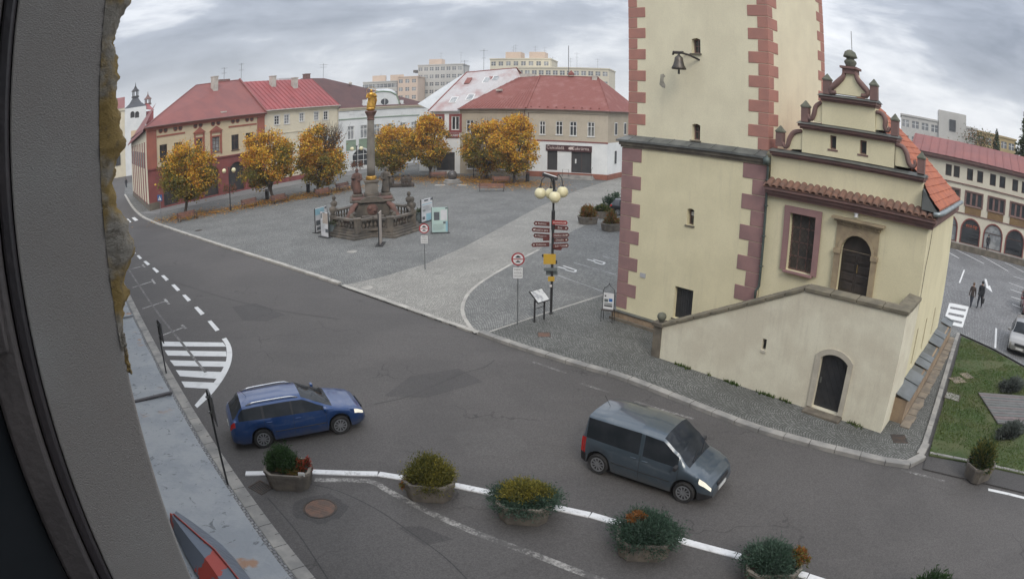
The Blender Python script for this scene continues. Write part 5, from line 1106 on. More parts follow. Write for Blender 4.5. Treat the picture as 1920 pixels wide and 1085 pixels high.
# ------------------------------------------------------------------ arcaded building on the right
RBF = Frame(G(1837, 470), -0.75)
rb_ = House('arcaded_building', 'cream office building with brown window panels over a row of tall arches', RBF, 'building')
A0, A1 = -9.5, 14.0; zA = rb_.p(1828, 303)[1]; zF1 = rb_.p(1850, 355)[1]; zF0 = rb_.p(1840, 408)[1]
amid, aw = [], 2.45
ax0 = rb_.p(1819, 440)[0]; ax1 = rb_.p(1861, 450)[0]; step_ = ax1-ax0
aw = step_*0.8
arcs = []; k = -3
while ax0+k*step_-aw/2 < A1:
    x = ax0+k*step_
    if x-aw/2 > A0: arcs.append(x)
    k += 1
zarch = rb_.p(1819, 411)[1]
up = [(1773,308,1782,324),(1788,310.5,1799.5,332),(1813,316.5,1824.5,338.5),(1832,321,1843.5,343.5),(1856,326.5,1867,349),(1874,331,1885,353),(1898,336.5,1908,359)]
ups = [rb_.win(q) for q in up]; wst = (ups[6][0]-ups[0][0])/3; zt1, zt0 = ups[2][3], ups[2][2]; wd = ups[2][1]-ups[2][0]
ux = sorted({round(x, 2) for q in ups for x in (q[0],)}); nxt = ux[-2]+2*(ux[2]-ux[0]) if False else None
ups = [(q[0], q[0]+wd, zt0, zt1) for q in ups]; p2 = ups[4][0]-ups[2][0]
for k in (1, 2, 3): ups += [(ups[4][0]+p2*(k+1), ups[4][0]+p2*(k+1)+wd, zt0, zt1), (ups[5][0]+p2*k, ups[5][0]+p2*k+wd, zt0, zt1)]
ups = [q for i, q in enumerate(ups) if q[1] < A1-0.1 and not any(abs(q[0]-r[0]) < wd for r in ups[:i])]
mid = [rb_.win(q) for q in [(1810, 360, 1842, 390), (1852.5, 369, 1885, 401)]]; mst = mid[1][0]-mid[0][0]; mz0, mz1 = mid[0][2]+0.1, mid[0][3]-0.1; mw = (mid[0][1]-mid[0][0])
mids = [(mid[0][0]+k*mst, mid[0][0]+k*mst+mw, mz0, mz1) for k in range(-2, 5) if A0+0.1 < mid[0][0]+k*mst and mid[0][0]+k*mst+mw < A1-.1]
b = MB(); wall(b, A0, A1, -0.05, zA, [(*q, 0) for q in ups+mids]+[(x-aw/2, x+aw/2, 0.3, zarch, aw/2) for x in arcs], 0, 0.25); b.poly([(A0, 0, 0), (A0, 0, zA), (A0, 12, zA), (A0, 12, 0)]); rb_.part('wall', b, pm('ivory_render', (0.61, 0.57, 0.46), (0.56, 0.52, 0.42), 0.6, 0.92, 12, 0.1))
for q in ups: window(rb_.o, *q, 0.08, 0, darkframe_m, glass_m, 0, (), 0.08)
for q in mids:
    o = window(rb_.o, *q, 0.08, 0, brown_m, glass_m, 2, (), 0.12, 0.25, 0.12, brown_m, 0.12, brown_m)
    b = MB(); b.box(q[0]+0.05, q[1]-0.05, -0.05, -0.002, q[2]-0.95, q[2]-0.08); rb_.part('apron_panel', b, pm('ochre_panel', (0.20, 0.125, 0.055), (0.17, 0.105, 0.05), 1, 0.8), o)
for k, x in enumerate(arcs):
    o = window(rb_.o, x-aw/2, x+aw/2, 0.3, zarch, 0.1, aw/2, darkframe_m, glass_pale_m if k % 2 else glass_m, 0, (0.62,), 0.08, 0.08, None, dred_m, 0.12, name='arched_window')
b = MB(); b.box(A0, A1, -0.12, -0.001, zF1-0.06, zF1+0.06); b.box(A0, A1, -0.08, -0.001, zF0-0.06, zF0+0.06); rb_.part('string_courses', b, brown_m)
ax_, az_ = rb_.p(1822, 424); text_on('eco.tip', 0.55, ax_, 0.06, az_, pm('orange_print', (0.5, 0.12, 0.05), None, 2), rb_.o)
b = MB()
for k in range(4): zz = az_-0.75-0.35*k; b.box(ax_-0.3, ax_+1.0, 0.085, 0.09, zz-0.04, zz+0.04)
rb_.part('window_print', b, dark_m)
b = MB(); b.box(A0-0.1, A1, -0.6, 0.0-0.002, zA-0.3, zA+0.02); b.box(A0-0.1, A1, -0.35, -0.003, zA-0.55, zA-0.302); rb_.part('eaves', b, brown_m)
zrd = rb_.p(1780, 262, 4.5)[1]; b = MB(); b.add([(A0-0.2, -0.75, zA), (A1, -0.75, zA), (A1, 4.5, zrd), (A0-0.2, 4.5, zrd), (A0-0.2, 11, zA), (A1, 11, zA)], [(0,1,2,3),(3,2,5,4),(0,3,4)]); ro_ = rb_.part('roof', b, redroof_m)
seams(rb_, ro_, (A0, -0.75, zA), (A1-0.2, -0.75, zA), (A0, 4.5, zrd), (A1-0.2, 4.5, zrd), 22, redroof_m)
b = MB(); b.box(A0, A1+2, -3.6, -3.3, -0.05, 0.62); rb_.part('terrace_wall', b, stone_m)
b = MB(); b.box(A0, A1+2, -3.3, 0.2, -0.05, 0.28); rb_.part('terrace', b, kerb_m)
# ------------------------------------------------------------------ far blocks
glass_far_m = pm('hazed_distant_glass', (0.13, 0.14, 0.15), (0.2, 0.21, 0.22), 0.2, 0.2, 3, 0.0)  # paler base colour paints haze and sky reflection into the far panes
panel_m = pm('grey_panel', (0.50, 0.49, 0.46), (0.44, 0.43, 0.405), 0.15, 0.9, 3, 0.05)
panel2_m = pm('cream_panel', (0.60, 0.555, 0.44), (0.55, 0.505, 0.40), 0.15, 0.9, 3, 0.05)
panel3_m = pm('peach_panel', (0.57, 0.45, 0.36), (0.53, 0.42, 0.335), 0.15, 0.9, 3, 0.05)
def block(name, label, px0, px1, ptop0, dist, az, m, side=None, floors=7, cols=6, stair=None, group='prefab blocks of flats behind the roofs', depth=14):
    v = ray(px0, ptop0); d = math.hypot(v.x, v.y); O = Vector((v.x/d*dist, v.y/d*dist)); F = Frame(O, az); h = House(name, label, F, 'apartment block', 0, group)
    W_ = h.p(px1, ptop0)[0]; zt = h.p(px0, ptop0)[1]
    b = MB(); fh = 2.9; ws = []
    for f in range(floors):
        for c in range(cols):
            cx = W_*(c+0.5)/cols; z0 = zt-1.9-f*fh-0.2
            if z0 > 1: ws.append((cx-0.8, cx+0.6, z0+0.1, z0+1.4))
    wall(b, 0, W_, 0, zt, [(*q, 0) for q in ws], 0, 0.3)
    b.poly([(0, 0, 0), (0, 0, zt), (0, depth, zt), (0, depth, 0)]); b.poly([(W_, 0, 0), (W_, depth, 0), (W_, depth, zt), (W_, 0, zt)]); b.poly([(0, 0, zt), (W_, 0, zt), (W_, depth, zt), (0, depth, zt)])
    h.part('wall', b, m)
    for q in ws:
        f = MB(); f.box(q[0], q[1], 0.1, 0.16, q[2], q[3]); o = h.part('window', f, random.choice((glass_far_m, glass_far_m, glass_pale_m))); g = MB(); g.box(q[0], q[1], 0.05, 0.099, q[2]+0.7, q[2]+0.78); g.box((q[0]+q[1])/2-.06, (q[0]+q[1])/2+.06, 0.045, 0.0985, q[2], q[3]); h.part('frame', g, whiteframe_m, o)
    b = MB(); b.box(-0.2, W_+0.2, -0.2, depth, zt+0.01, zt+0.35); h.part('parapet', b, m)
    for f in stair or (): b = MB(); b.box(W_*f-2.4, W_*f+2.4, 3, 9, zt+0.35, zt+2.6); h.part('lift_house', b, panel3_m)
    return h, W_, zt
h1, W1_, z1_ = block('apartment_block', 'grey seven storey block of flats with peach lift houses behind the white house', 681, 745, 156, 230, 0.15, panel_m, floors=6, cols=9, stair=(0.45, 0.98))
h1b, *_ = block('apartment_block', 'peach fronted end of the block of flats beside the taller grey one', 746, 783, 146, 226, -0.05, panel3_m, floors=7, cols=3)
h2, W2_, z2_ = block('apartment_block', 'tall grey prefab block of flats standing above the pale sheet roof', 784, 868, 124, 240, -0.1, panel_m, floors=8, cols=8, stair=(0.35,))
for k in range(7):
    b = MB(); z = z2_-2.6-k*2.9; b.box(-1.5, -0.01, -1.3, 2.5, z, z+1.0); h2.part('balcony', b, pm('dark_balcony_%d' % k, (0.12, 0.115, 0.11), None, 1))
h3, W3_, z3_ = block('apartment_block', 'cream block of flats with roof aerials behind the grey roof gable', 919, 1032, 112, 200, -0.22, panel2_m, floors=4, cols=8, stair=(0.35, 0.75))
h4, W4_, z4_ = block('apartment_block', 'long pale stepped block of flats above the taupe house roofs', 970, 1142, 128, 190, -0.28, panel2_m, floors=4, cols=13)
for hh, ww, zz, fr in ((h3, W3_, z3_, (0.33, 0.37, 0.7, 0.86)), (h4, W4_, z4_, (0.35, 0.55, 0.62, 0.85)), (h2, W2_, z2_, (0.45, 0.9)), (h1, W1_, z1_, (0.5,))):
    for f in fr: aerial(hh, ww*f, 5, zz, zz+random.uniform(3.0, 5.5), ((0.9, 1.6), (0.7, 1.0)))
h5, *_ = block('apartment_block', 'grey block with square windows and a lift tower behind the arcaded building', 1690, 1832, 216, 120, -0.62, panel_m, floors=3, cols=8, group='offices beyond the arcaded building')
x = h5.p(1786, 215)[0]; zt5 = h5.p(1786, 211)[1]; b = MB(); b.box(x-3, x+3, -0.4, 4, 0, zt5); h5.part('lift_tower', b, panel_m); b = MB(); b.box(x-3, x+3, -0.6, -0.405, 0, zt5-5.2); h5.part('peach_panel', b, panel3_m); b = MB(); b.box(x-0.7, x+0.7, -0.55, -0.41, zt5-3.5, zt5-1.4); h5.part('tower_window', b, glass_m)
h6, *_ = block('yellow_building', 'plain ochre building behind the arcaded building roof', 1832, 1905, 247, 125, -0.55, pm('ochre_render', (0.40, 0.31, 0.16), None, 0.5), floors=1, cols=5, group='offices beyond the arcaded building')
# ------------------------------------------------------------------ far church on the left
v = ray(234, 210); d = math.hypot(v.x, v.y); FCF = Frame(Vector((v.x/d*150, v.y/d*150)), 0.62)
fc = House('far_church', 'white baroque church with black pyramid roof and two lantern spires down the side street', FCF, 'church', 0)
FW = fc.p(274, 210)[0]; zt = fc.p(250, 202)[1]; Wc = FW/2
bw = [(fc.p(p, 210)[0]-0.55, fc.p(p, 210)[0]+0.55, fc.p(p, 221)[1], fc.p(p, 209)[1], 0.5) for p in (248.5, 257)]
b = MB(); wall(b, 0, FW, -0.1, zt, bw, 0, 0.4); b.poly([(FW, 0, 0), (FW, 10, 0), (FW, 10, zt), (FW, 0, zt)]); b.poly([(0, 0, 0), (0, 0, zt), (0, 10, zt), (0, 10, 0)]); fc.part('wall', b, whitewall_m)
for q in bw: b = MB(); b.prism(arch_pts(*q), 0.3, 0.35); fc.part('louvre', b, dark_m)
zp_ = fc.p(255, 183, 5)[1]; b = MB(); b.lathe([(FW*0.78, zt), (FW*0.4, zt+(zp_-zt)*0.45), (0.9, zp_)], 4, (Wc, 5, 0), a0=PI/4); fc.part('pyramid_roof', b, pm('slate_roof', (0.06, 0.065, 0.075), None, 1, 0.6))
def lantern(x, y, z0, z1, m):
    b = MB(); h_ = z1-z0; b.lathe([(1.0, z0), (1.0, z0+h_*0.12), (0.75, z0+h_*0.13)], 8, (x, y, 0))
    for k in range(6): a = 2*PI*k/6; b.tube([(x+0.7*math.cos(a), y+0.7*math.sin(a), z0+h_*0.12), (x+0.7*math.cos(a), y+0.7*math.sin(a), z0+h_*0.42)], 0.13, 5)
    b.lathe([(1.1, z0+h_*0.42), (1.0, z0+h_*0.47), (0.45, z0+h_*0.62), (0.12, z0+h_*0.8), (0.04, z1)], 8, (x, y, 0)); fc.part('lantern_spire', b, m)
lantern(Wc, 5, zp_-0.1, fc.p(255, 155, 5)[1], dark_m)
x2, zz2 = fc.p(277, 197, 8); lantern(x2, 8, zz2, fc.p(277, 172, 8)[1], brown_m)
b = MB(); b.add([(FW+0.02, 2, fc.p(275, 205, 2)[1]), (fc.p(290, 207, 2)[0], 2, fc.p(290, 207, 2)[1]), (x2, 8, zz2+0.5), (FW+0.02, 8, zz2+0.5)], [(0,1,2,3)]); b.box(FW+0.02, fc.p(288, 207, 2)[0], 2.3, 9, 0, fc.p(288, 207, 2)[1]); fc.part('nave_roof', b, redroof2_m)
NX = fc.p(196, 230)[0]; zn = fc.p(215, 205)[1]
b = MB(); b.box(NX, -0.02, 0.6, 14, -0.1, zn); b.box(NX, -0.02, 0.3, 0.6, zn-0.6, zn-0.1); fc.part('nave_wall', b, cream2_m)
for px in (222, 226):
    x = fc.p(px, 240)[0]; b = MB(); b.box(x-1.5, x+0.2, 0.45, 0.59, fc.p(px, 262)[1], fc.p(px, 243)[1]); fc.part('nave_window', b, dark_m)
x = fc.p(223, 300)[0]; b = MB(); b.box(x-1.6, x+0.4, 0.4, 0.58, fc.p(223, 310)[1], fc.p(223, 290)[1]); fc.part('nave_door', b, dark_m)
b = MB(); b.add([(NX, 0.2, zn), (-0.02, 0.2, zn), (-0.02, 7, fc.p(228, 183, 7)[1]), (NX, 7, fc.p(228, 183, 7)[1])], [(0,1,2,3)]); b.add([(NX, 0.25, zn-0.1), (-2.0, 0.25, zn-0.1), (-3.2, 0.25, zn+3.2), (NX, 0.25, zn+4)], [(0,1,2,3)], 0); fc.part('nave_gable_roof', b, redroof_m)
# ------------------------------------------------------------------ the window the camera looks out of, and its house
from mathutils import noise as mnoise
reveal_m = pm('grey_reveal_plaster', (0.40, 0.395, 0.375), (0.34, 0.315, 0.29), 1.8, 0.95, 420, 0.35, streak=0.4, streakc=(0.29, 0.225, 0.185))
rough_m, t_, b_ = nodes('crumbling_mortar'); p_ = POS(t_)
c_ = MIX(t_, ss(t_, noise(t_, p_, 14, 4), 0.42, 0.6), (0.36, 0.25, 0.09), (0.36, 0.33, 0.28)); c_ = MIX(t_, M_(t_, 'MULTIPLY', ss(t_, noise(t_, p_, 60, 4), 0.5, 0.7), 0.6), c_, (0.16, 0.13, 0.09)); t_.links.new(c_, b_.inputs['Base Color']); b_.inputs['Roughness'].default_value = 0.95
bump(t_, b_, noise(t_, p_, 170, 6, 0.75), 1.0, 0.009)
ledge_m, t_, b_ = nodes('flaking_ledge_paint'); p_ = POS(t_)
n_a = noise(t_, p_, 6, 6, 0.7); n_b = noise(t_, p_, 26, 5, 0.7, 1.0); n_c = noise(t_, p_, 2.2, 3)
c_ = MIX(t_, ss(t_, n_a, 0.4, 0.62), (0.23, 0.25, 0.268), (0.29, 0.305, 0.315)); c_ = MIX(t_, M_(t_, 'MULTIPLY', ss(t_, n_b, 0.585, 0.64), 0.9), c_, (0.10, 0.11, 0.12))
c_ = MIX(t_, M_(t_, 'MULTIPLY', M_(t_, 'MULTIPLY', ss(t_, noise(t_, p_, 9, 5, 0.6), 0.58, 0.68), ss(t_, n_c, 0.5, 0.62)), 0.85), c_, (0.30, 0.15, 0.07))
t_.links.new(c_, b_.inputs['Base Color']); b_.inputs['Roughness'].default_value = 0.55; bump(t_, b_, n_b, 0.5, 0.006)
frame_m = pm('dark_window_timber', (0.12, 0.105, 0.10), (0.085, 0.075, 0.073), 4, 0.5, 60, 0.15)
seal_m = pm('black_window_seal', (0.035, 0.032, 0.035), (0.05, 0.043, 0.045), 6, 0.45, 50, 0.1)
facade_m = pm('near_house_render', (0.30, 0.28, 0.24), (0.24, 0.22, 0.19), 0.8, 0.95, 60, 0.3)
nh = thing('near_house', 'grey plastered window reveal of the house the street is seen from, with crumbling edge', 'house', (0, 0, 0), math.atan2(-HS.u.y, -HS.u.x))
# local axes of nh: x = up the street, y = into the house
NO, NI, ZS, ZT = 0.062, -0.108, 8.86, 11.1
def nbox(name, a0, a1, n0, n1, z0, z1, m, bev=0.0):
    b = MB(); b.box(a0, a1, -n1, -n0, z0, z1); o = b.build(name, m, nh)
    if bev: bevel(o, bev, 2)
    return o
nbox('reveal', 1.0, 1.6, NI, NO, ZS, ZT, reveal_m, 0.004)
nbox('facade_upper', -0.899, 1.6, -0.3, NO-0.001, ZT, 11.5, facade_m); nbox('facade_lower', -3.0, 60, -0.3, NO-0.002, 0, ZS-0.03, facade_m); nbox('facade_far', 1.602, 60, -0.3, NO-0.003, ZS-0.028, 11.5, facade_m); nbox('facade_near', -40.0, -0.9, -0.3, NO-0.004, ZS-0.028, 11.5, facade_m); nbox('facade_base', -40.0, -3.001, -0.3, NO-0.005, 0, ZS-0.03, facade_m)
nbox('room_ceiling', -3.0, 1.6, -4.0, -0.31, 11.3, 11.4, frame_m); nbox('room_floor', -3.0, 1.6, -4.0, -0.31, 8.0, 8.1, frame_m); nbox('room_back', -3.0, 1.6, -4.1, -4.0, 8.0, 11.4, frame_m); nbox('room_side', 1.6, 1.7, -4.0, -0.31, 8.0, 11.4, frame_m); nbox('room_end', -3.1, -3.0, -4.0, -0.31, 8.0, 11.4, frame_m)
nbox('inner_sill', -0.9, 1.6, -0.3, NO-0.01, ZS-0.028, ZS-0.004, frame_m)
wf = nbox('window_frame', 0.985, 1.5, -0.134, NI-0.002, ZS, ZT, seal_m, 0.006)
cs = nbox('casement', 0.965, 1.5, -0.20, -0.1365, ZS, ZT, frame_m, 0.008)
nbox('casement_rail', 0.94, 0.964, -0.26, -0.15, 9.52, 9.60, frame_m, 0.004); nbox('casement_glass', 0.99, 1.0, -0.42, -0.205, ZS, ZT, glass_m)
nbox('casement_stile', 0.93, 0.985, -0.48, -0.425, ZS, ZT, frame_m, 0.006)
# crumbling mortar along the outer corner
b = MB(); rings = []; z = 9.47
while z < 10.75:
    zz = z-9.47
    w = 0.027+0.016*mnoise.noise((z*3.1, 1.7, 0))+0.014*mnoise.noise((z*13.0, 4.2, 0))+0.008*mnoise.noise((z*37.0, 2.2, 0))
    bl = 0.018*max(0, mnoise.noise((z*9.3, 9.2, 0)))+0.018*math.exp(-((z-9.625)/0.035)**2)+0.016*math.exp(-((z-10.03)/0.03)**2)+0.02*math.exp(-((z-10.005+0.22)/0.025)**2)
    w = max(0.014, w+bl)*min(1, 0.15+zz*12)
    r = []
    for k in range(12):
        t = PI*k/11; j = 0.007*mnoise.noise((z*34, k*2.2, 3.0))+0.006*mnoise.noise((z*90, k*3.1, 1.0))+0.003*mnoise.noise((z*220, k*7.1, 5.0))
        aa = 0.998+0.035*(1-math.cos(t))*0.9; n_ = NO-0.004+(w+j)*math.sin(t)**0.7 if 0 < t < PI else NO-0.004
        r.append((aa+j*0.6, -n_, z+0.004*mnoise.noise((k*3.0, z*9, 7))))
    rings.append(r); z += 0.0035
b.loft(rings, closed=False, cap=False); b.add([p for p in rings[0]], [tuple(range(12))]); b.build('crumbling_edge', rough_m, nh, True)
b = MB()
for k in range(220):
    z = random.uniform(9.42, 9.49); b.ball((0.999+random.uniform(0, .03), -(NO+random.uniform(-.003, .006)), z), random.uniform(0.0015, 0.004), 5, 4)
b.build('mortar_crumbs', rough_m, nh, kind='stuff')
# metal ledge in folded sheets
zl_ = 8.895; edges = [0.2]
for px, py in ((300, 745), (256, 592), (247, 548)):
    q = G(px, py, zl_); edges.append(Vector((q.x, q.y)).dot(Vector((-HS.u.x, -HS.u.y))))
edges += [9.0, 14.0, 25.0, 45.0]
for k in range(len(edges)-1):
    a0, a1 = edges[k], edges[k+1]-0.004; b = MB(); n_s = 12; L_, R_2, D_ = [], [], []
    for i in range(n_s+1):
        a = a0+(a1-a0)*i/n_s; w_ = 0.004*mnoise.noise((a*5, 2, 0)); L_.append((a, -(NO-0.06), zl_+0.012)); R_2.append((a, -(0.281+w_), zl_+w_)); D_.append((a, -(0.285+w_), zl_-0.05))
    b.strip(L_, R_2); b.strip(R_2, D_)
    o = b.build('ledge_sheet', ledge_m, nh)
    if k: s = MB(); s.box(a0-0.009, a0+0.009, -0.286, -(NO-0.05), zl_+0.004, zl_+0.013); bevel(s.build('folded_seam', seal_m if k == 1 else ledge_m, nh), 0.004, 2)
# bent sheet lying on the ledge, flaking red over blue
fold_m, t_, b_ = nodes('flaking_red_blue_paint'); p_ = POS(t_)
c_ = MIX(t_, ss(t_, noise(t_, p_, 11, 4, 0.6), 0.49, 0.51), (0.12, 0.145, 0.185), (0.36, 0.05, 0.035)); t_.links.new(c_, b_.inputs['Base Color']); b_.inputs['Roughness'].default_value = 0.5
blue_m = pm('dull_blue_sheet', (0.12, 0.145, 0.18), (0.09, 0.105, 0.13), 8, 0.5, 60, 0.2)
red_m = pm('flaking_red_paint', (0.36, 0.05, 0.035), (0.25, 0.045, 0.04), 9, 0.5, 60, 0.2)
def nl(px, py, z): q = G(px, py, z); w2 = Vector((q.x, q.y)); return (w2.dot(-HS.u), -w2.dot(hsn), z)
fs = thing('bent_sheet', 'folded blue metal sheet with flaking red paint lying on the window ledge', 'metal sheet', (0, 0, 0), math.atan2(-HS.u.y, -HS.u.x))
zr2 = zl_+0.05
ridge = [nl(p[0], p[1], zr2) for p in [(326, 964), (350, 985), (376, 1008), (402, 1030), (424, 1056), (446, 1084), (470, 1118)]]
inn_ = [nl(p[0], p[1], zl_+0.016) for p in [(318, 976), (330, 1005), (345, 1035), (362, 1065), (378, 1090), (395, 1120), (410, 1150)]]
out_ = [nl(p[0], p[1], zl_+0.014) for p in [(330, 957), (358, 976), (388, 998), (416, 1020), (440, 1046), (462, 1074), (488, 1108)]]
b = MB(); mid_ = [((Vector(a)+Vector(c))/2+Vector((0, 0, 0.016))) for a, c in zip(ridge, inn_)]; b.strip(inn_, mid_); b.strip(mid_, ridge); b.build('inner_fold', fold_m, fs, True)
b = MB(); b.strip(ridge, out_); b.build('outer_fold', blue_m, fs, True)
b = MB(); b.tube([Vector(p)+Vector((0, 0, 0.002)) for p in ridge], 0.0022, 6); b.build('ridge_bead', red_m, fs, True)
# street signs on the near pavement, seen from above and nearly edge-on
signback_m = pm('sign_back', (0.11, 0.11, 0.115), (0.085, 0.085, 0.09), 3, 0.5, 40, 0.1, 0.4)
pole_m = pm('galvanised_pole', (0.27, 0.28, 0.285), (0.2, 0.21, 0.215), 3, 0.45, 40, 0.1, 0.6)
darkpole_m = pm('dark_pole', (0.03, 0.032, 0.034), (0.045, 0.045, 0.045), 3, 0.5, 40, 0.1, 0.3)
def edge_sign(base, top, side, bot, label):
    g = G(*base, 0.1); v = ray(*top); zt = CAM_H+v.z/math.hypot(v.x, v.y)*math.hypot(g.x, g.y)
    t = thing('street_sign', label, 'sign', g, 0); h = zt-0.1
    b = MB(); b.tube([(0, 0, 0), (0, 0, h)], 0.032, 8); b.build('pole', darkpole_m, t)
    s = G(*side, zt); d = (s-Vector((g.x, g.y, zt))); d.z = 0; d = d.normalized()*0.55
    b = MB(); n = Vector((-d.y, d.x, 0)).normalized(); b.obox(Vector((0, 0, h-0.42))+d*0.5+n*0.05, d*0.5, n*0.012, Vector((0, 0, 0.42))); b.build('plate', signback_m, t)
    for z in (0.2, 0.65): b = MB(); b.box(-0.05, 0.05, -0.05, 0.05, h-z-0.03, h-z+0.03); b.build('clamp', pole_m, t)
edge_sign((427, 907), (382, 731), (394, 746), None, 'dark street sign on a pole seen edge-on beside the hatched road marking')
edge_sign((312, 700), (293, 600), (299, 606), None, 'second dark street sign on the near pavement beside the parking bay marks')
# ------------------------------------------------------------------ street furniture
globe_m = pm('cream_lamp_globe', (0.72, 0.66, 0.42), (0.66, 0.60, 0.38), 3, 0.3, 20, 0.0)
black_m = pm('black_paint', (0.022, 0.022, 0.024), (0.035, 0.035, 0.036), 4, 0.45, 40, 0.1)
flower_m = pm('red_flowers', (0.30, 0.045, 0.03), (0.18, 0.09, 0.04), 12, 0.8, 60, 0.2)
leafdark_m = pm('dark_leaf', (0.035, 0.06, 0.022), (0.055, 0.075, 0.03), 8, 0.7, 60, 0.2)
def leafmesh(name, n, sampler, size, mats, seed=1, flatness=0.6, quad=False, mpick=None):
    """many small leaf faces spread through a volume"""
    rg = np.random.RandomState(seed); V = np.zeros((n*4, 3)); 
    P = np.array([sampler(rg) for _ in range(n)])
    U = rg.normal(size=(n, 3)); U[:, 2] *= flatness; U /= np.linalg.norm(U, axis=1)[:, None]
    W_ = rg.normal(size=(n, 3)); W_ -= (W_*U).sum(1)[:, None]*U; W_ /= np.linalg.norm(W_, axis=1)[:, None]
    s = size*(0.6+0.8*rg.rand(n))[:, None]
    V[0::4] = P-U*s; V[1::4] = P+W_*s*0.55; V[2::4] = P+U*s; V[3::4] = P-W_*s*0.55
    F = np.arange(n*4).reshape(n, 4)
    me = bpy.data.meshes.new(name); me.from_pydata(V.tolist(), [], F.tolist())
    mats = mats if isinstance(mats, (list, tuple)) else [mats]
    for m in mats: me.materials.append(m)
    if len(mats) > 1: me.polygons.foreach_set('material_index', rg.randint(0, len(mats), n) if mpick is None else [mpick(p, rg) for p in P])
    return me
def street_lamp(base, top, label, globes=2, group='globe lamps round the square', baskets=True, spread=0.55, rz=0.3):
    g = G(*base, SQZ); v = ray(*top); h = CAM_H+v.z/math.hypot(v.x, v.y)*math.hypot(g.x, g.y)-SQZ
    t = thing('street_lamp', label, 'street lamp', g, rz, group)
    b = MB(); b.lathe([(0.11, 0), (0.11, 0.5), (0.07, 0.6), (0.055, h*0.6), (0.05, h)], 10); b.build('post', black_m, t)
    for k in range(globes):
        a = 2*PI*k/globes; c, s = math.cos(a)*spread, math.sin(a)*spread
        b = MB(); b.tube([(0, 0, h-0.25), (c*0.4, s*0.4, h+0.05), (c*0.8, s*0.8, h+0.05), (c, s, h-0.08)], 0.022, 6); b.lathe([(0.10, -0.02), (0.05, 0.06), (0.03, 0.1)], 10, (c, s, h-0.16)); b.build('arm', black_m, t)
        b = MB(); b.ball((c, s, h-0.38), 0.25, 16, 10); b.build('globe', globe_m, t, True)
    if baskets:
        for sx in (-0.42, 0.42):
            me = leafmesh('flower_basket', 260, lambda rg: np.array([sx, 0, h-2.3])+rg.normal(size=3)*np.array([0.2, 0.2, 0.22]), 0.07, [flower_m, leafdark_m], 3); link('flower_basket', me, t, kind='stuff')
    return t
street_lamp((432.5, 395), (428.5, 313), 'black globe lamp with red flower basket before the terracotta arcade')
street_lamp((670, 356), (666, 273), 'black globe lamp with flower baskets before the white house')
street_lamp((1022, 322), (1019, 270), 'black globe lamp with red flowers beside the confectioner house')
# main lamp post with finger signs
g = G(1033, 588, SQZ); LPF = Frame((g.x, g.y), 0.0)
def lz(py): v = ray(1033, py); return CAM_H+v.z/math.hypot(v.x, v.y)*math.hypot(g.x, g.y)-SQZ
lp = thing('signpost_lamp', 'tall black lamp post with cream globes and brown finger signs beside the info lectern', 'lamp post', g, 0)
b = MB(); H_ = lz(333); b.lathe([(0.09, 0), (0.09, 0.05), (0.062, 0.08), (0.06, H_*0.62), (0.085, H_*0.63), (0.085, H_*0.76), (0.05, H_*0.77), (0.045, H_)], 12); b.build('post', black_m, lp)
gl = [(-0.60, 0.05, 363), (0.03, -0.42, 367), (0.42, 0.25, 361), (-0.1, 0.55, 366)]
for x, y, py in gl:
    z = lz(py); b = MB(); q = Vector((x, y, 0)); b.tube([(0, 0, z+0.1), q*0.12+Vector((0, 0, z+0.6)), q*0.5+Vector((0, 0, z+0.85)), q*0.9+Vector((0, 0, z+0.62)), q+Vector((0, 0, z+0.3))], 0.022, 6); b.lathe([(0.11, 0.18), (0.08, 0.26), (0.03, 0.34)], 10, (x, y, z)); b.build('arm', black_m, lp)
    b = MB(); b.ball((x, y, z), 0.265, 18, 12); b.build('globe', globe_m, lp, True)
b = MB(); b.obox((-0.18, 0, H_+0.05), (0.34, 0, -0.10), (0, 0.16, 0), (0.02, 0, 0.06)); b.build('sensor_housing', black_m, lp); b = MB(); b.obox((-0.16, 0, H_+0.125), (0.28, 0, -0.085), (0, 0.13, 0), (0.003, 0, 0.008)); b.build('sensor_panel', whiteframe_m, lp)
sign_b = pm('brown_finger_sign', (0.115, 0.032, 0.028), (0.10, 0.03, 0.027), 2, 0.5, 30, 0.05); sign_r = pm('red_finger_sign', (0.30, 0.035, 0.03), (0.27, 0.035, 0.03), 2, 0.5, 30, 0.05); sign_y = pm('yellow_trail_sign', (0.50, 0.31, 0.035), (0.45, 0.28, 0.035), 2, 0.5, 30, 0.05); sign_g = pm('grey_trail_sign', (0.14, 0.16, 0.155), (0.11, 0.125, 0.125), 2, 0.5, 30, 0.05)
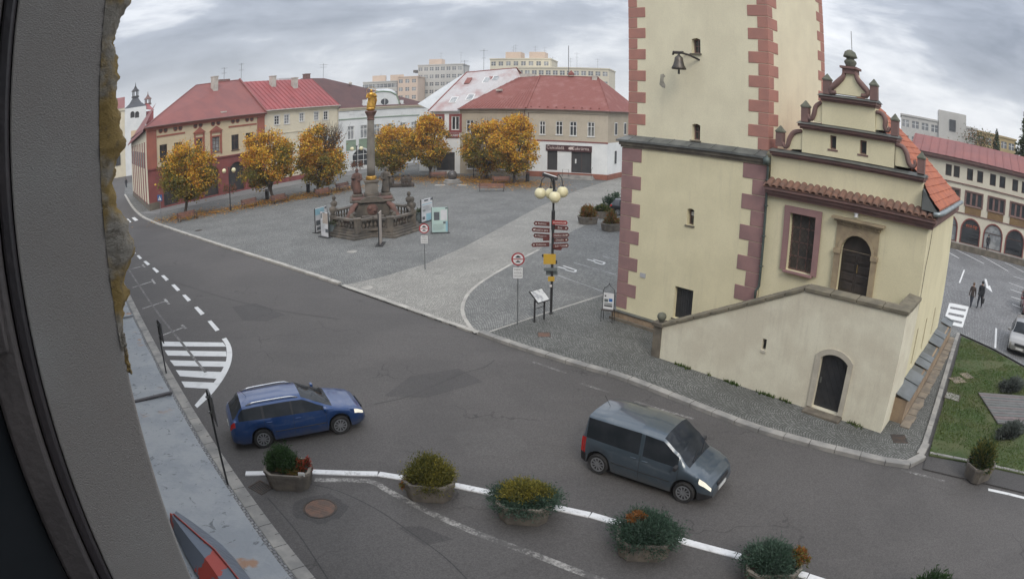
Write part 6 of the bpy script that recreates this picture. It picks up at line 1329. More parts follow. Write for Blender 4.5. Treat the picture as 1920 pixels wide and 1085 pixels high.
def finger(px0, py0, px1, py1, hgt, m, txt=None, name='finger_sign', y=0.0, arrow=0):
    f = Frame((g.x, g.y), 0.0); x0, z0 = f.uz(px0, py0); x1, z1 = f.uz(px1, py1); z0 -= SQZ; z1 -= SQZ
    # the board is level; its apparent slope comes from turning it about the post
    L_ = abs(x1-x0); far = x0 if abs(x0) > abs(x1) else x1
    sl = (z1-z0)/(x1-x0) if abs(x1-x0) > 0.05 else 0.0
    ang = max(-0.75, min(0.75, -sl*(26.9/7.5)*0.42+0.0)); ca, sa_ = math.cos(ang), math.sin(ang)
    zc2 = (z0+z1)/2-0.0; xc = (x0+x1)/2
    b = MB(); lo, hi = (x0, x1) if x0 < x1 else (x1, x0)
    lo, hi = lo/ca, hi/ca
    pts = [(lo, -hgt/2), (hi, -hgt/2), (hi+(0.07 if arrow > 0 else 0), 0), (hi, hgt/2), (lo, hgt/2), (lo-(0.07 if arrow < 0 else 0), 0)]
    b.prism(pts, -0.012+y, 0.012+y); o = b.build(name, m, lp); o.location = (0, 0, zc2); o.rotation_euler = (0, 0, ang)
    if txt:
        q = text_on(txt, hgt*0.62, (lo+hi)/2, -0.0135+y, 0, ltr_w, o); q.scale = (min(1.0, (hi-lo)*0.82/max(0.01, q.data.vertices and max(v.co.x for v in q.data.vertices)*2)), 1, 1)
    for sx in (lo+0.05, hi-0.05):
        if abs(sx) > 0.25 and txt: b = MB(); b.box(sx-0.03, sx+0.03, -0.0145+y, -0.0125+y, -0.03, 0.03); b.build('arrow_mark', ltr_w, o)
ltr_w = flat('sign_white', (0.66, 0.63, 0.6), 0.5)
Z8 = (930, 310, 3.39)
def zf(a, b_, c, d): q = zq([(a, b_), (c, d)], *Z8); return (*q[0], *q[1])
for a, m, tx, y, ar in [((248,380,340,368), sign_b, 'Radnice', 0.03, -1), ((358,364,447,358), sign_r, 'Komenium', -0.08, 1), ((238,418,343,405), sign_b, 'Kostel sv. Jana', -0.08, -1), ((360,402,450,388), sign_b, 'Zoo', 0.03, 1), ((246,460,340,446), sign_b, 'Muzeum', 0.03, -1), ((358,436,455,450), sign_b, 'Hankuv dum', -0.08, 1), ((300,462,342,468), sign_b, None, 0.06, 0), ((358,470,455,482), sign_b, 'Divadlo', 0.03, 1), ((230,490,335,505), sign_b, 'Knihovna', -0.08, -1), ((358,503,452,520), sign_b, 'Sokolovna', -0.08, 1), ((358,528,410,520), sign_b, None, 0.05, 1)]:
    finger(*zf(*a), 0.2, m, tx, y=y, arrow=ar)
def plate(px0, py0, px1, py1, m, name, y=-0.085, skew=0.0):
    f = Frame((g.x, g.y), 0.0); x0, z0 = f.uz(px0, py0); x1, z1 = f.uz(px1, py1); b = MB(); b.prism([(x0, z1-SQZ), (x1, z1-SQZ-skew), (x1, z0-SQZ-skew), (x0, z0-SQZ)], y, y+0.015); return b.build(name, m, lp)
plate(*zf(302,560,378,625), sign_y, 'trail_board'); plate(*zf(292,563,310,580), black_m, 'trail_arrow', -0.08); plate(*zf(365,600,387,624), black_m, 'trail_arrow', -0.08)
plate(*zf(304,648,388,668), sign_g, 'trail_board'); plate(*zf(318,672,392,700), sign_g, 'trail_board', 0.08); plate(*zf(330,703,371,733), sign_y, 'trail_board'); plate(*zf(341,755,355,770), ltr_w, 'sticker', -0.07)
# no-entry signs for vehicles
red_s = pm('sign_red', (0.33, 0.025, 0.03), (0.29, 0.025, 0.03), 2, 0.45, 20, 0.03); wht_s = pm('sign_face_white', (0.66, 0.66, 0.66), (0.6, 0.6, 0.6), 2, 0.45, 20, 0.03)
def disc(mb, r, x, z, y0, y1, n=28): mb.prism([(x+r*math.cos(2*PI*k/n), z+r*math.sin(2*PI*k/n)) for k in range(n)], y0, y1)
def traffic_sign(base, disc_c, rpx, plq, label, lines):
    g = G(*base, SQZ); f = Frame((g.x, g.y), 0.0); h = lambda px, py: (f.uz(px, py)[0], f.uz(px, py)[1]-SQZ)
    t = thing('traffic_sign', label, 'road sign', g, 0, 'no motor vehicles signs'); x, z = h(*disc_c); r = abs(h(disc_c[0]+rpx, disc_c[1])[0]-x)
    b = MB(); b.tube([(0, 0, 0), (0, 0, z+r*0.9)], 0.03, 8); b.build('pole', pole_m, t); x = 0.0
    b = MB(); disc(b, r, x, z, -0.06, -0.045); d = b.build('disc', red_s, t)
    b = MB(); disc(b, r*0.78, x, z, -0.066, -0.0605); b.build('disc_face', wht_s, d)
    b = MB(); b.box(x-r*0.8, x+r*0.8, -0.071, -0.0665, z-r*0.07, z+r*0.07); b.build('cross_bar', red_s, d)
    b = MB(); s = r; b.prism([(-.38*s, z+.2*s), (.38*s, z+.2*s), (.38*s, z+.36*s), (.24*s, z+.4*s), (.17*s, z+.54*s), (-.17*s, z+.54*s), (-.24*s, z+.4*s), (-.38*s, z+.36*s)], -0.070, -0.0665); b.build('car_symbol', black_m, d)
    b = MB(); b.prism([(-.36*s, z-.5*s), (.36*s, z-.5*s), (.30*s, z-.34*s), (.1*s, z-.3*s), (.03*s, z-.16*s), (-.1*s, z-.18*s), (-.12*s, z-.32*s), (-.32*s, z-.36*s)], -0.070, -0.0665); b.build('motorcycle_symbol', black_m, d)
    (a0, z1), (a1, z0) = h(plq[0], plq[1]), h(plq[2], plq[3]); w = (a1-a0)/2
    b = MB(); b.box(-w, w, -0.055, -0.04, z0, z1); pl_ = b.build('supplementary_plate', wht_s, t)
    for k, ln in enumerate(lines): q = text_on(ln, (z1-z0)*0.26, 0, -0.0555, z1-(z1-z0)*(0.2+0.3*k), black_m, pl_); q.scale = (min(1, w*1.7/(max(v.co.x for v in q.data.vertices)*2)), 1, 1)
traffic_sign((970, 608), (966.5, 485), 12.5, (958.5, 501, 976, 521), 'round red vehicle ban sign with white plate beside the info lectern', ('MIMO', 'VOZIDEL', 'S POVOLEN\u00cdM'))
traffic_sign((797, 505), (791.5, 428), 9.5, (786, 441.5, 799, 456), 'round red vehicle ban sign standing near the column', ('MIMO', 'VOZIDEL', 'S POVOLEN\u00cdM'))
# pedestrian crossing sign far left
gsg = G(303, 417, SQZ); f = Frame((gsg.x, gsg.y), 0.0); t = thing('crossing_sign', 'blue pedestrian crossing sign at the road corner by the first tree', 'road sign', gsg, 0)
zz = f.uz(301, 371)[1]-SQZ; b = MB(); b.tube([(0, 0, 0), (0, 0, zz+0.3)], 0.03, 6); b.build('pole', pole_m, t)
b = MB(); b.box(-0.32, 0.32, -0.05, -0.035, zz-0.32, zz+0.32); pl_ = b.build('plate', pm('sign_blue', (0.03, 0.09, 0.24), None, 2, 0.45), t); b = MB(); b.prism([(-0.22, zz-0.22), (0.22, zz-0.22), (0, zz+0.22)], -0.056, -0.0505); b.build('triangle', wht_s, pl_); b = MB(); b.beam((-0.06, -0.058, zz-0.18), (0.03, -0.058, zz+0.06), 0.012, 0.05); b.build('walking_figure', black_m, pl_)
# info lectern
ga, gb_ = G(1002, 604, SQZ), G(1020, 598, SQZ); az_l = math.atan2(gb_.y-ga.y, gb_.x-ga.x); f = Frame((ga.x, ga.y), az_l); W_l = (gb_-ga).length
t = thing('info_lectern', 'black two-legged lectern with a sloping white information panel', 'information board', ga, az_l)
for x in (0, W_l): b = MB(); b.box(x-0.03, x+0.03, -0.03, 0.03, 0, 1.05); b.build('leg', black_m, t)
b = MB(); b.obox((W_l/2, 0.0, 1.18), (W_l/2+0.09, 0, 0), (0, 0.28, 0.22), (0, -0.014, 0.018)); pn = b.build('panel_frame', black_m, t); b = MB(); b.obox((W_l/2, -0.014, 1.20), (W_l/2+0.05, 0, 0), (0, 0.25, 0.197), (0, -0.002, 0.0027)); b.build('panel_face', pm('printed_panel', (0.55, 0.56, 0.56), (0.30, 0.31, 0.33), 4, 0.35, 30, 0.0, lo=0.5, hi=0.62), pn)
b = MB(); b.box(0.03, W_l-0.03, -0.01, 0.01, 0.62, 0.65); b.build('cross_bar', black_m, t)
# wrought iron notice stand by the tower
gt = G(1139, 602, SQZ); t = thing('notice_stand', 'wrought iron stand with pointed top holding a white notice by the tower corner', 'notice stand', gt, -0.45)
f = Frame((gt.x, gt.y), -0.45); hh = f.uz(1139, 532)[1]-SQZ; w = 0.27
for x in (-w, w):
    for y in (-0.18, 0.18): b = MB(); b.tube([(x, y, 0), (x, y, 0.55), (x, y*0.15, 0.62)], 0.014, 6); b.build('leg', black_m, t)
    b = MB(); b.tube([(x, 0, 0.6), (x, 0, hh*0.80), (x*0.85, 0, hh*0.88), (x*0.35, 0, hh*0.93), (0, 0, hh)], 0.015, 6); b.build('upright', black_m, t)
b = MB(); b.ball((0, 0, hh+0.02), 0.03, 8, 6); b.build('finial', black_m, t)
b = MB()
b.box(-w-.02, w+.02, -0.2, 0.2, 0.545, 0.57); b.build('shelf', darkwood_m, t)
b = MB(); b.box(-w+.02, w-.02, -0.012, 0.012, hh*0.33, hh*0.76); nb = b.build('notice', wht_s, t)
for x0, x1, z0, z1, m in [(-.2, -.12, .66, .70, black_m), (.02, .19, .54, .62, pm('notice_blue', (0.03, 0.12, 0.35), None, 2)), (-.2, -.02, .52, .60, sign_g), (-.2, .19, .40, .44, black_m), (-.2, .19, .46, .49, sign_g)]: b = MB(); b.box(x0, x1, -0.016, -0.0125, hh*z0, hh*z1); b.build('print', m, nb)
# benches
bench_w = pm('bench_timber', (0.20, 0.085, 0.055), (0.14, 0.065, 0.045), 3, 0.7, 30, 0.15)
def make_bench(base, rz, label, L=1.9, group='timber benches on the square', double=False):
    t = thing('bench', label, 'bench', G(*base, SQZ), rz, group)
    for k in range(4): b = MB(); y = -0.22+k*0.12; b.box(-L/2, L/2, y, y+0.10, 0.42, 0.455); b.build('seat_slat', bench_w, t)
    for k in range(3): b = MB(); z = 0.52+k*0.13; b.obox((0, 0.27+0.04*k, z+0.05), (L/2, 0, 0), (0, 0.016, -0.004), (0, 0.014, 0.055)); b.build('back_slat', bench_w, t)
    for s in (-1, 1):
        x = s*(L/2-0.12); b = MB(); b.tube([(x, -0.26, 0.0), (x, -0.24, 0.40), (x, 0.24, 0.40), (x, 0.30, 0.95)], 0.03, 6); b.tube([(x, 0.24, 0.40), (x, 0.30, 0.0)], 0.03, 6); b.tube([(x, -0.26, 0.0), (x, 0.30, 0.0)], 0.03, 6); b.tube([(x, -0.24, 0.40), (x, -0.26, 0.66), (x, 0.2, 0.68)], 0.025, 6); b.build('end_frame', black_m, t)
    return t
azr = RH.az
make_bench((352, 413), azr, 'timber bench before the first tree at the road corner', 2.4)
make_bench((525, 380), azr, 'timber bench with its back to the second tree', 2.3)
make_bench((608, 368), azr, 'timber bench between the third tree and the lamp', 2.3)
make_bench((645, 357), azr, 'low bench just left of the lamp post before the white house', 2.3)
make_bench((470, 388), azr, 'timber bench half buried in leaves beside the arcade lamp', 2.3)
make_bench((822, 335), 0.1, 'timber bench beside the stone ball fountain', 2.2)
make_bench((922, 359), 0.05, 'red timber bench standing free on the setts by the twin trees', 2.9)
make_bench((940, 345), 0.15, 'timber bench among leaves under the right-hand tree', 2.2)
# litter bins
def bin_(base, label):
    t = thing('litter_bin', label, 'litter bin', G(*base, SQZ), 0, 'dark litter bins by the trees')
    b = MB(); b.lathe([(0.22, 0.05), (0.24, 0.1), (0.24, 0.95), (0.26, 0.97), (0.26, 1.02)], 14); b.build('drum', darkpole_m, t); b = MB(); b.lathe([(0.05, 0.0), (0.05, 0.05)], 8); b.lathe([(0.26, 1.12), (0.2, 1.2), (0.02, 1.22)], 14)
    b2 = MB(); b2.lathe([(0.26, 1.12), (0.2, 1.2), (0.02, 1.22)], 14); b2.build('hood', darkpole_m, t)
    for a in (0.5, 2.6, 4.7): b = MB(); b.tube([(0.23*math.cos(a), 0.23*math.sin(a), 1.0), (0.23*math.cos(a), 0.23*math.sin(a), 1.13)], 0.015, 5); b.build('stay', darkpole_m, t)
bin_((501, 374), 'dark round litter bin beside the second tree'); bin_((578, 361), 'dark round litter bin beside the third tree'); bin_((989, 341), 'dark round litter bin right of the twin trees')
# display boards round the column
blue_p = pm('poster_blue', (0.24, 0.42, 0.50), (0.30, 0.48, 0.55), 2, 0.5); white_p = pm('poster_white', (0.60, 0.60, 0.61), (0.52, 0.53, 0.55), 2, 0.5); beige_p = pm('poster_beige', (0.46, 0.38, 0.32), (0.38, 0.33, 0.29), 3, 0.5); mint_p = pm('poster_mint', (0.42, 0.54, 0.50), (0.38, 0.50, 0.48), 2, 0.5); ink_m = pm('poster_ink', (0.10, 0.11, 0.12), None, 2); skin_p = pm('portrait_print', (0.42, 0.30, 0.25), None, 4)
def board(bl, br, top, label, face, deco, edge_on=False):
    a, c = G(*bl, SQZ), G(*br, SQZ); az = math.atan2(c.y-a.y, c.x-a.x); W_ = (c-a).length; f = Frame((a.x, a.y), az); h = f.uz(*top)[1]-SQZ
    t = thing('display_board', label, 'display board', a, az, 'exhibition boards round the column')
    b = MB(); b.box(-0.12, W_+0.12, -0.28, 0.28, 0.0, 0.05); b.build('base_plate', darkpole_m, t)
    b = MB(); b.box(0, W_, -0.03, 0.03, 0.06, h); fr = b.build('panel', face, t)
    for x in (-0.02, W_): b = MB(); b.box(x-0.015, x+0.02, -0.04, 0.04, 0.05, h+0.02); b.build('post', black_m, t)
    for x0, x1, z0, z1, m in deco: b = MB(); b.box(W_*x0, W_*x1, -0.036, -0.0305, h*z0, h*z1); b.build('print', m, fr)
lines_ = lambda x0, x1, z0, z1, n: [(x0, x1-(0.1 if k % 3 == 2 else 0), z1-(z1-z0)*k/n-0.008, z1-(z1-z0)*k/n, sign_g) for k in range(n)]
board((592, 437), (614, 430), (592, 391), 'blue and white exhibition board left of the column', white_p, [(0.0, 0.75, 0.72, 0.98, blue_p), (0.05, 0.5, 0.3, 0.5, ink_m), (0.1, 0.5, 0.1, 0.22, ink_m), (0.8, 0.95, 0.9, 0.98, ink_m)])
board((603, 443), (617, 446), (602, 397), 'beige exhibition board standing before the blue one', white_p, [(0.3, 0.95, 0.55, 0.97, beige_p), (0.08, 0.2, 0.75, 0.95, ink_m), (0.3, 0.6, 0.96, 0.99, ink_m), (0.6, 0.95, 0.2, 0.34, ink_m)]+lines_(0.08, 0.55, 0.2, 0.65, 9))
board((790, 418), (811, 412), (789, 375), 'white exhibition board behind the mint one', white_p, [(0.25, 0.6, 0.9, 0.97, ink_m), (0.8, 0.98, 0.9, 1.0, ink_m), (0.4, 0.98, 0.04, 0.35, blue_p), (0.08, 0.3, 0.12, 0.25, ink_m), (0.06, 0.95, 0.76, 0.79, blue_p)]+lines_(0.08, 0.9, 0.45, 0.7, 8))
board((810, 437), (840, 436), (811, 389), 'mint exhibition board with a portrait photograph', mint_p, [(0.13, 0.48, 0.5, 0.82, ink_m), (0.55, 0.95, 0.5, 0.9, white_p), (0.7, 0.92, 0.36, 0.44, ink_m), (0.86, 0.99, 0.06, 0.45, blue_p), (0.84, 0.97, 0.93, 0.99, ink_m)]+lines_(0.08, 0.75, 0.1, 0.34, 6))
ga, gc = G(811, 389, SQZ), None
board((711, 462), (716, 455), (708, 401), 'exhibition board seen edge-on before the column steps', beige_p, [])
# planter tubs by the column, grey
def tub(base, label):
    t = thing('grey_tub', label, 'planter', G(*base, SQZ), 0, 'grey tubs by the column'); b = MB(); b.lathe([(0.28, 0), (0.3, 0.05), (0.38, 0.75), (0.42, 0.78), (0.42, 0.84), (0.36, 0.84), (0.34, 0.7)], 14); b.build('tub', pm('grey_tub_'+label[:6], (0.14, 0.17, 0.18), None, 2), t)
    me = leafmesh('plant', 250, lambda rg: np.array([0, 0, 0.95])+rg.normal(size=3)*np.array([0.22, 0.22, 0.1]), 0.07, [leafdark_m], 5); link('plant', me, t, kind='stuff')
tub((623, 440), 'small grey tub with a plant beside the beige board'); tub((786, 416), 'dark tub with a plant behind the white board')
# stone ball fountain and bronze sculpture
gf = G(848, 343, SQZ); t = thing('ball_fountain', 'polished dark stone ball on a round stepped basin', 'fountain', gf, 0); b = MB(); b.lathe([(1.15, 0), (1.15, 0.18), (0.95, 0.2), (0.95, 0.45), (0.8, 0.48)], 20); b.build('basin', kerb_m, t); b = MB(); b.ball((0, 0, 0.95), 0.62, 20, 12); b.build('stone_ball', pm('polished_granite', (0.05, 0.045, 0.042), (0.08, 0.07, 0.065), 6, 0.25), t, True)
for px in (825, 866): 
    q = G(px, 347, SQZ+0.003); b = MB(); b.slab([(q.x-0.6, q.y-0.5), (q.x+0.6, q.y-0.5), (q.x+0.6, q.y+0.5), (q.x-0.6, q.y+0.5)], SQZ, SQZ+0.014); b.build('paving_slab', kerb2_m, None, kind='structure')
b = None
# notice frame near the trees
gn = G(945, 338, SQZ); t = thing('notice_board', 'tall dark notice frame among the trees before the taupe house', 'notice board', G(955, 330, SQZ), TF.az)
t.location = G(888, 333, SQZ)
for x in (0, 1.9): b = MB(); b.box(x-.04, x+.04, -.04, .04, 0, 2.3); b.build('post', black_m, t)
b = MB(); b.box(0, 1.9, -.03, .03, 1.1, 2.2); b.build('panel', white_p, t)
# ------------------------------------------------------------------ the column
cst_m = pm('weathered_sandstone', (0.145, 0.122, 0.098), (0.075, 0.067, 0.058), 1.4, 0.95, 18, 0.5, streak=0.4, streakc=(0.05, 0.046, 0.042))
cst2_m = pm('reddish_sandstone', (0.16, 0.085, 0.068), (0.10, 0.062, 0.052), 1.6, 0.95, 18, 0.5)
shaft_m = pm('grey_column_stone', (0.19, 0.17, 0.145), (0.13, 0.118, 0.10), 1.2, 0.9, 20, 0.3)
gold_m = pm('gilding', (0.62, 0.36, 0.07), (0.40, 0.22, 0.05), 5, 0.35, 20, 0.2, 0.75)
CF = Frame((-11.2, 50.3), math.radians(14))
colm = thing('marian_column', 'sandstone column with gilded statue rising from a balustraded stepped base', 'monument', (CF.O.x, CF.O.y, SQZ), CF.az)
prof_ = [(0, 3.62), (18, 4.85), (63, 4.25), (90, 3.85), (117, 4.25), (162, 4.85), (180, 3.62), (198, 4.85), (243, 4.25), (270, 3.85), (297, 4.25), (342, 4.85)]
def star(s): return [(r*s*math.sin(math.radians(a)), -r*s*math.cos(math.radians(a))) for a, r in prof_]
for k, s in enumerate((1.0, 0.95, 0.90)): b = MB(); b.slab(star(s), 0.16*k-0.02, 0.16*(k+1)); bevel(b.build('step', cst_m, colm), 0.03, 1)
bal = star(0.83); zb0, zb1 = 0.48, 1.42
for k in range(12):
    p, q = Vector(bal[k]), Vector(bal[(k+1) % 12])
    if k in (11,): pass
    d = (q-p); L_ = d.length; d /= L_; n = Vector((-d.y, d.x))
    b = MB()
    for z0, z1, w_ in ((zb0, zb0+0.16, 0.20), (zb1-0.14, zb1, 0.24)): b.add([], []); b.beam((p.x, p.y, (z0+z1)/2), (q.x, q.y, (z0+z1)/2), w_*2, z1-z0)
    o = b.build('balustrade', cst_m, colm)
    b = MB(); nb_ = max(3, int(L_/0.36))
    for i in range(nb_): c = p+d*(L_*(i+0.5)/nb_); b.lathe([(0.07, zb0+.16), (0.06, zb0+.22), (0.12, zb0+.38), (0.06, zb0+.6), (0.08, zb1-.15)], 8, (c.x, c.y, 0))
    b.build('balusters', cst_m, o, kind='stuff')
for k in range(12):
    if k in (0, 3, 6, 9): continue
    p = bal[k]; b = MB(); b.box(p[0]-.24, p[0]+.24, p[1]-.24, p[1]+.24, zb0, zb1+0.02); b.box(p[0]-.29, p[0]+.29, p[1]-.29, p[1]+.29, zb1+0.02, zb1+0.12); o = b.build('pier', cst_m, colm)
    if k in (2, 4, 8, 10): b = MB(); b.lathe([(0.2, 0), (0.12, 0.1), (0.26, 0.3), (0.3, 0.5), (0.2, 0.62), (0.09, 0.68), (0.16, 0.82), (0.17, 0.95), (0.08, 1.08)], 12, (p[0], p[1], zb1+0.12)); b.build('bust', cst_m, o, True)
p, q = Vector(bal[11]), Vector(bal[1])
# gate panel in the re-entrant front
b = MB(); fy = bal[0][1]; b.box(-0.85, 0.85, fy+0.3, fy+0.75, zb0, zb0+0.95); b.box(-0.6, 0.6, fy-0.55, fy+0.29, 0.48, 0.62); b.build('front_block', cst_m, colm)
def tier(w, d, z0, z1, m, name, bev=0.05): b = MB(); b.box(-w, w, -d, d, z0, z1); return bevel(b.build(name, m, colm), bev, 2)
tier(1.9, 1.7, 0.48, 1.05, cst_m, 'lower_plinth'); tier(1.55, 1.4, 1.05, 2.35, cst_m, 'pedestal_body', 0.08); tier(1.78, 1.6, 2.35, 2.5, cst_m, 'pedestal_cornice'); tier(1.62, 1.45, 2.5, 2.66, cst2_m, 'pedestal_top')
b = MB(); b.prism([(1.0*math.cos(t), 2.35+0.45*math.sin(t)) for t in [PI*k/12 for k in range(13)]], -1.68, -1.3); b.build('arched_hood', cst_m, colm)
b = MB(); disc(b, 0.62, 0, 1.75, -1.47, -1.38); rel = b.build('relief_frame', cst_m, colm); b = MB(); b.ball((0, -1.46, 1.75), 0.46, 16, 10, sc_=(1, 0.3, 1.0)); b.ball((-0.18, -1.56, 1.85), 0.16, 8, 6); b.ball((0.2, -1.56, 1.7), 0.15, 8, 6); b.build('relief', cst2_m, rel, True)
for sx in (-1, 1):
    b = MB(); b.tube([(sx*1.2, -1.45, 2.3), (sx*1.55, -1.65, 2.0), (sx*1.75, -1.8, 1.5), (sx*2.05, -2.0, 1.0), (sx*2.35, -2.1, 0.75), (sx*2.2, -2.1, 0.6)], [0.16, 0.24, 0.26, 0.27, 0.3, 0.22], 10); b.build('console_scroll', cst2_m, colm, True)
    b = MB(); b.ball((sx*1.6, -1.95, 1.35), 0.3, 10, 8); b.ball((sx*1.45, -2.1, 1.6), 0.16, 8, 6); b.tube([(sx*1.6, -1.95, 1.2), (sx*1.8, -2.3, 0.9), (sx*1.6, -2.4, 0.7)], 0.12, 8); b.build('cherub', cst_m, colm, True)
    tier_ = MB(); tier_.box(sx*1.15-.42, sx*1.15+.42, -0.45, 0.45, 2.66, 2.85); bevel(tier_.build('statue_block', cst_m, colm), 0.03, 1)
def draped(parent, name, c, h, m, seed, w=0.36, arm=1, base=True):
    rg = random.Random(seed); b = MB(); rings = []
    prof = [(0.0, 1.0), (0.1, 1.05), (0.25, 0.92), (0.42, 0.86), (0.55, 0.80), (0.66, 0.86), (0.75, 0.92), (0.81, 0.78), (0.845, 0.34), (0.87, 0.26)]
    sw = 0.12*h*arm*0.4
    for f, r in prof:
        rr = []; tw = 0.9*f
        for k in range(20):
            t = 2*PI*k/20; fold = 1+0.13*math.sin(5*t+tw*4+seed)*(1-f)+0.07*math.sin(9*t+seed*2+f*7)
            rr.append((c[0]+math.sin(f*3.0)*sw*0.25+w*r*fold*math.cos(t), c[1]+w*0.72*r*fold*math.sin(t), c[2]+h*f))
        rings.append(rr)
    b.loft(rings)
    b.ball((c[0]+sw*0.1, c[1]-0.03, c[2]+h*0.93), h*0.075, 12, 8, sc_=(0.85, 0.95, 1.12)); b.tube([(c[0]+sw*0.1, c[1], c[2]+h*0.84), (c[0]+sw*0.1, c[1], c[2]+h*0.9)], h*0.04, 8)
    s = arm
    b.tube([(c[0]+s*w*0.8, c[1], c[2]+h*0.78), (c[0]+s*w*1.25, c[1]-0.12, c[2]+h*0.62), (c[0]+s*w*0.7, c[1]-w*0.95, c[2]+h*0.66)], [h*0.055, h*0.05, h*0.035], 8)
    b.tube([(c[0]-s*w*0.8, c[1], c[2]+h*0.78), (c[0]-s*w*1.1, c[1]-0.1, c[2]+h*0.58), (c[0]-s*w*0.2, c[1]-w*0.9, c[2]+h*0.55)], [h*0.055, h*0.05, h*0.035], 8)
    b.tube([(c[0]+s*w*1.0, c[1]+0.05, c[2]+h*0.72), (c[0]+s*w*1.2, c[1]+0.1, c[2]+h*0.4), (c[0]+s*w*0.95, c[1]+0.1, c[2]+h*0.1)], [h*0.045, h*0.06, h*0.03], 8)
    return b.build(name, m, parent, True)
draped(colm, 'saint_statue', (-1.15, -0.05, 2.85), 2.05, cst2_m, 2, 0.32, -1); draped(colm, 'saint_statue', (1.15, -0.05, 2.85), 2.05, cst_m, 5, 0.31, 1)
tier(0.62, 0.62, 2.66, 2.9, cst_m, 'shaft_plinth'); tier(0.52, 0.52, 2.9, 3.75, shaft_m, 'shaft_pedestal', 0.02); tier(0.6, 0.6, 3.75, 3.95, cst_m, 'pedestal_slab', 0.03)
b = MB(); b.lathe([(0.42, 3.95), (0.46, 4.02), (0.40, 4.1), (0.44, 4.18), (0.34, 4.27)], 24); b.build('gilded_ring', gold_m, colm, True)
b = MB(); b.lathe([(0.33, 4.27), (0.33, 5.0), (0.31, 6.5), (0.285, 8.0), (0.27, 8.75)], 24); b.build('shaft', shaft_m, colm, True)
b = MB(); b.lathe([(0.28, 8.75), (0.32, 8.8), (0.27, 8.86), (0.30, 9.05), (0.40, 9.25), (0.46, 9.38)], 20); b.box(-.46, .46, -.46, .46, 9.38, 9.5); b.build('capital', cst2_m, colm)
b = MB(); b.ball((0, 0, 9.66), 0.36, 14, 8, sc_=(1, 1, 0.6)); b.build('gilded_cloud', gold_m, colm, True)
draped(colm, 'gilded_madonna', (0.02, 0, 9.7), 1.55, gold_m, 3, 0.33, 1)
b = MB(); n = 20; b.tube([(0.36*math.cos(2*PI*k/n)+0.02, 0.12, 11.12+0.32*math.sin(2*PI*k/n)) for k in range(n+1)], 0.018, 5); b.build('halo', gold_m, colm)
# bronze seated group
brz = thing('bronze_group', 'dark bronze group of seated figures between two trees', 'sculpture', G(752, 350, SQZ), 0.1)
b = MB(); b.box(-1.6, 1.6, -0.5, 0.5, 0, 0.42); bevel(b.build('seat_block', iron_m, brz), 0.08, 2)
for k, x in enumerate((-1.15, 0.3, 0.95)):
    b = MB(); rings = [[(x+r*math.cos(2*PI*i/12), -0.05+0.8*r*math.sin(2*PI*i/12)+dy, z) for i in range(12)] for r, z, dy in ((0.32, 0.40, 0), (0.30, 0.6, 0), (0.27, 0.85, 0.03), (0.30, 1.02, 0.03), (0.16, 1.14, 0.0), (0.07, 1.2, 0.0))]
    b.loft(rings); b.ball((x, -0.04, 1.32), 0.125, 10, 8, sc_=(0.9, 1, 1.15))
    for s in (-1, 1): b.tube([(x+s*0.13, -0.1, 0.48), (x+s*0.16, -0.55, 0.5), (x+s*0.16, -0.6, 0.02)], [0.12, 0.09, 0.06], 8); b.tube([(x+s*0.27, 0, 1.0), (x+s*0.34, -0.1, 0.75), (x+s*0.15, -0.38, 0.62)], [0.08, 0.065, 0.045], 8)
    b.build('seated_figure', iron_m, brz, True)
# ------------------------------------------------------------------ trees
def m_leaf(name, c, c2, rough=0.65):
    m, t, b = nodes(name); p = POS(t); col_ = MIX(t, ss(t, noise(t, p, 1.0, 3), 0.4, 0.6), c, c2)
    inf = t.nodes.new('ShaderNodeNewGeometry'); col_ = MIX(t, 1.0, col_, N(t, 'ShaderNodeMapRange', {0: inf.outputs['Random Per Island'], 3: 0.65, 4: 1.3}).outputs[0], 'MULTIPLY')
    t.links.new(col_, b.inputs['Base Color']); b.inputs['Roughness'].default_value = rough; b.inputs['Specular IOR Level'].default_value = 0.2
    tr = N(t, 'ShaderNodeBsdfTranslucent', {'Color': col_}); mx = N(t, 'ShaderNodeMixShader', {0: 0.4}); t.links.new(b.outputs[0], mx.inputs[1]); t.links.new(tr.outputs[0], mx.inputs[2]); t.links.new(mx.outputs[0], t.nodes['Material Output'].inputs[0])
    return m
lf_o = m_leaf('orange_leaf', (0.66, 0.32, 0.04), (0.50, 0.20, 0.028)); lf_y = m_leaf('golden_leaf', (0.74, 0.50, 0.07), (0.62, 0.36, 0.045)); lf_g = m_leaf('olive_leaf', (0.17, 0.165, 0.04), (0.27, 0.21, 0.042)); lf_b = m_leaf('brown_leaf', (0.16, 0.085, 0.035), (0.22, 0.12, 0.04)); lf_d = m_leaf('dark_green_leaf', (0.04, 0.065, 0.022), (0.06, 0.085, 0.028))
bark_m = pm('dark_bark', (0.05, 0.04, 0.033), (0.075, 0.06, 0.05), 6, 0.95, 30, 0.6)
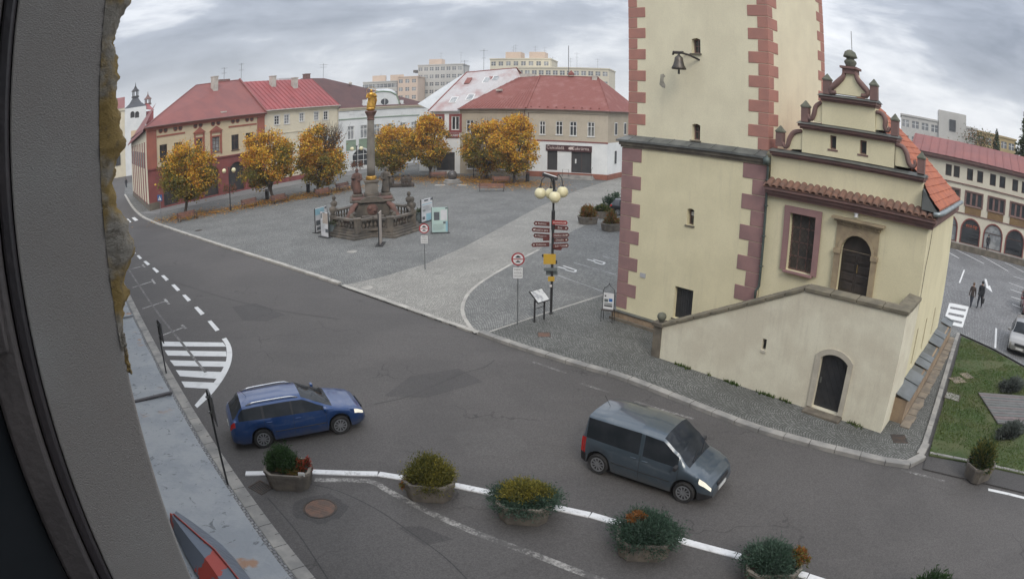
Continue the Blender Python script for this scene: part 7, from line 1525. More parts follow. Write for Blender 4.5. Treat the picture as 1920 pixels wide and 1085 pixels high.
def crown_tree(base, x0, x1, yt, yb, label, seed, green=0.45, bare=None, n=15000, lean=0.0):
    g = G(*base, SQZ); f = Frame((g.x, g.y), 0.0); d = math.hypot(g.x, g.y)
    az = math.atan2(-g.x, g.y)
    f = Frame((g.x, g.y), az); mid_y = (yt+yb)/2
    xa, xb = f.uz(x0, mid_y)[0], f.uz(x1, mid_y)[0]; zt = f.uz((x0+x1)/2, yt)[1]-SQZ; zb = f.uz((x0+x1)/2, yb)[1]-SQZ
    t = thing('autumn_tree', label, 'tree', g, az, 'autumn maples along the square')
    zt -= 0.25; zb += 0.55; xa += 0.25; xb -= 0.25
    cx, R = (xa+xb)/2, (xb-xa)/2; cz, Hh = (zt+zb)/2, (zt-zb)/2; rg = np.random.RandomState(seed)
    # trunk with limbs
    b = MB(); zf_ = zb+Hh*0.35; b.tube([(0, 0, -0.05), (0.02, 0, 0.5), (cx*0.3, 0.02, zb*0.7), (cx*0.6, 0, zf_)], [0.24, 0.19, 0.17, 0.14], 10)
    tips = []
    for k in range(9):
        a = 2*PI*k/9+rg.rand()*0.5; e = np.array([cx+R*0.72*math.cos(a), R*0.72*math.sin(a), cz+Hh*rg.uniform(-0.25, 0.75)]); s0 = np.array([cx*0.5, 0, zb*0.85+Hh*0.3*rg.rand()]); m_ = (s0+e)/2+np.array([0, 0, Hh*0.12])
        b.tube([s0, m_, e], [0.10, 0.06, 0.025], 6); tips.append(e)
    b.tube([(cx*0.6, 0, zf_), (cx, 0, cz+Hh*0.8)], [0.13, 0.03], 6); b.build('trunk', bark_m, t)
    b = MB()
    for k in range(26):
        a = 2*PI*rg.rand(); q = R*0.85*math.sqrt(rg.rand()); s0 = np.array([cx+q*math.cos(a)*0.8, q*math.sin(a)*0.8, cz+Hh*0.45]); e = np.array([cx+q*math.cos(a)*1.02, q*math.sin(a)*1.02, cz+Hh*math.sqrt(max(0.05, 1-(q/R)**2))*1.0+rg.uniform(0.1, 0.7)])
        if bare is not None: pass
        b.tube([s0, (s0+e)/2+rg.normal(size=3)*0.08, e], [0.03, 0.02, 0.008], 4)
    b.build('twigs', bark_m, t, kind='stuff')
    nc = 120; C = []
    while len(C) < nc:
        u = rg.uniform(-1, 1, 3); r = (abs(u[0])**2.4+abs(u[1])**2.4+abs(u[2])**2.3)
        if r > 1 or (r < 0.25 and rg.rand() < 0.6): continue
        wdt = 1.0 if u[2] < 0.1 else 1-0.18*(u[2]-0.1)
        if u[2] < -0.55: wdt *= 1-0.5*(-u[2]-0.55)
        C.append((cx+u[0]*R*0.9*wdt, u[1]*R*0.9*wdt, cz+u[2]*Hh*0.92, 0.55+0.6*rg.rand()))
    C = np.array(C)
    cg = np.array([mnoise.noise((c[0]*0.45+seed*7, c[1]*0.45, c[2]*0.45)) for c in C])-0.62*(C[:, 2]-cz)/Hh+0.3*(-C[:, 0]+cx)/R*0.5+green-0.38
    if bare is not None: w_ = np.array([0.12 if (c[0]-cx > 0.0*R and c[2]-cz > 0.15*Hh) else 1.0 for c in C])
    else: w_ = np.ones(nc)
    w_ = w_*(C[:, 3]**2); w_ /= w_.sum(); ids = rg.choice(nc, n, p=w_)
    P = C[ids, :3]+rg.normal(size=(n, 3))*np.array([0.33, 0.33, 0.26])*C[ids, 3][:, None]*(R/2.6)
    U = rg.normal(size=(n, 3)); U /= np.linalg.norm(U, axis=1)[:, None]; W2 = rg.normal(size=(n, 3)); W2 -= (W2*U).sum(1)[:, None]*U; W2 /= np.linalg.norm(W2, axis=1)[:, None]
    s = (0.115*(0.6+0.8*rg.rand(n)))[:, None]; V = np.zeros((n*4, 3)); V[0::4] = P-U*s; V[1::4] = P+W2*s*0.75; V[2::4] = P+U*s; V[3::4] = P-W2*s*0.75
    me = bpy.data.meshes.new('crown'); me.from_pydata(V.tolist(), [], np.arange(n*4).reshape(n, 4).tolist())
    for m in (lf_o, lf_y, lf_g, lf_b): me.materials.append(m)
    gsc = cg[ids]+rg.normal(size=n)*0.28
    mi = np.where(gsc > 0.22, 2, np.where(rg.rand(n) < 0.62, 1, 0)); mi = np.where(rg.rand(n) < 0.08, 3, mi)
    if bare is not None: mi = np.where((P[:, 0]-cx > 0.05*R) & (P[:, 2]-cz > 0.2*Hh) & (rg.rand(n) < 0.8), 3, mi)
    me.polygons.foreach_set('material_index', mi.astype(int).tolist()); link('crown', me, t, kind='stuff')
    if bare is not None:
        b = MB()
        for k in range(90):
            s0 = np.array([cx+R*0.25+rg.normal()*0.4, rg.normal()*0.6, cz+Hh*0.1]); e = s0+np.array([R*0.6*rg.rand(), R*0.5*rg.normal()*0.6, Hh*(0.4+0.5*rg.rand())]); b.tube([s0, (s0+e)/2+rg.normal(size=3)*0.12, e], [0.03, 0.018, 0.008], 4)
        b.build('bare_twigs', bark_m, t, kind='stuff')
    return t
crown_tree((348, 403), 296, 411, 263, 386, 'round orange tree at the road corner before the terracotta house', 11, 0.62)
crown_tree((512, 376), 444, 560, 240, 368, 'orange tree between the arcade lamp and the cream house', 12, 0.42)
crown_tree((591, 362), 551, 656, 226, 362, 'orange and green tree with bare grey twigs at its top right', 13, 0.55, bare=1)
crown_tree((734, 332), 690, 792, 230, 332, 'green and orange tree right behind the column', 14, 0.68)
crown_tree((806, 333), 765, 850, 211, 328, 'golden tree between the bronze group and the ball fountain', 15, 0.5)
crown_tree((913, 335), 862, 962, 219, 334, 'golden tree on the left of the twin trees before the taupe house', 16, 0.45)
crown_tree((964, 343), 915, 1014, 209, 338, 'tallest golden tree on the right of the twin trees', 17, 0.4)
# fallen leaves
rg = np.random.RandomState(4); pts = []
for bx, n_, sx, sy in ((348, 900, 2.4, 1.4), (430, 700, 3.0, 1.0), (512, 1100, 3.2, 1.3), (591, 1100, 3.0, 1.3), (640, 600, 2.4, 1.0)):
    by = {348: 405, 430: 393, 512: 377, 591: 364, 640: 356}[bx]; c = G(bx, by, SQZ)
    for k in range(n_): x, y = rg.normal()*sx, rg.normal()*sy; pts.append((c.x+RH.u.x*x+RH.n.x*y, c.y+RH.u.y*x+RH.n.y*y))
for (bx, by), n_, s in (((734, 335), 500, 2.0), ((806, 336), 1300, 2.6), ((913, 339), 1800, 2.9), ((964, 345), 1700, 2.8), ((870, 335), 700, 2.6)):
    c = G(bx, by, SQZ)
    for k in range(n_): pts.append((c.x+rg.normal()*s, c.y+rg.normal()*s*0.9))
V, F_ = [], []
for i, (x, y) in enumerate(pts):
    a = rg.rand()*2*PI; s = 0.07+0.09*rg.rand(); z = SQZ+0.03+0.03*rg.rand(); ca, sa_ = math.cos(a)*s, math.sin(a)*s
    V += [(x-ca, y-sa_, z), (x+sa_*.7, y-ca*.7, z+0.03*rg.rand()), (x+ca, y+sa_, z+0.02), (x-sa_*.7, y+ca*.7, z)]; F_.append((4*i, 4*i+1, 4*i+2, 4*i+3))
me = bpy.data.meshes.new('fallen_leaves'); me.from_pydata(V, [], F_)
for m in (lf_o, lf_y, lf_b): me.materials.append(m)
me.polygons.foreach_set('material_index', rg.choice(3, len(F_), p=[0.45, 0.2, 0.35]).tolist())
link('fallen_leaves', me, None, 'scattered orange fallen leaves on the setts under the trees', 'leaves', None, 'stuff')
# ------------------------------------------------------------------ planters
conc_m = pm('ribbed_concrete', (0.20, 0.175, 0.145), (0.125, 0.112, 0.098), 3, 0.95, 40, 0.5, streak=0.5, streakc=(0.09, 0.08, 0.07))
soil_m = pm('dark_soil', (0.035, 0.027, 0.02), (0.05, 0.04, 0.03), 6, 0.98, 40, 0.5)
def bush(name, parent, c, rad, n, size, mats, seed, out=0.6, clumps=40, mpick=None, low=0.0, spread=0.3):
    rg = np.random.RandomState(seed); C = []
    while len(C) < clumps:
        u = rg.uniform(-1, 1, 3); u[2] = abs(u[2])*(1-low)-low*rg.rand()
        if 0.35 < np.linalg.norm(u) < 1: C.append(u*np.array(rad))
    C = np.array(C); ids = rg.randint(0, clumps, n); P0 = C[ids]+rg.normal(size=(n, 3))*np.array(rad)*spread*0.6
    R_d = P0/np.maximum(np.linalg.norm(P0, axis=1)[:, None], 1e-3); U = rg.normal(size=(n, 3))*(1-out)+R_d*out*1.4; U[:, 2] += 0.15; U /= np.linalg.norm(U, axis=1)[:, None]
    W2 = rg.normal(size=(n, 3)); W2 -= (W2*U).sum(1)[:, None]*U; W2 /= np.linalg.norm(W2, axis=1)[:, None]; s = (size*(0.5+rg.rand(n)))[:, None]; P = P0+np.array(c)
    V = np.zeros((n*4, 3)); V[0::4] = P-U*s*0.6; V[1::4] = P+W2*s*0.3; V[2::4] = P+U*s*1.4; V[3::4] = P-W2*s*0.3
    me = bpy.data.meshes.new(name); me.from_pydata(V.tolist(), [], np.arange(n*4).reshape(n, 4).tolist())
    for m in mats: me.materials.append(m)
    if len(mats) > 1: me.polygons.foreach_set('material_index', [mpick(p-np.array(c), rg) if mpick else int(rg.randint(len(mats))) for p in P])
    return link(name, me, parent, kind='stuff')
lf_ju = m_leaf('blue_green_juniper', (0.05, 0.088, 0.06), (0.08, 0.125, 0.09)); lf_ol = m_leaf('olive_conifer', (0.15, 0.14, 0.035), (0.10, 0.105, 0.03)); lf_yl = m_leaf('yellow_green_shrub', (0.29, 0.245, 0.045), (0.20, 0.18, 0.04)); lf_dg = m_leaf('deep_green_box', (0.028, 0.06, 0.022), (0.045, 0.085, 0.03)); lf_rd = m_leaf('red_blossom', (0.36, 0.06, 0.04), (0.28, 0.08, 0.03)); lf_or = m_leaf('rusty_heather', (0.28, 0.11, 0.03), (0.2, 0.09, 0.03))
ptmesh = {}
def planter(base, rz, label, R=0.60, h=0.56, z=0.0, group='concrete planters along the white kerb', sx=1.15):
    t = thing('concrete_planter', label, 'planter', G(*base, z), rz, group)
    b = MB(); n = 8; rings = []; hx_, hy_, ch = 1.0*sx, 0.86, 0.40
    octo = [(hx_, -hy_+ch), (hx_, hy_-ch), (hx_-ch, hy_), (-hx_+ch, hy_), (-hx_, hy_-ch), (-hx_, -hy_+ch), (-hx_+ch, -hy_), (hx_-ch, -hy_)]
    for r, zz in ((0.84, 0.0), (0.86, 0.05), (0.96, h-0.09), (1.0, h-0.08), (1.0, h), (0.88, h), (0.87, h-0.12)): rings.append([(R*r*x, R*r*y, zz) for x, y in octo])
    b.loft(rings, cap=False); b.poly([p for p in reversed(rings[0])]); b.build('tub', conc_m, t)
    b = MB(); b.poly([(R*0.872*x, R*0.872*y, h-0.08) for x, y in octo]); b.build('soil', soil_m, t)
    rb = MB()
    for k in range(n):
        p, q = Vector(rings[1][k]), Vector(rings[1][(k+1) % n]); p2_, q2_ = Vector(rings[2][k]), Vector(rings[2][(k+1) % n])
        for i in range(1, 9): u = i/9; rb.beam(p.lerp(q, u), p2_.lerp(q2_, u), 0.02, 0.02)
    rb.build('ribs', conc_m, t, kind='stuff')
    return t
az0 = -0.84
p1 = planter((546, 905), 0.08, 'concrete planter with round dark green shrub and red flowers')
bush('shrub', p1, (-0.18, 0.08, 0.52), (0.42, 0.42, 0.55), 9000, 0.036, [lf_dg], 1, 0.4); bush('flowers', p1, (0.45, 0.1, 0.5), (0.2, 0.22, 0.28), 900, 0.05, [lf_rd, lf_rd, lf_dg], 2, 0.4, 14); bush('groundcover', p1, (0.1, -0.2, 0.45), (0.4, 0.22, 0.14), 1200, 0.045, [lf_ol, lf_or], 3, 0.3, 20)
b = MB(); b.box(0.40, 0.58, -0.42, -0.40, 0.52, 0.64); b.build('label', whiteframe_m, p1)
p2p = planter((808, 925), -0.04, 'concrete planter with one rounded olive conifer')
bush('shrub', p2p, (0.0, 0.0, 0.45), (0.60, 0.54, 0.60), 15000, 0.034, [lf_ol, lf_ol, lf_yl], 4, 0.55, 90); bush('flowers', p2p, (-0.6, -0.15, 0.38), (0.16, 0.2, 0.24), 500, 0.05, [lf_or, lf_ol], 5, 0.3, 10)
p3p = planter((983, 966), -0.12, 'concrete planter with yellow green shrub above spreading blue juniper')
bush('juniper', p3p, (0, 0.05, 0.44), (0.86, 0.70, 0.30), 15000, 0.036, [lf_ju], 6, 0.55, 90, low=0.12); bush('shrub', p3p, (0.0, 0.1, 0.62), (0.58, 0.46, 0.34), 8000, 0.034, [lf_yl, lf_ol], 7, 0.5, 50)
p4p = planter((1206, 1032), -0.18, 'concrete planter of blue juniper with a rusty orange sprig')
bush('juniper', p4p, (0, 0.05, 0.45), (0.80, 0.66, 0.46), 19000, 0.036, [lf_ju], 8, 0.6, 80, low=0.12); bush('sprig', p4p, (-0.25, 0.2, 0.85), (0.2, 0.2, 0.16), 600, 0.05, [lf_or], 9, 0.4, 10)
p5p = planter((1440, 1086), -0.22, 'concrete planter of juniper with rusty orange heather at one side')
bush('juniper', p5p, (-0.1, 0.05, 0.45), (0.68, 0.6, 0.46), 15000, 0.036, [lf_ju], 10, 0.6, 70, low=0.1); bush('heather', p5p, (0.62, 0.1, 0.5), (0.24, 0.28, 0.34), 1400, 0.05, [lf_or, lf_ol], 11, 0.4, 20)
p6p = planter((1728, 1150), -0.28, 'concrete planter with a dark green shrub at the end of the white kerb')
bush('shrub', p6p, (0, 0, 0.4), (0.6, 0.55, 0.65), 6000, 0.055, [lf_dg], 12, 0.6, 50)
p7p = planter((1831, 893), 0.1, 'concrete planter with an upright green shrub on the lawn edge', 0.55, 0.55, 0.05, None, 1.1)
bush('shrub', p7p, (0, 0, 0.5), (0.48, 0.45, 0.75), 4200, 0.06, [lf_dg, lf_ol], 13, 0.75, 50)
gq = 'concrete planters on the square by the tower'
for k, (bs, mats, lab, rd) in enumerate([((1102, 419), [lf_ol, lf_or], 'concrete planter with a bushy olive shrub standing free near the tower', (0.6, 0.5, 0.85)), ((1128, 408), [lf_ol, lf_dg], 'low concrete planter with dark foliage behind the free standing one', (0.7, 0.5, 0.5)), ((1146, 432), [lf_or, lf_ol], 'concrete planter with rusty brown plants beside the tower wall', (0.5, 0.5, 0.85)), ((1150, 398), [lf_dg, lf_ju], 'concrete planter with a tall dark juniper half hidden by the tower', (0.9, 0.8, 1.1))]):
    t = planter(bs, 0.2+0.1*k, lab, 0.72, 0.62, SQZ, gq); bush('shrub', t, (0, 0, 0.55), rd, 2600, 0.1, mats, 30+k, 0.6, 40)
# ------------------------------------------------------------------ lawn: grass, lavender, deck
rg = np.random.RandomState(9); lp_ = [(p.x, p.y) for p in lawn_poly]
def inside(x, y, poly):
    c = False; j = len(poly)-1
    for i in range(len(poly)):
        if (poly[i][1] > y) != (poly[j][1] > y) and x < (poly[j][0]-poly[i][0])*(y-poly[i][1])/(poly[j][1]-poly[i][1])+poly[i][0]: c = not c
        j = i
    return c
xs_ = [p[0] for p in lp_]; ys_ = [p[1] for p in lp_]; V, F_ = [], []; k = 0
while k < 26000:
    x, y = rg.uniform(min(xs_), max(xs_)), rg.uniform(min(ys_), max(ys_))
    if not inside(x, y, lp_): continue
    if mnoise.noise((x*0.5, y*0.5, 3)) < -0.25 and rg.rand() < 0.8: k += 1; continue
    a = rg.rand()*2*PI; h_ = 0.03+0.05*rg.rand(); dx, dy = 0.02*math.cos(a), 0.02*math.sin(a); o = len(V)
    V += [(x-dx, y-dy, 0.09), (x+dx, y+dy, 0.09), (x+rg.normal()*0.03, y+rg.normal()*0.03, 0.095+h_)]; F_.append((o, o+1, o+2)); k += 1
me = bpy.data.meshes.new('grass'); me.from_pydata(V, [], F_); lf_gr = m_leaf('lawn_blade', (0.065, 0.115, 0.024), (0.095, 0.125, 0.03)); me.materials.append(lf_gr)
link('grass', me, None, 'short green lawn grass beside the church pavement', 'grass', None, 'stuff')
dk = [G(1878, 740, 0.1), G(1950, 745, 0.1), G(1950, 830, 0.1), G(1870, 795, 0.1)]
ca_ = dk[0]; az_d = math.atan2(dk[1].y-dk[0].y, dk[1].x-dk[0].x); t = thing('timber_deck', 'weathered grey plank deck bedded in the lawn', 'deck', dk[3], az_d)
fD = Frame((dk[3].x, dk[3].y), az_d); W_d = 3.2; D_d = fD.loc(dk[0])[1]
for k in range(int(max(1.2, D_d)/0.13)): b = MB(); b.box(0.0, W_d, k*0.13, k*0.13+0.105, 0.0, 0.07+0.008*(k % 2)); b.build('plank', pm('grey_plank_%d' % k, (0.13+0.05*random.random(), 0.14, 0.138), None, 3, 0.9, 30, 0.3), t)
lf_lv = m_leaf('lavender', (0.10, 0.115, 0.10), (0.075, 0.085, 0.075))
for k, (bs, lab, rd) in enumerate([((1895, 728), 'grey lavender clump above the timber deck', (1.0, 0.45, 0.4)), ((1893, 812), 'grey lavender clump below the timber deck', (1.1, 0.4, 0.4))]):
    t = thing('lavender_clump', lab, 'plant', G(*bs, 0.1), 0.2, 'lavender round the deck'); bush('foliage', t, (0, 0, 0), rd, 2600, 0.09, [lf_lv], 50+k, 0.8, 40); b = MB(); b.lathe([(0.3, 0), (0.22, 0.12), (0.02, 0.2)], 8); b.build('stem', bark_m, t)
for bs, w_ in (((1795, 712), 0.4), ((1812, 704), 0.3)):
    q = G(*bs, 0.1); b = MB(); b.slab([(q.x-w_, q.y-.3), (q.x+w_, q.y-.35), (q.x+w_, q.y+.3), (q.x-w_, q.y+.3)], 0.09, 0.115); b.build('stepping_stone', stone_slab_m, None, kind='structure')
# weeds along the stair wall foot
V, F_ = [], []
for k in range(900):
    x = -1*rg.rand()*10.0; 
    if mnoise.noise((x*1.3, 0, 0)) < 0.0 or -3.2 < x < -1.4: continue
    q = ST.world(x, -0.02-abs(rg.normal())*0.06); a = rg.rand()*6.28; h_ = 0.05+0.12*rg.rand(); o = len(V); V += [(q.x-.03*math.cos(a), q.y-.03*math.sin(a), SQZ), (q.x+.03*math.cos(a), q.y+.03*math.sin(a), SQZ), (q.x+rg.normal()*.05, q.y+rg.normal()*.05, SQZ+h_)]; F_.append((o, o+1, o+2))
me = bpy.data.meshes.new('weeds'); me.from_pydata(V, [], F_); me.materials.append(lf_gr); link('weeds', me, None, 'green weeds growing along the foot of the stair wall', 'weeds', None, 'stuff')
# ------------------------------------------------------------------ dark conifer and small trees on the right
def conifer(px, py_top, dist, h, w, label, n=5000, seed=1, group='conifers beyond the arcaded building'):
    v = ray(px, py_top); d = math.hypot(v.x, v.y); zt = CAM_H+v.z/d*dist; x, y = v.x/d*dist, v.y/d*dist
    t = thing('conifer', label, 'tree', (x, y, 0), 0, group); rg = np.random.RandomState(seed)
    b = MB(); b.tube([(0, 0, 0), (0, 0, zt-0.3)], [0.35, 0.04], 8); b.build('trunk', bark_m, t)
    P = []
    tiers = 16
    while len(P) < n:
        f = rg.rand()**0.7; k = math.floor(f*tiers)/tiers; r = w*(f*0.9+0.05)*(0.65+0.5*(f*tiers-math.floor(f*tiers))); a = rg.rand()*2*PI
        if mnoise.noise((math.cos(a)*2+seed, math.sin(a)*2, f*9)) < -0.12: continue
        q = r*math.sqrt(rg.rand()); P.append((q*math.cos(a), q*math.sin(a), zt-f*h-q*0.12))
    P = np.array(P); U = rg.normal(size=(n, 3)); U[:, :2] += P[:, :2]*0.8; U /= np.linalg.norm(U, axis=1)[:, None]; W2 = np.cross(U, rg.normal(size=(n, 3))); W2 /= np.linalg.norm(W2, axis=1)[:, None]; s = 0.26*(0.5+rg.rand(n))[:, None]
    V = np.zeros((n*4, 3)); V[0::4] = P-U*s; V[1::4] = P+W2*s*.35; V[2::4] = P+U*s; V[3::4] = P-W2*s*.35; me = bpy.data.meshes.new('crown'); me.from_pydata(V.tolist(), [], np.arange(n*4).reshape(n, 4).tolist()); me.materials.append(lf_d if True else None); link('crown', me, t, kind='stuff')
conifer(1926, 205, 80, 14, 5.2, 'big dark conifer rising over the arcaded building roof', 7000, 2); conifer(1869, 242, 120, 11, 3.0, 'slim young conifer against the sky above the arcaded building', 2500, 3)
t = crown_tree((1800, 330), 1, 2, 3, 4, 'x', 1) if False else None
v = ray(1838, 262); d = math.hypot(v.x, v.y); t = thing('bare_tree', 'thin half bare tree above the ochre building', 'tree', (v.x/d*118, v.y/d*118, 0), 0); b = MB(); b.tube([(0, 0, 0), (0, 0, 12)], [0.25, 0.08], 8); b.build('trunk', bark_m, t); zc3 = CAM_H+v.z/d*118
link('crown', leafmesh('crown', 900, lambda rg: np.array([0, 0, zc3-0.2])+rg.normal(size=3)*np.array([2.2, 1.5, 1.0]), 0.2, [lf_b, lf_d], 6), t, kind='stuff')
# ------------------------------------------------------------------ vehicles
def interp(keys, x):
    if x <= keys[0][0]: return keys[0][1:]
    for a, b in zip(keys[:-1], keys[1:]):
        if a[0] <= x <= b[0]:
            t = (x-a[0])/max(1e-9, b[0]-a[0]); t2 = t*t*(3-2*t)*0.35+t*0.65
            return tuple(p+(q-p)*t2 for p, q in zip(a[1:], b[1:]))
    return keys[-1][1:]
carglass_m = pm('car_glass', (0.018, 0.022, 0.026), (0.03, 0.034, 0.04), 1.5, 0.06, 5, 0.0, spec=0.12, world=False)
tyre_m = pm('tyre_rubber', (0.018, 0.018, 0.019), (0.028, 0.027, 0.026), 6, 0.85, 60, 0.2, world=False)
rim_m = pm('alloy_rim', (0.40, 0.41, 0.43), (0.30, 0.31, 0.33), 4, 0.35, 30, 0.0, 0.7, world=False)
trim_m = pm('black_plastic_trim', (0.022, 0.022, 0.024), None, 4, 0.6, 40, 0.1, world=False)
lamp_m = pm('headlamp_lens', (0.62, 0.62, 0.58), (0.5, 0.5, 0.48), 8, 0.12, 20, 0.0, spec=0.8, world=False)
tail_m = pm('tail_lamp_red', (0.42, 0.015, 0.012), (0.35, 0.015, 0.015), 8, 0.2, 20, 0.0, spec=0.7, world=False)
plate_m = flat('number_plate', (0.62, 0.62, 0.6), 0.5)
glow_m, t_, b_ = nodes('lit_headlamp'); b_.inputs['Base Color'].default_value = (0.8, 0.78, 0.7, 1); b_.inputs['Emission Color'].default_value = (1.0, 0.9, 0.66, 1); b_.inputs['Emission Strength'].default_value = 0.4
chrome_m = pm('bright_metal', (0.6, 0.61, 0.63), None, 4, 0.25, 20, 0.0, 0.9, world=False)
def paint(name, c, dirt=0.15):
    m, t, b = nodes(name); p = POS(t, False); z = N(t, 'ShaderNodeSeparateXYZ', {0: p}).outputs[2]
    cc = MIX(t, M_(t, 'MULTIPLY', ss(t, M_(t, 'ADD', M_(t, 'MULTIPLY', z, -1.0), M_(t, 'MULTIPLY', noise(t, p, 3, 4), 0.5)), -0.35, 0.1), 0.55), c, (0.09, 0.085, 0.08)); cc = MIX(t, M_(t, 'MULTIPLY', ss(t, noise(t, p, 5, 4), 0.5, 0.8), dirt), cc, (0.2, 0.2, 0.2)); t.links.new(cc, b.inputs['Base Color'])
    b.inputs['Metallic'].default_value = 0.25; b.inputs['Roughness'].default_value = 0.32; b.inputs['Coat Weight'].default_value = 0.8; b.inputs['Coat Roughness'].default_value = 0.08
    return m
def make_car(name, label, cat, S, body_m, loc, rz, group=None, lit=False, rails=False, wheel_r=0.315):
    """S: front, rear, wheelbase, side keys (x, belt z, top z, half width at belt, half width of roof, roof edge z), windows, cowl/roof stations"""
    t = thing(name, label, cat, loc, rz, group)
    xf, xr, wb = S['front'], S['rear'], S['wb']; axles = (wb/2, -wb/2); keys = S['keys']
    xs = sorted({round(x, 4) for x in list(np.linspace(xr, xf, 74))+[k[0] for k in keys]+[x for w_ in S['side'] for x in w_]+[S['cowl'], S['rooff'], S['roofr'], S['tail'], xf-0.42, xr+0.22]})
    R_a = wheel_r+0.075
    def zbot(x):
        z = 0.20+0.10*max(0, (abs(x-(xf+xr)/2)/((xf-xr)/2))-0.85)/0.15
        arch = 0
        for a in axles:
            if abs(x-a) < R_a: z = max(z, wheel_r+math.sqrt(R_a**2-(x-a)**2)-0.005); arch = 1
        return z
    def half(x):
        zs, zt, w, wr, zr = interp(keys, x); z0 = zbot(x); gh = max(0.0, min(1.0, (zr-zs-0.02)/0.25))
        zz = lambda f: z0+(zs-z0)*f
        lo = [(0.0, z0+0.02), (w*0.86, z0), (w*0.965, z0+0.03), (w*1.0, zz(0.42)), (w*0.992, zz(0.78)), (w*0.955, zs)]
        hood = [(w*0.90, zs+(zt-zs)*0.35), (w*0.80, zs+(zt-zs)*0.6), (w*0.45, zs+(zt-zs)*0.93), (0.0, zt)]
        gh_p = [(wr*1.06, zr-0.06), (wr*0.97, zr), (wr*0.55, zr+(zt-zr)*0.8), (0.0, zt)]
        return lo+[(a[0]*(1-gh)+b[0]*gh, a[1]*(1-gh)+b[1]*gh) for a, b in zip(hood, gh_p)]
    H2 = [half(x) for x in xs]; parts = {}
    def cls(xm, k, sd):
        if k == 5:
            for i, (a, b) in enumerate(S['side']):
                if a < xm < b: return ('side_window', (sd, i), carglass_m)
            for i, (a, b) in enumerate(S['side'][:-1]):
                if S['side'][i+1][1] <= xm <= a: return ('pillar', (sd, i), body_m if S.get('bumper') else trim_m)
        if k in (7, 8) and S['rooff'] < xm < S['cowl']: return ('windscreen', 0, carglass_m)
        if k in (7, 8) and S['tail'] < xm < S['roofr']: return ('rear_window', 0, carglass_m)
        if k in (3, 4) and xm > xf-S.get('hl', 0.36) and xm < xf-0.05 and k == 4: return ('headlight', sd, glow_m if lit else lamp_m)
        if k in (3, 4) and xm < xr+0.2 and (k == 4 or S.get('talltail')): return ('tail_light', sd, tail_m)
        if k in (0, 1): return ('underbody', 0, trim_m)
        if k == 2 and not any(abs(xm-a) < R_a for a in axles) and S.get('bumper') and (xm > xf-0.5 or xm < xr+0.4): return ('bumper', (xm > 0, sd), trim_m)
        return ('body', 0, body_m)
    for i in range(len(xs)-1):
        xm = (xs[i]+xs[i+1])/2
        for k in range(9):
            for sd in (1, -1):
                q = [(xs[i], H2[i][k][0]*sd, H2[i][k][1]), (xs[i+1], H2[i+1][k][0]*sd, H2[i+1][k][1]), (xs[i+1], H2[i+1][k+1][0]*sd, H2[i+1][k+1][1]), (xs[i], H2[i][k+1][0]*sd, H2[i][k+1][1])]
                if sd < 0: q = q[::-1]
                c = cls(xm, k, sd); parts.setdefault((c[0], c[1]), (MB(), c[2]))[0].poly(q)
    for i in (0, -1):
        ring_ = [(xs[i], y, z) for y, z in H2[i]]+[(xs[i], -y, z) for y, z in reversed(H2[i][1:-1])]
        parts[('body', 0)][0].poly(ring_ if i else ring_[::-1])
    for (nm, _), (mb, m) in parts.items():
        # weld the doubled points
        idx = {}; nv = []; mp_ = []
        for v in mb.v:
            key = (round(v[0], 4), round(v[1], 4), round(v[2], 4))
            if key not in idx: idx[key] = len(nv); nv.append(v)
            mp_.append(idx[key])
        fs = []
        for f in mb.f:
            g_ = []
            for a in f:
                if mp_[a] not in g_: g_.append(mp_[a])
            if len(g_) > 2: fs.append(tuple(g_))
        o2 = MB(); o2.v, o2.f, o2.m = nv, fs, [0]*len(fs)
        o = o2.build(nm, m, t, True); o.data.set_sharp_from_angle(angle=math.radians(38))
    # wheels
    yw = interp(keys, 0)[2]-0.03
    for a in axles:
        for sd in (1, -1):
            tmp = MB(); w_ = 0.19; r = wheel_r; tmp.lathe([(r*0.66, -w_/2+0.02), (r*0.92, -w_/2), (r, -w_/2+0.03), (r, w_/2-0.03), (r*0.92, w_/2), (r*0.66, w_/2-0.02)], 28); tmp.f = tmp.f[:-2]; tmp.m = tmp.m[:-2]
            b = MB(); b.add([(a+x, sd*(yw-0.085)+z*1.0, r+y) for x, y, z in tmp.v], tmp.f); wo2 = b.build('wheel', tyre_m, t, True); wo2.data.set_sharp_from_angle(angle=math.radians(40))
            b = MB(); yo = sd*(yw-0.085+0.072); b2 = MB(); b2.lathe([(r*0.66, -0.02), (r*0.66, -0.035), (0.02, -0.035)], 28); b.add([(a+x, yo+sd*z, r+y) for x, y, z in b2.v], b2.f); b.build('wheel_disc', trim_m, wo2)
            b = MB(); b2 = MB(); b2.lathe([(r*0.69, -0.01), (r*0.69, 0.022), (r*0.60, 0.022), (r*0.60, -0.01)], 28); b2.f = b2.f[:-2]; b2.m = b2.m[:-2]; b.add([(a+x, yo+sd*z, r+y) for x, y, z in b2.v], b2.f)
            for k in range(10):
                an = 2*PI*k/10+0.2; d = Vector((math.cos(an), 0, math.sin(an))); b.obox(Vector((a, yo+sd*0.005, r))+d*r*0.33, d*r*0.28, Vector((0, 0.014, 0)), Vector((-d.z, 0, d.x))*0.017)
            b.ball((a, yo, r), 0.05, 8, 6, sc_=(1, 0.5, 1)); b.build('rim', rim_m, wo2)
            b = MB(); b2 = MB(); b2.lathe([(R_a-0.005, -0.02), (R_a-0.005, 0.0), (0.03, 0.0)], 20); b.add([(a+x, sd*(yw-0.28)+z, r+y) for x, y, z in b2.v], b2.f); b.build('wheel_housing', trim_m, t)
    # details
    zs_m = interp(keys, S['cowl']-0.1)
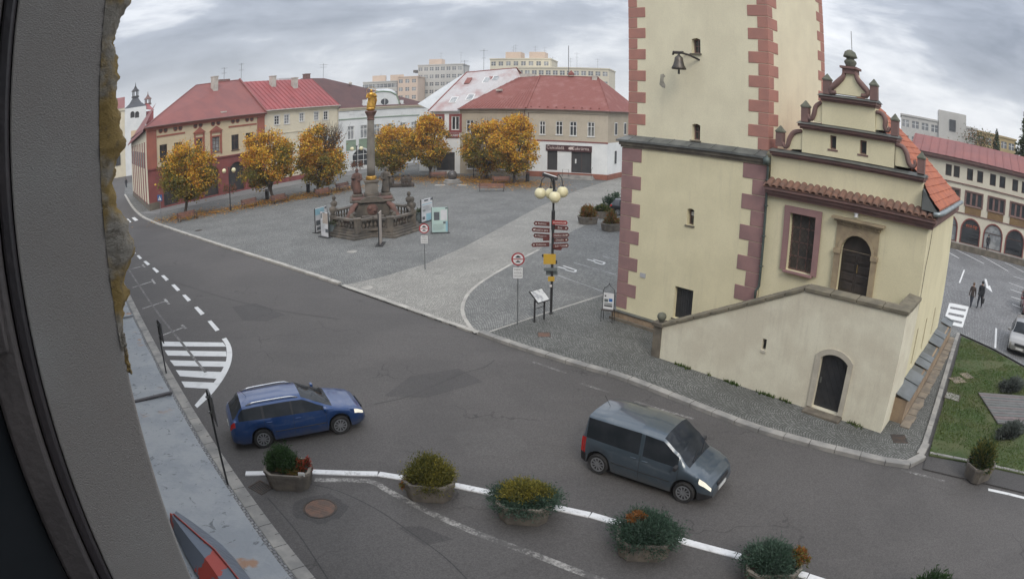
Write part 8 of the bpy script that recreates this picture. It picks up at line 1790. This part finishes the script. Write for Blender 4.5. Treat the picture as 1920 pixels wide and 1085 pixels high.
    for sd in (1, -1):
        xm_ = S['cowl']-0.30; y_ = interp(keys, xm_)[2]; z_ = interp(keys, xm_)[0]
        b = MB(); b.obox((xm_, sd*(y_+0.10), z_+0.07), (0.05, 0, 0), (0, 0.10, 0), (0, 0, 0.065)); bevel(b.build('mirror', body_m if not S.get('darkmirror') else trim_m, t), 0.03, 2)
        for xd in S['doors']:
            for xx in (xd,):
                pts = []
                for f in (0.1, 0.42, 0.78, 1.0): zs, zt, w, wr, zr = interp(keys, xx); z0 = zbot(xx); pts.append((xx, sd*((w*0.968, w*1.003, w*0.995, w*0.958)[(0.1, 0.42, 0.78, 1.0).index(f)]), z0+(zs-z0)*f))
                b = MB()
                for p, q in zip(pts[:-1], pts[1:]): b.beam(p, q, 0.008, 0.008)
                b.build('door_gap', trim_m, t)
        for xh in S['handles']: zs, zt, w, wr, zr = interp(keys, xh); b = MB(); b.box(xh-0.09, xh+0.09, sd*w*0.995-0.018, sd*w*0.995+0.018, zs-0.14, zs-0.11); bevel(b.build('door_handle', body_m if not S.get('brighthandle') else chrome_m, t), 0.008, 1)
        zs, zt, w, wr, zr = interp(keys, 0); b = MB(); b.tube([(axles[1]+R_a+0.05, sd*w*1.0, zbot(0)+(zs-zbot(0))*0.42), (axles[0]-R_a-0.05, sd*w*1.0, zbot(0)+(zs-zbot(0))*0.42)], 0.014, 6); b.build('rubbing_strip', trim_m if not S.get('brightstrip') else chrome_m, t)
        if rails:
            r0, r1 = S['roofr']+0.15, S['rooff']-0.1; pr_ = []
            for k in range(9): x = r0+(r1-r0)*k/8; q = interp(keys, x); pr_.append((x, sd*q[3]*0.93, q[4]+(0.0 if k in (0, 8) else 0.055)))
            b = MB(); b.tube(pr_, 0.026, 6); b.build('roof_rail', chrome_m, t, True)
    zf = interp(keys, xf-0.02); b = MB(); b.obox((xf-0.015, 0, 0.60), (0.02, 0, 0), (0, 0.38, 0), (0, 0, 0.075)); bevel(b.build('grille', trim_m, t), 0.01, 1)
    b = MB(); b.obox((xf+0.012, 0, 0.42), (0.008, 0, 0), (0, 0.26, 0), (0, 0, 0.055)); b.build('number_plate', plate_m, t); b = MB(); b.obox((xr-0.012, 0, 0.62), (0.008, 0, 0), (0, 0.26, 0), (0, 0, 0.055)); b.build('number_plate', plate_m, t)
    q0 = interp(keys, S['cowl']-0.02)
    for y0, y1 in ((-0.45, 0.15), (0.1, 0.6)): b = MB(); b.tube([(S['cowl']-0.01, y0, q0[1]+0.02), (S['cowl']-0.14, y1, q0[1]+0.10)], 0.009, 5); b.build('wiper', trim_m, t)
    b = MB(); b.tube([(S['roofr']+0.25, 0, interp(keys, S['roofr']+0.25)[1]), (S['roofr']+0.05, 0, interp(keys, S['roofr']+0.25)[1]+0.28)], 0.006, 5); b.build('aerial', trim_m, t)
    return t
# x, belt z, top z, half width, roof half width, roof edge z
estate = dict(front=2.17, rear=-2.30, wb=2.578, cowl=1.12, rooff=0.16, roofr=-1.80, tail=-2.17, side=[(-0.18, 0.82), (-1.12, -0.24), (-1.98, -1.20)], doors=[0.86, -0.21, -1.16], handles=[-0.05, -1.0], keys=[
 (-2.30, 0.78, 0.84, 0.70, 0.6, 0.80), (-2.25, 0.92, 0.98, 0.78, 0.62, 0.94), (-2.17, 1.00, 1.05, 0.83, 0.62, 1.03), (-1.80, 1.02, 1.43, 0.865, 0.60, 1.38), (-1.2, 1.0, 1.475, 0.88, 0.62, 1.42), (-0.4, 0.985, 1.49, 0.885, 0.635, 1.43), (0.16, 0.975, 1.455, 0.885, 0.62, 1.40), (0.65, 0.965, 1.23, 0.88, 0.64, 1.18), (1.12, 0.94, 1.01, 0.875, 0.66, 0.97), (1.5, 0.86, 0.93, 0.865, 0.6, 0.88), (1.9, 0.76, 0.83, 0.83, 0.5, 0.78), (2.08, 0.66, 0.73, 0.77, 0.4, 0.68), (2.17, 0.52, 0.58, 0.66, 0.3, 0.54)])
van = dict(front=2.14, rear=-1.97, wb=2.69, cowl=1.36, rooff=0.52, roofr=-1.80, tail=-1.93, side=[(0.0, 1.05), (-1.78, -0.12)], doors=[1.1, -0.06, -1.82], handles=[0.1, -0.25], bumper=True, darkmirror=True, brighthandle=False, talltail=True, hl=0.42, keys=[
 (-1.97, 0.98, 1.04, 0.74, 0.66, 1.0), (-1.93, 1.04, 1.10, 0.80, 0.66, 1.08), (-1.80, 1.06, 1.74, 0.84, 0.66, 1.69), (-1.2, 1.06, 1.80, 0.86, 0.70, 1.72), (-0.2, 1.05, 1.81, 0.865, 0.705, 1.73), (0.52, 1.03, 1.76, 0.865, 0.69, 1.68), (0.95, 1.02, 1.45, 0.86, 0.70, 1.40), (1.36, 0.98, 1.08, 0.855, 0.7, 1.03), (1.60, 0.92, 1.02, 0.845, 0.6, 0.96), (1.88, 0.81, 0.89, 0.81, 0.5, 0.84), (2.06, 0.66, 0.73, 0.75, 0.4, 0.68), (2.14, 0.50, 0.56, 0.66, 0.3, 0.52)])
hatch = dict(front=2.02, rear=-1.98, wb=2.46, cowl=1.02, rooff=0.30, roofr=-1.55, tail=-1.86, side=[(-0.2, 0.78), (-1.1, -0.27)], doors=[0.82, -0.23, -1.15], handles=[-0.05, -0.95], keys=[
 (-1.98, 0.78, 0.84, 0.70, 0.6, 0.80), (-1.93, 0.95, 1.0, 0.78, 0.6, 0.97), (-1.86, 1.00, 1.06, 0.82, 0.6, 1.03), (-1.55, 0.99, 1.47, 0.84, 0.56, 1.42), (-0.4, 0.97, 1.52, 0.85, 0.58, 1.47), (0.30, 0.95, 1.47, 0.85, 0.57, 1.42), (0.7, 0.94, 1.22, 0.85, 0.6, 1.18), (1.02, 0.93, 1.02, 0.845, 0.64, 0.97), (1.4, 0.88, 0.95, 0.835, 0.6, 0.9), (1.75, 0.79, 0.86, 0.80, 0.5, 0.81), (1.94, 0.68, 0.74, 0.74, 0.4, 0.69), (2.02, 0.52, 0.58, 0.64, 0.3, 0.54)])
def by_wheels(rear, front, half):
    a, c = G(*rear), G(*front); d = (c-a).normalized(); n = Vector((-d.y, d.x, 0)); m = (a+c)/2+n*half; return (m.x, m.y, 0.0), math.atan2(d.y, d.x)
loc, rz = by_wheels((497, 838), (640, 812), 0.80)
make_car('estate_car', 'blue estate car with silver roof rails turning on the road by the hatched marking', 'car', estate, paint('blue_car_paint', (0.007, 0.042, 0.15)), loc, rz, lit=True, rails=True)
loc, rz = by_wheels((1120, 886), (1279, 940), 0.78)
make_car('van', 'dark blue grey passenger van with lit headlights passing the stair wall', 'van', van, paint('grey_van_paint', (0.055, 0.075, 0.095)), loc, rz, lit=True)
a, c = G(1908, 630, CPZ), G(1897, 684, CPZ); d = (c-a).normalized()
make_car('hatchback', 'silver hatchback parked facing the lawn beside the church', 'car', hatch, paint('silver_car_paint', (0.26, 0.255, 0.25)), (a.x*0.5+c.x*0.5+0.75, a.y*0.5+c.y*0.5+0.3, SQZ+0.012), math.atan2(d.y, d.x))
q = G(1926, 586, CPZ); make_car('red_car', 'dark red car parked at the edge of the sett car park', 'car', hatch, paint('red_car_paint', (0.16, 0.012, 0.014)), (q.x+0.3, q.y, SQZ+0.012), math.atan2(d.y, d.x)+0.1)
q = G(1185, 404, SQZ); make_car('parked_car', 'dark car parked behind the church tower', 'car', hatch, paint('black_car_paint', (0.02, 0.022, 0.028)), (q.x, q.y, SQZ+0.006), -0.3)
q = G(842, 318, SQZ); make_car('parked_car', 'white car parked under the trees before the grey roofed house', 'car', hatch, paint('white_car_paint', (0.5, 0.5, 0.5)), (q.x, q.y, SQZ+0.006), 0.3)
q = G(217, 320); q = Vector((q.x, q.y, 0))*0.9; make_car('parked_car', 'dark car parked down the side street before the far church', 'car', hatch, paint('slate_car_paint', (0.05, 0.055, 0.065)), (q.x, q.y, 0), 2.3)
# ------------------------------------------------------------------ people
def skin_person(name, label, loc, rz, J, E, colors, hair, bag=None, h=1.74):
    """J: joints name -> (x, y, z, radius) for a figure of 1 m height; E: edges. One continuous body mesh."""
    t = thing(name, label, 'person', loc, rz)
    names = list(J); me = bpy.data.meshes.new('body'); me.from_pydata([Vector(J[n][:3])*h for n in names], [(names.index(a), names.index(b)) for a, b in E], [])
    o = link('body', me, None); sk = o.modifiers.new('skin', 'SKIN'); o.modifiers.new('sub', 'SUBSURF').levels = 2
    lay = me.skin_vertices[0].data if me.skin_vertices else None
    if lay is None: bpy.context.view_layer.update(); lay = me.skin_vertices[0].data
    for i, n in enumerate(names): kf = 1.0 if n[:2] in ('th', 'fi', 'ha', 'he', 'cr', 'ne') and n != 'neckb' else 1.2; lay[i].radius = (J[n][3]*h*kf, (J[n][4] if len(J[n]) > 4 else J[n][3])*h*kf); lay[i].use_root = n == 'pelvis'
    dg = bpy.context.evaluated_depsgraph_get(); dg.update(); m2 = bpy.data.meshes.new_from_object(o.evaluated_get(dg)); bpy.data.objects.remove(o)
    for m in colors: m2.materials.append(m)
    mi = []
    for p in m2.polygons:
        c = p.center/h; z = c.z
        mi.append(2 if z > 0.845 else (2 if (abs(c.x) > 0.12 and 0.38 < z < 0.455) else (0 if z > 0.47 else (1 if z > 0.05 else 3))))
    m2.polygons.foreach_set('material_index', mi); m2.polygons.foreach_set('use_smooth', [True]*len(m2.polygons)); link('body', m2, t)
    hd = J['head']; b = MB(); b.ball((hd[0]*h, (hd[1]+0.012)*h, (hd[2]+0.018)*h), 0.062*h, 14, 10, sc_=(0.95, 1.02, 1.08)); b.build('hair', hair, t, True)
    if bag: b = MB(); x, y, z = [v*h for v in bag]; b.box(x-0.05, x+0.05, y-0.16, y+0.16, z-0.34, z-0.02); b.tube([(x, y-0.08, z-0.02), (x, y, z+0.10), (x, y+0.08, z-0.02)], 0.01, 5); bevel(b.build('bag', trim_m, t), 0.02, 1)
    return t
def joints(st=1.0, lean=0.0):
    s = 0.115*st
    J = dict(pelvis=(0, 0, 0.53, 0.075, 0.06), belly=(0, -0.005, 0.60, 0.07, 0.055), chest=(0, -0.01, 0.72, 0.085, 0.062), neckb=(0, -0.008, 0.81, 0.05, 0.045), neck=(0, -0.012, 0.85, 0.03, 0.03), head=(0, -0.02, 0.93, 0.048, 0.056), crown=(0, -0.012, 0.975, 0.03, 0.035))
    E = [('pelvis', 'belly'), ('belly', 'chest'), ('chest', 'neckb'), ('neckb', 'neck'), ('neck', 'head'), ('head', 'crown')]
    for k, sg in (('l', -1), ('r', 1)):
        f = sg*st
        J['sh'+k] = (sg*0.105, 0, 0.79, 0.042); J['el'+k] = (sg*0.135, 0.05*f*0.6, 0.64, 0.032); J['wr'+k] = (sg*0.14, 0.01+0.05*f-0.03, 0.50, 0.022); J['ha'+k] = (sg*0.14, 0.05*f-0.03, 0.455, 0.026, 0.016); J['fi'+k] = (sg*0.137, 0.05*f-0.04, 0.42, 0.016, 0.010); J['th'+k] = (sg*0.115, 0.05*f-0.055, 0.45, 0.009)
        E += [('neckb', 'sh'+k), ('sh'+k, 'el'+k), ('el'+k, 'wr'+k), ('wr'+k, 'ha'+k), ('ha'+k, 'fi'+k), ('ha'+k, 'th'+k)]
        J['hi'+k] = (sg*0.05, 0, 0.49, 0.056); J['kn'+k] = (sg*0.052, -0.07*f-0.03, 0.285, 0.042); J['an'+k] = (sg*0.052, (-0.115*f if f > 0 else 0.13), 0.05 if f > 0 else 0.07, 0.026); J['to'+k] = (sg*0.058, (-0.115*f if f > 0 else 0.13)-0.09, 0.018 if f > 0 else 0.022, 0.02, 0.016)
        E += [('pelvis', 'hi'+k), ('hi'+k, 'kn'+k), ('kn'+k, 'an'+k), ('an'+k, 'to'+k)]
    return J, E
coat_m = pm('black_coat', (0.03, 0.032, 0.038), None, 4, 0.8); coat2_m = pm('charcoal_jacket', (0.06, 0.045, 0.04), None, 4, 0.8); jean_m = pm('dark_trousers', (0.028, 0.032, 0.045), None, 4, 0.85); skin_m = pm('skin', (0.38, 0.24, 0.18), None, 6, 0.6); shoe_m = pm('dark_shoes', (0.012, 0.012, 0.012), None, 4, 0.6); hair1_m = pm('brown_hair', (0.11, 0.06, 0.032), None, 9, 0.7); hair2_m = pm('black_hair', (0.012, 0.012, 0.013), None, 9, 0.6)
J, E_ = joints(1.0); q = G(1819.5, 575, CPZ); skin_person('person', 'brown haired person in a dark jacket walking beside a taller companion', q, -1.15, J, E_, [coat2_m, jean_m, skin_m, shoe_m], hair1_m, h=1.62)
J, E_ = joints(-1.0); q = G(1835.5, 577, CPZ); skin_person('person', 'taller person in black striding along with a dark bag in hand', q, -1.15, J, E_, [coat_m, jean_m, skin_m, shoe_m], hair2_m, (0.15, -0.02, 0.40), 1.80)
J, E_ = joints(0.25); q = RBF.world(rb_.p(1851, 462)[0], -1.2, SQZ+0.28); skin_person('person', 'person in dark clothes standing before the second arch of the arcaded building', q, 2.4, J, E_, [coat_m, jean_m, skin_m, shoe_m], hair2_m, None, 1.7)
q = G(237, 352); J, E_ = joints(0.6); skin_person('person', 'person in dark clothes far down the side street', Vector((q.x, q.y, 0.0)), 0.4, J, E_, [coat_m, jean_m, skin_m, shoe_m], hair2_m, None, 1.75)
# ------------------------------------------------------------------ the hazy autumn air
hzm = bpy.data.materials.new('autumn_haze'); hzm.use_nodes = True; t_ = hzm.node_tree; t_.nodes.clear()
pv = t_.nodes.new('ShaderNodeVolumePrincipled'); pv.inputs['Color'].default_value = (0.95, 0.96, 1.0, 1); pv.inputs['Density'].default_value = 0.0005; pv.inputs['Anisotropy'].default_value = 0.2
ou = t_.nodes.new('ShaderNodeOutputMaterial'); t_.links.new(pv.outputs[0], ou.inputs['Volume'])
b = MB(); b.box(-345, 345, -345, 345, -1.2, 34.0); b.build('haze', hzm, None, kind='stuff', label='thin pale autumn haze over the whole town square', cat='haze')
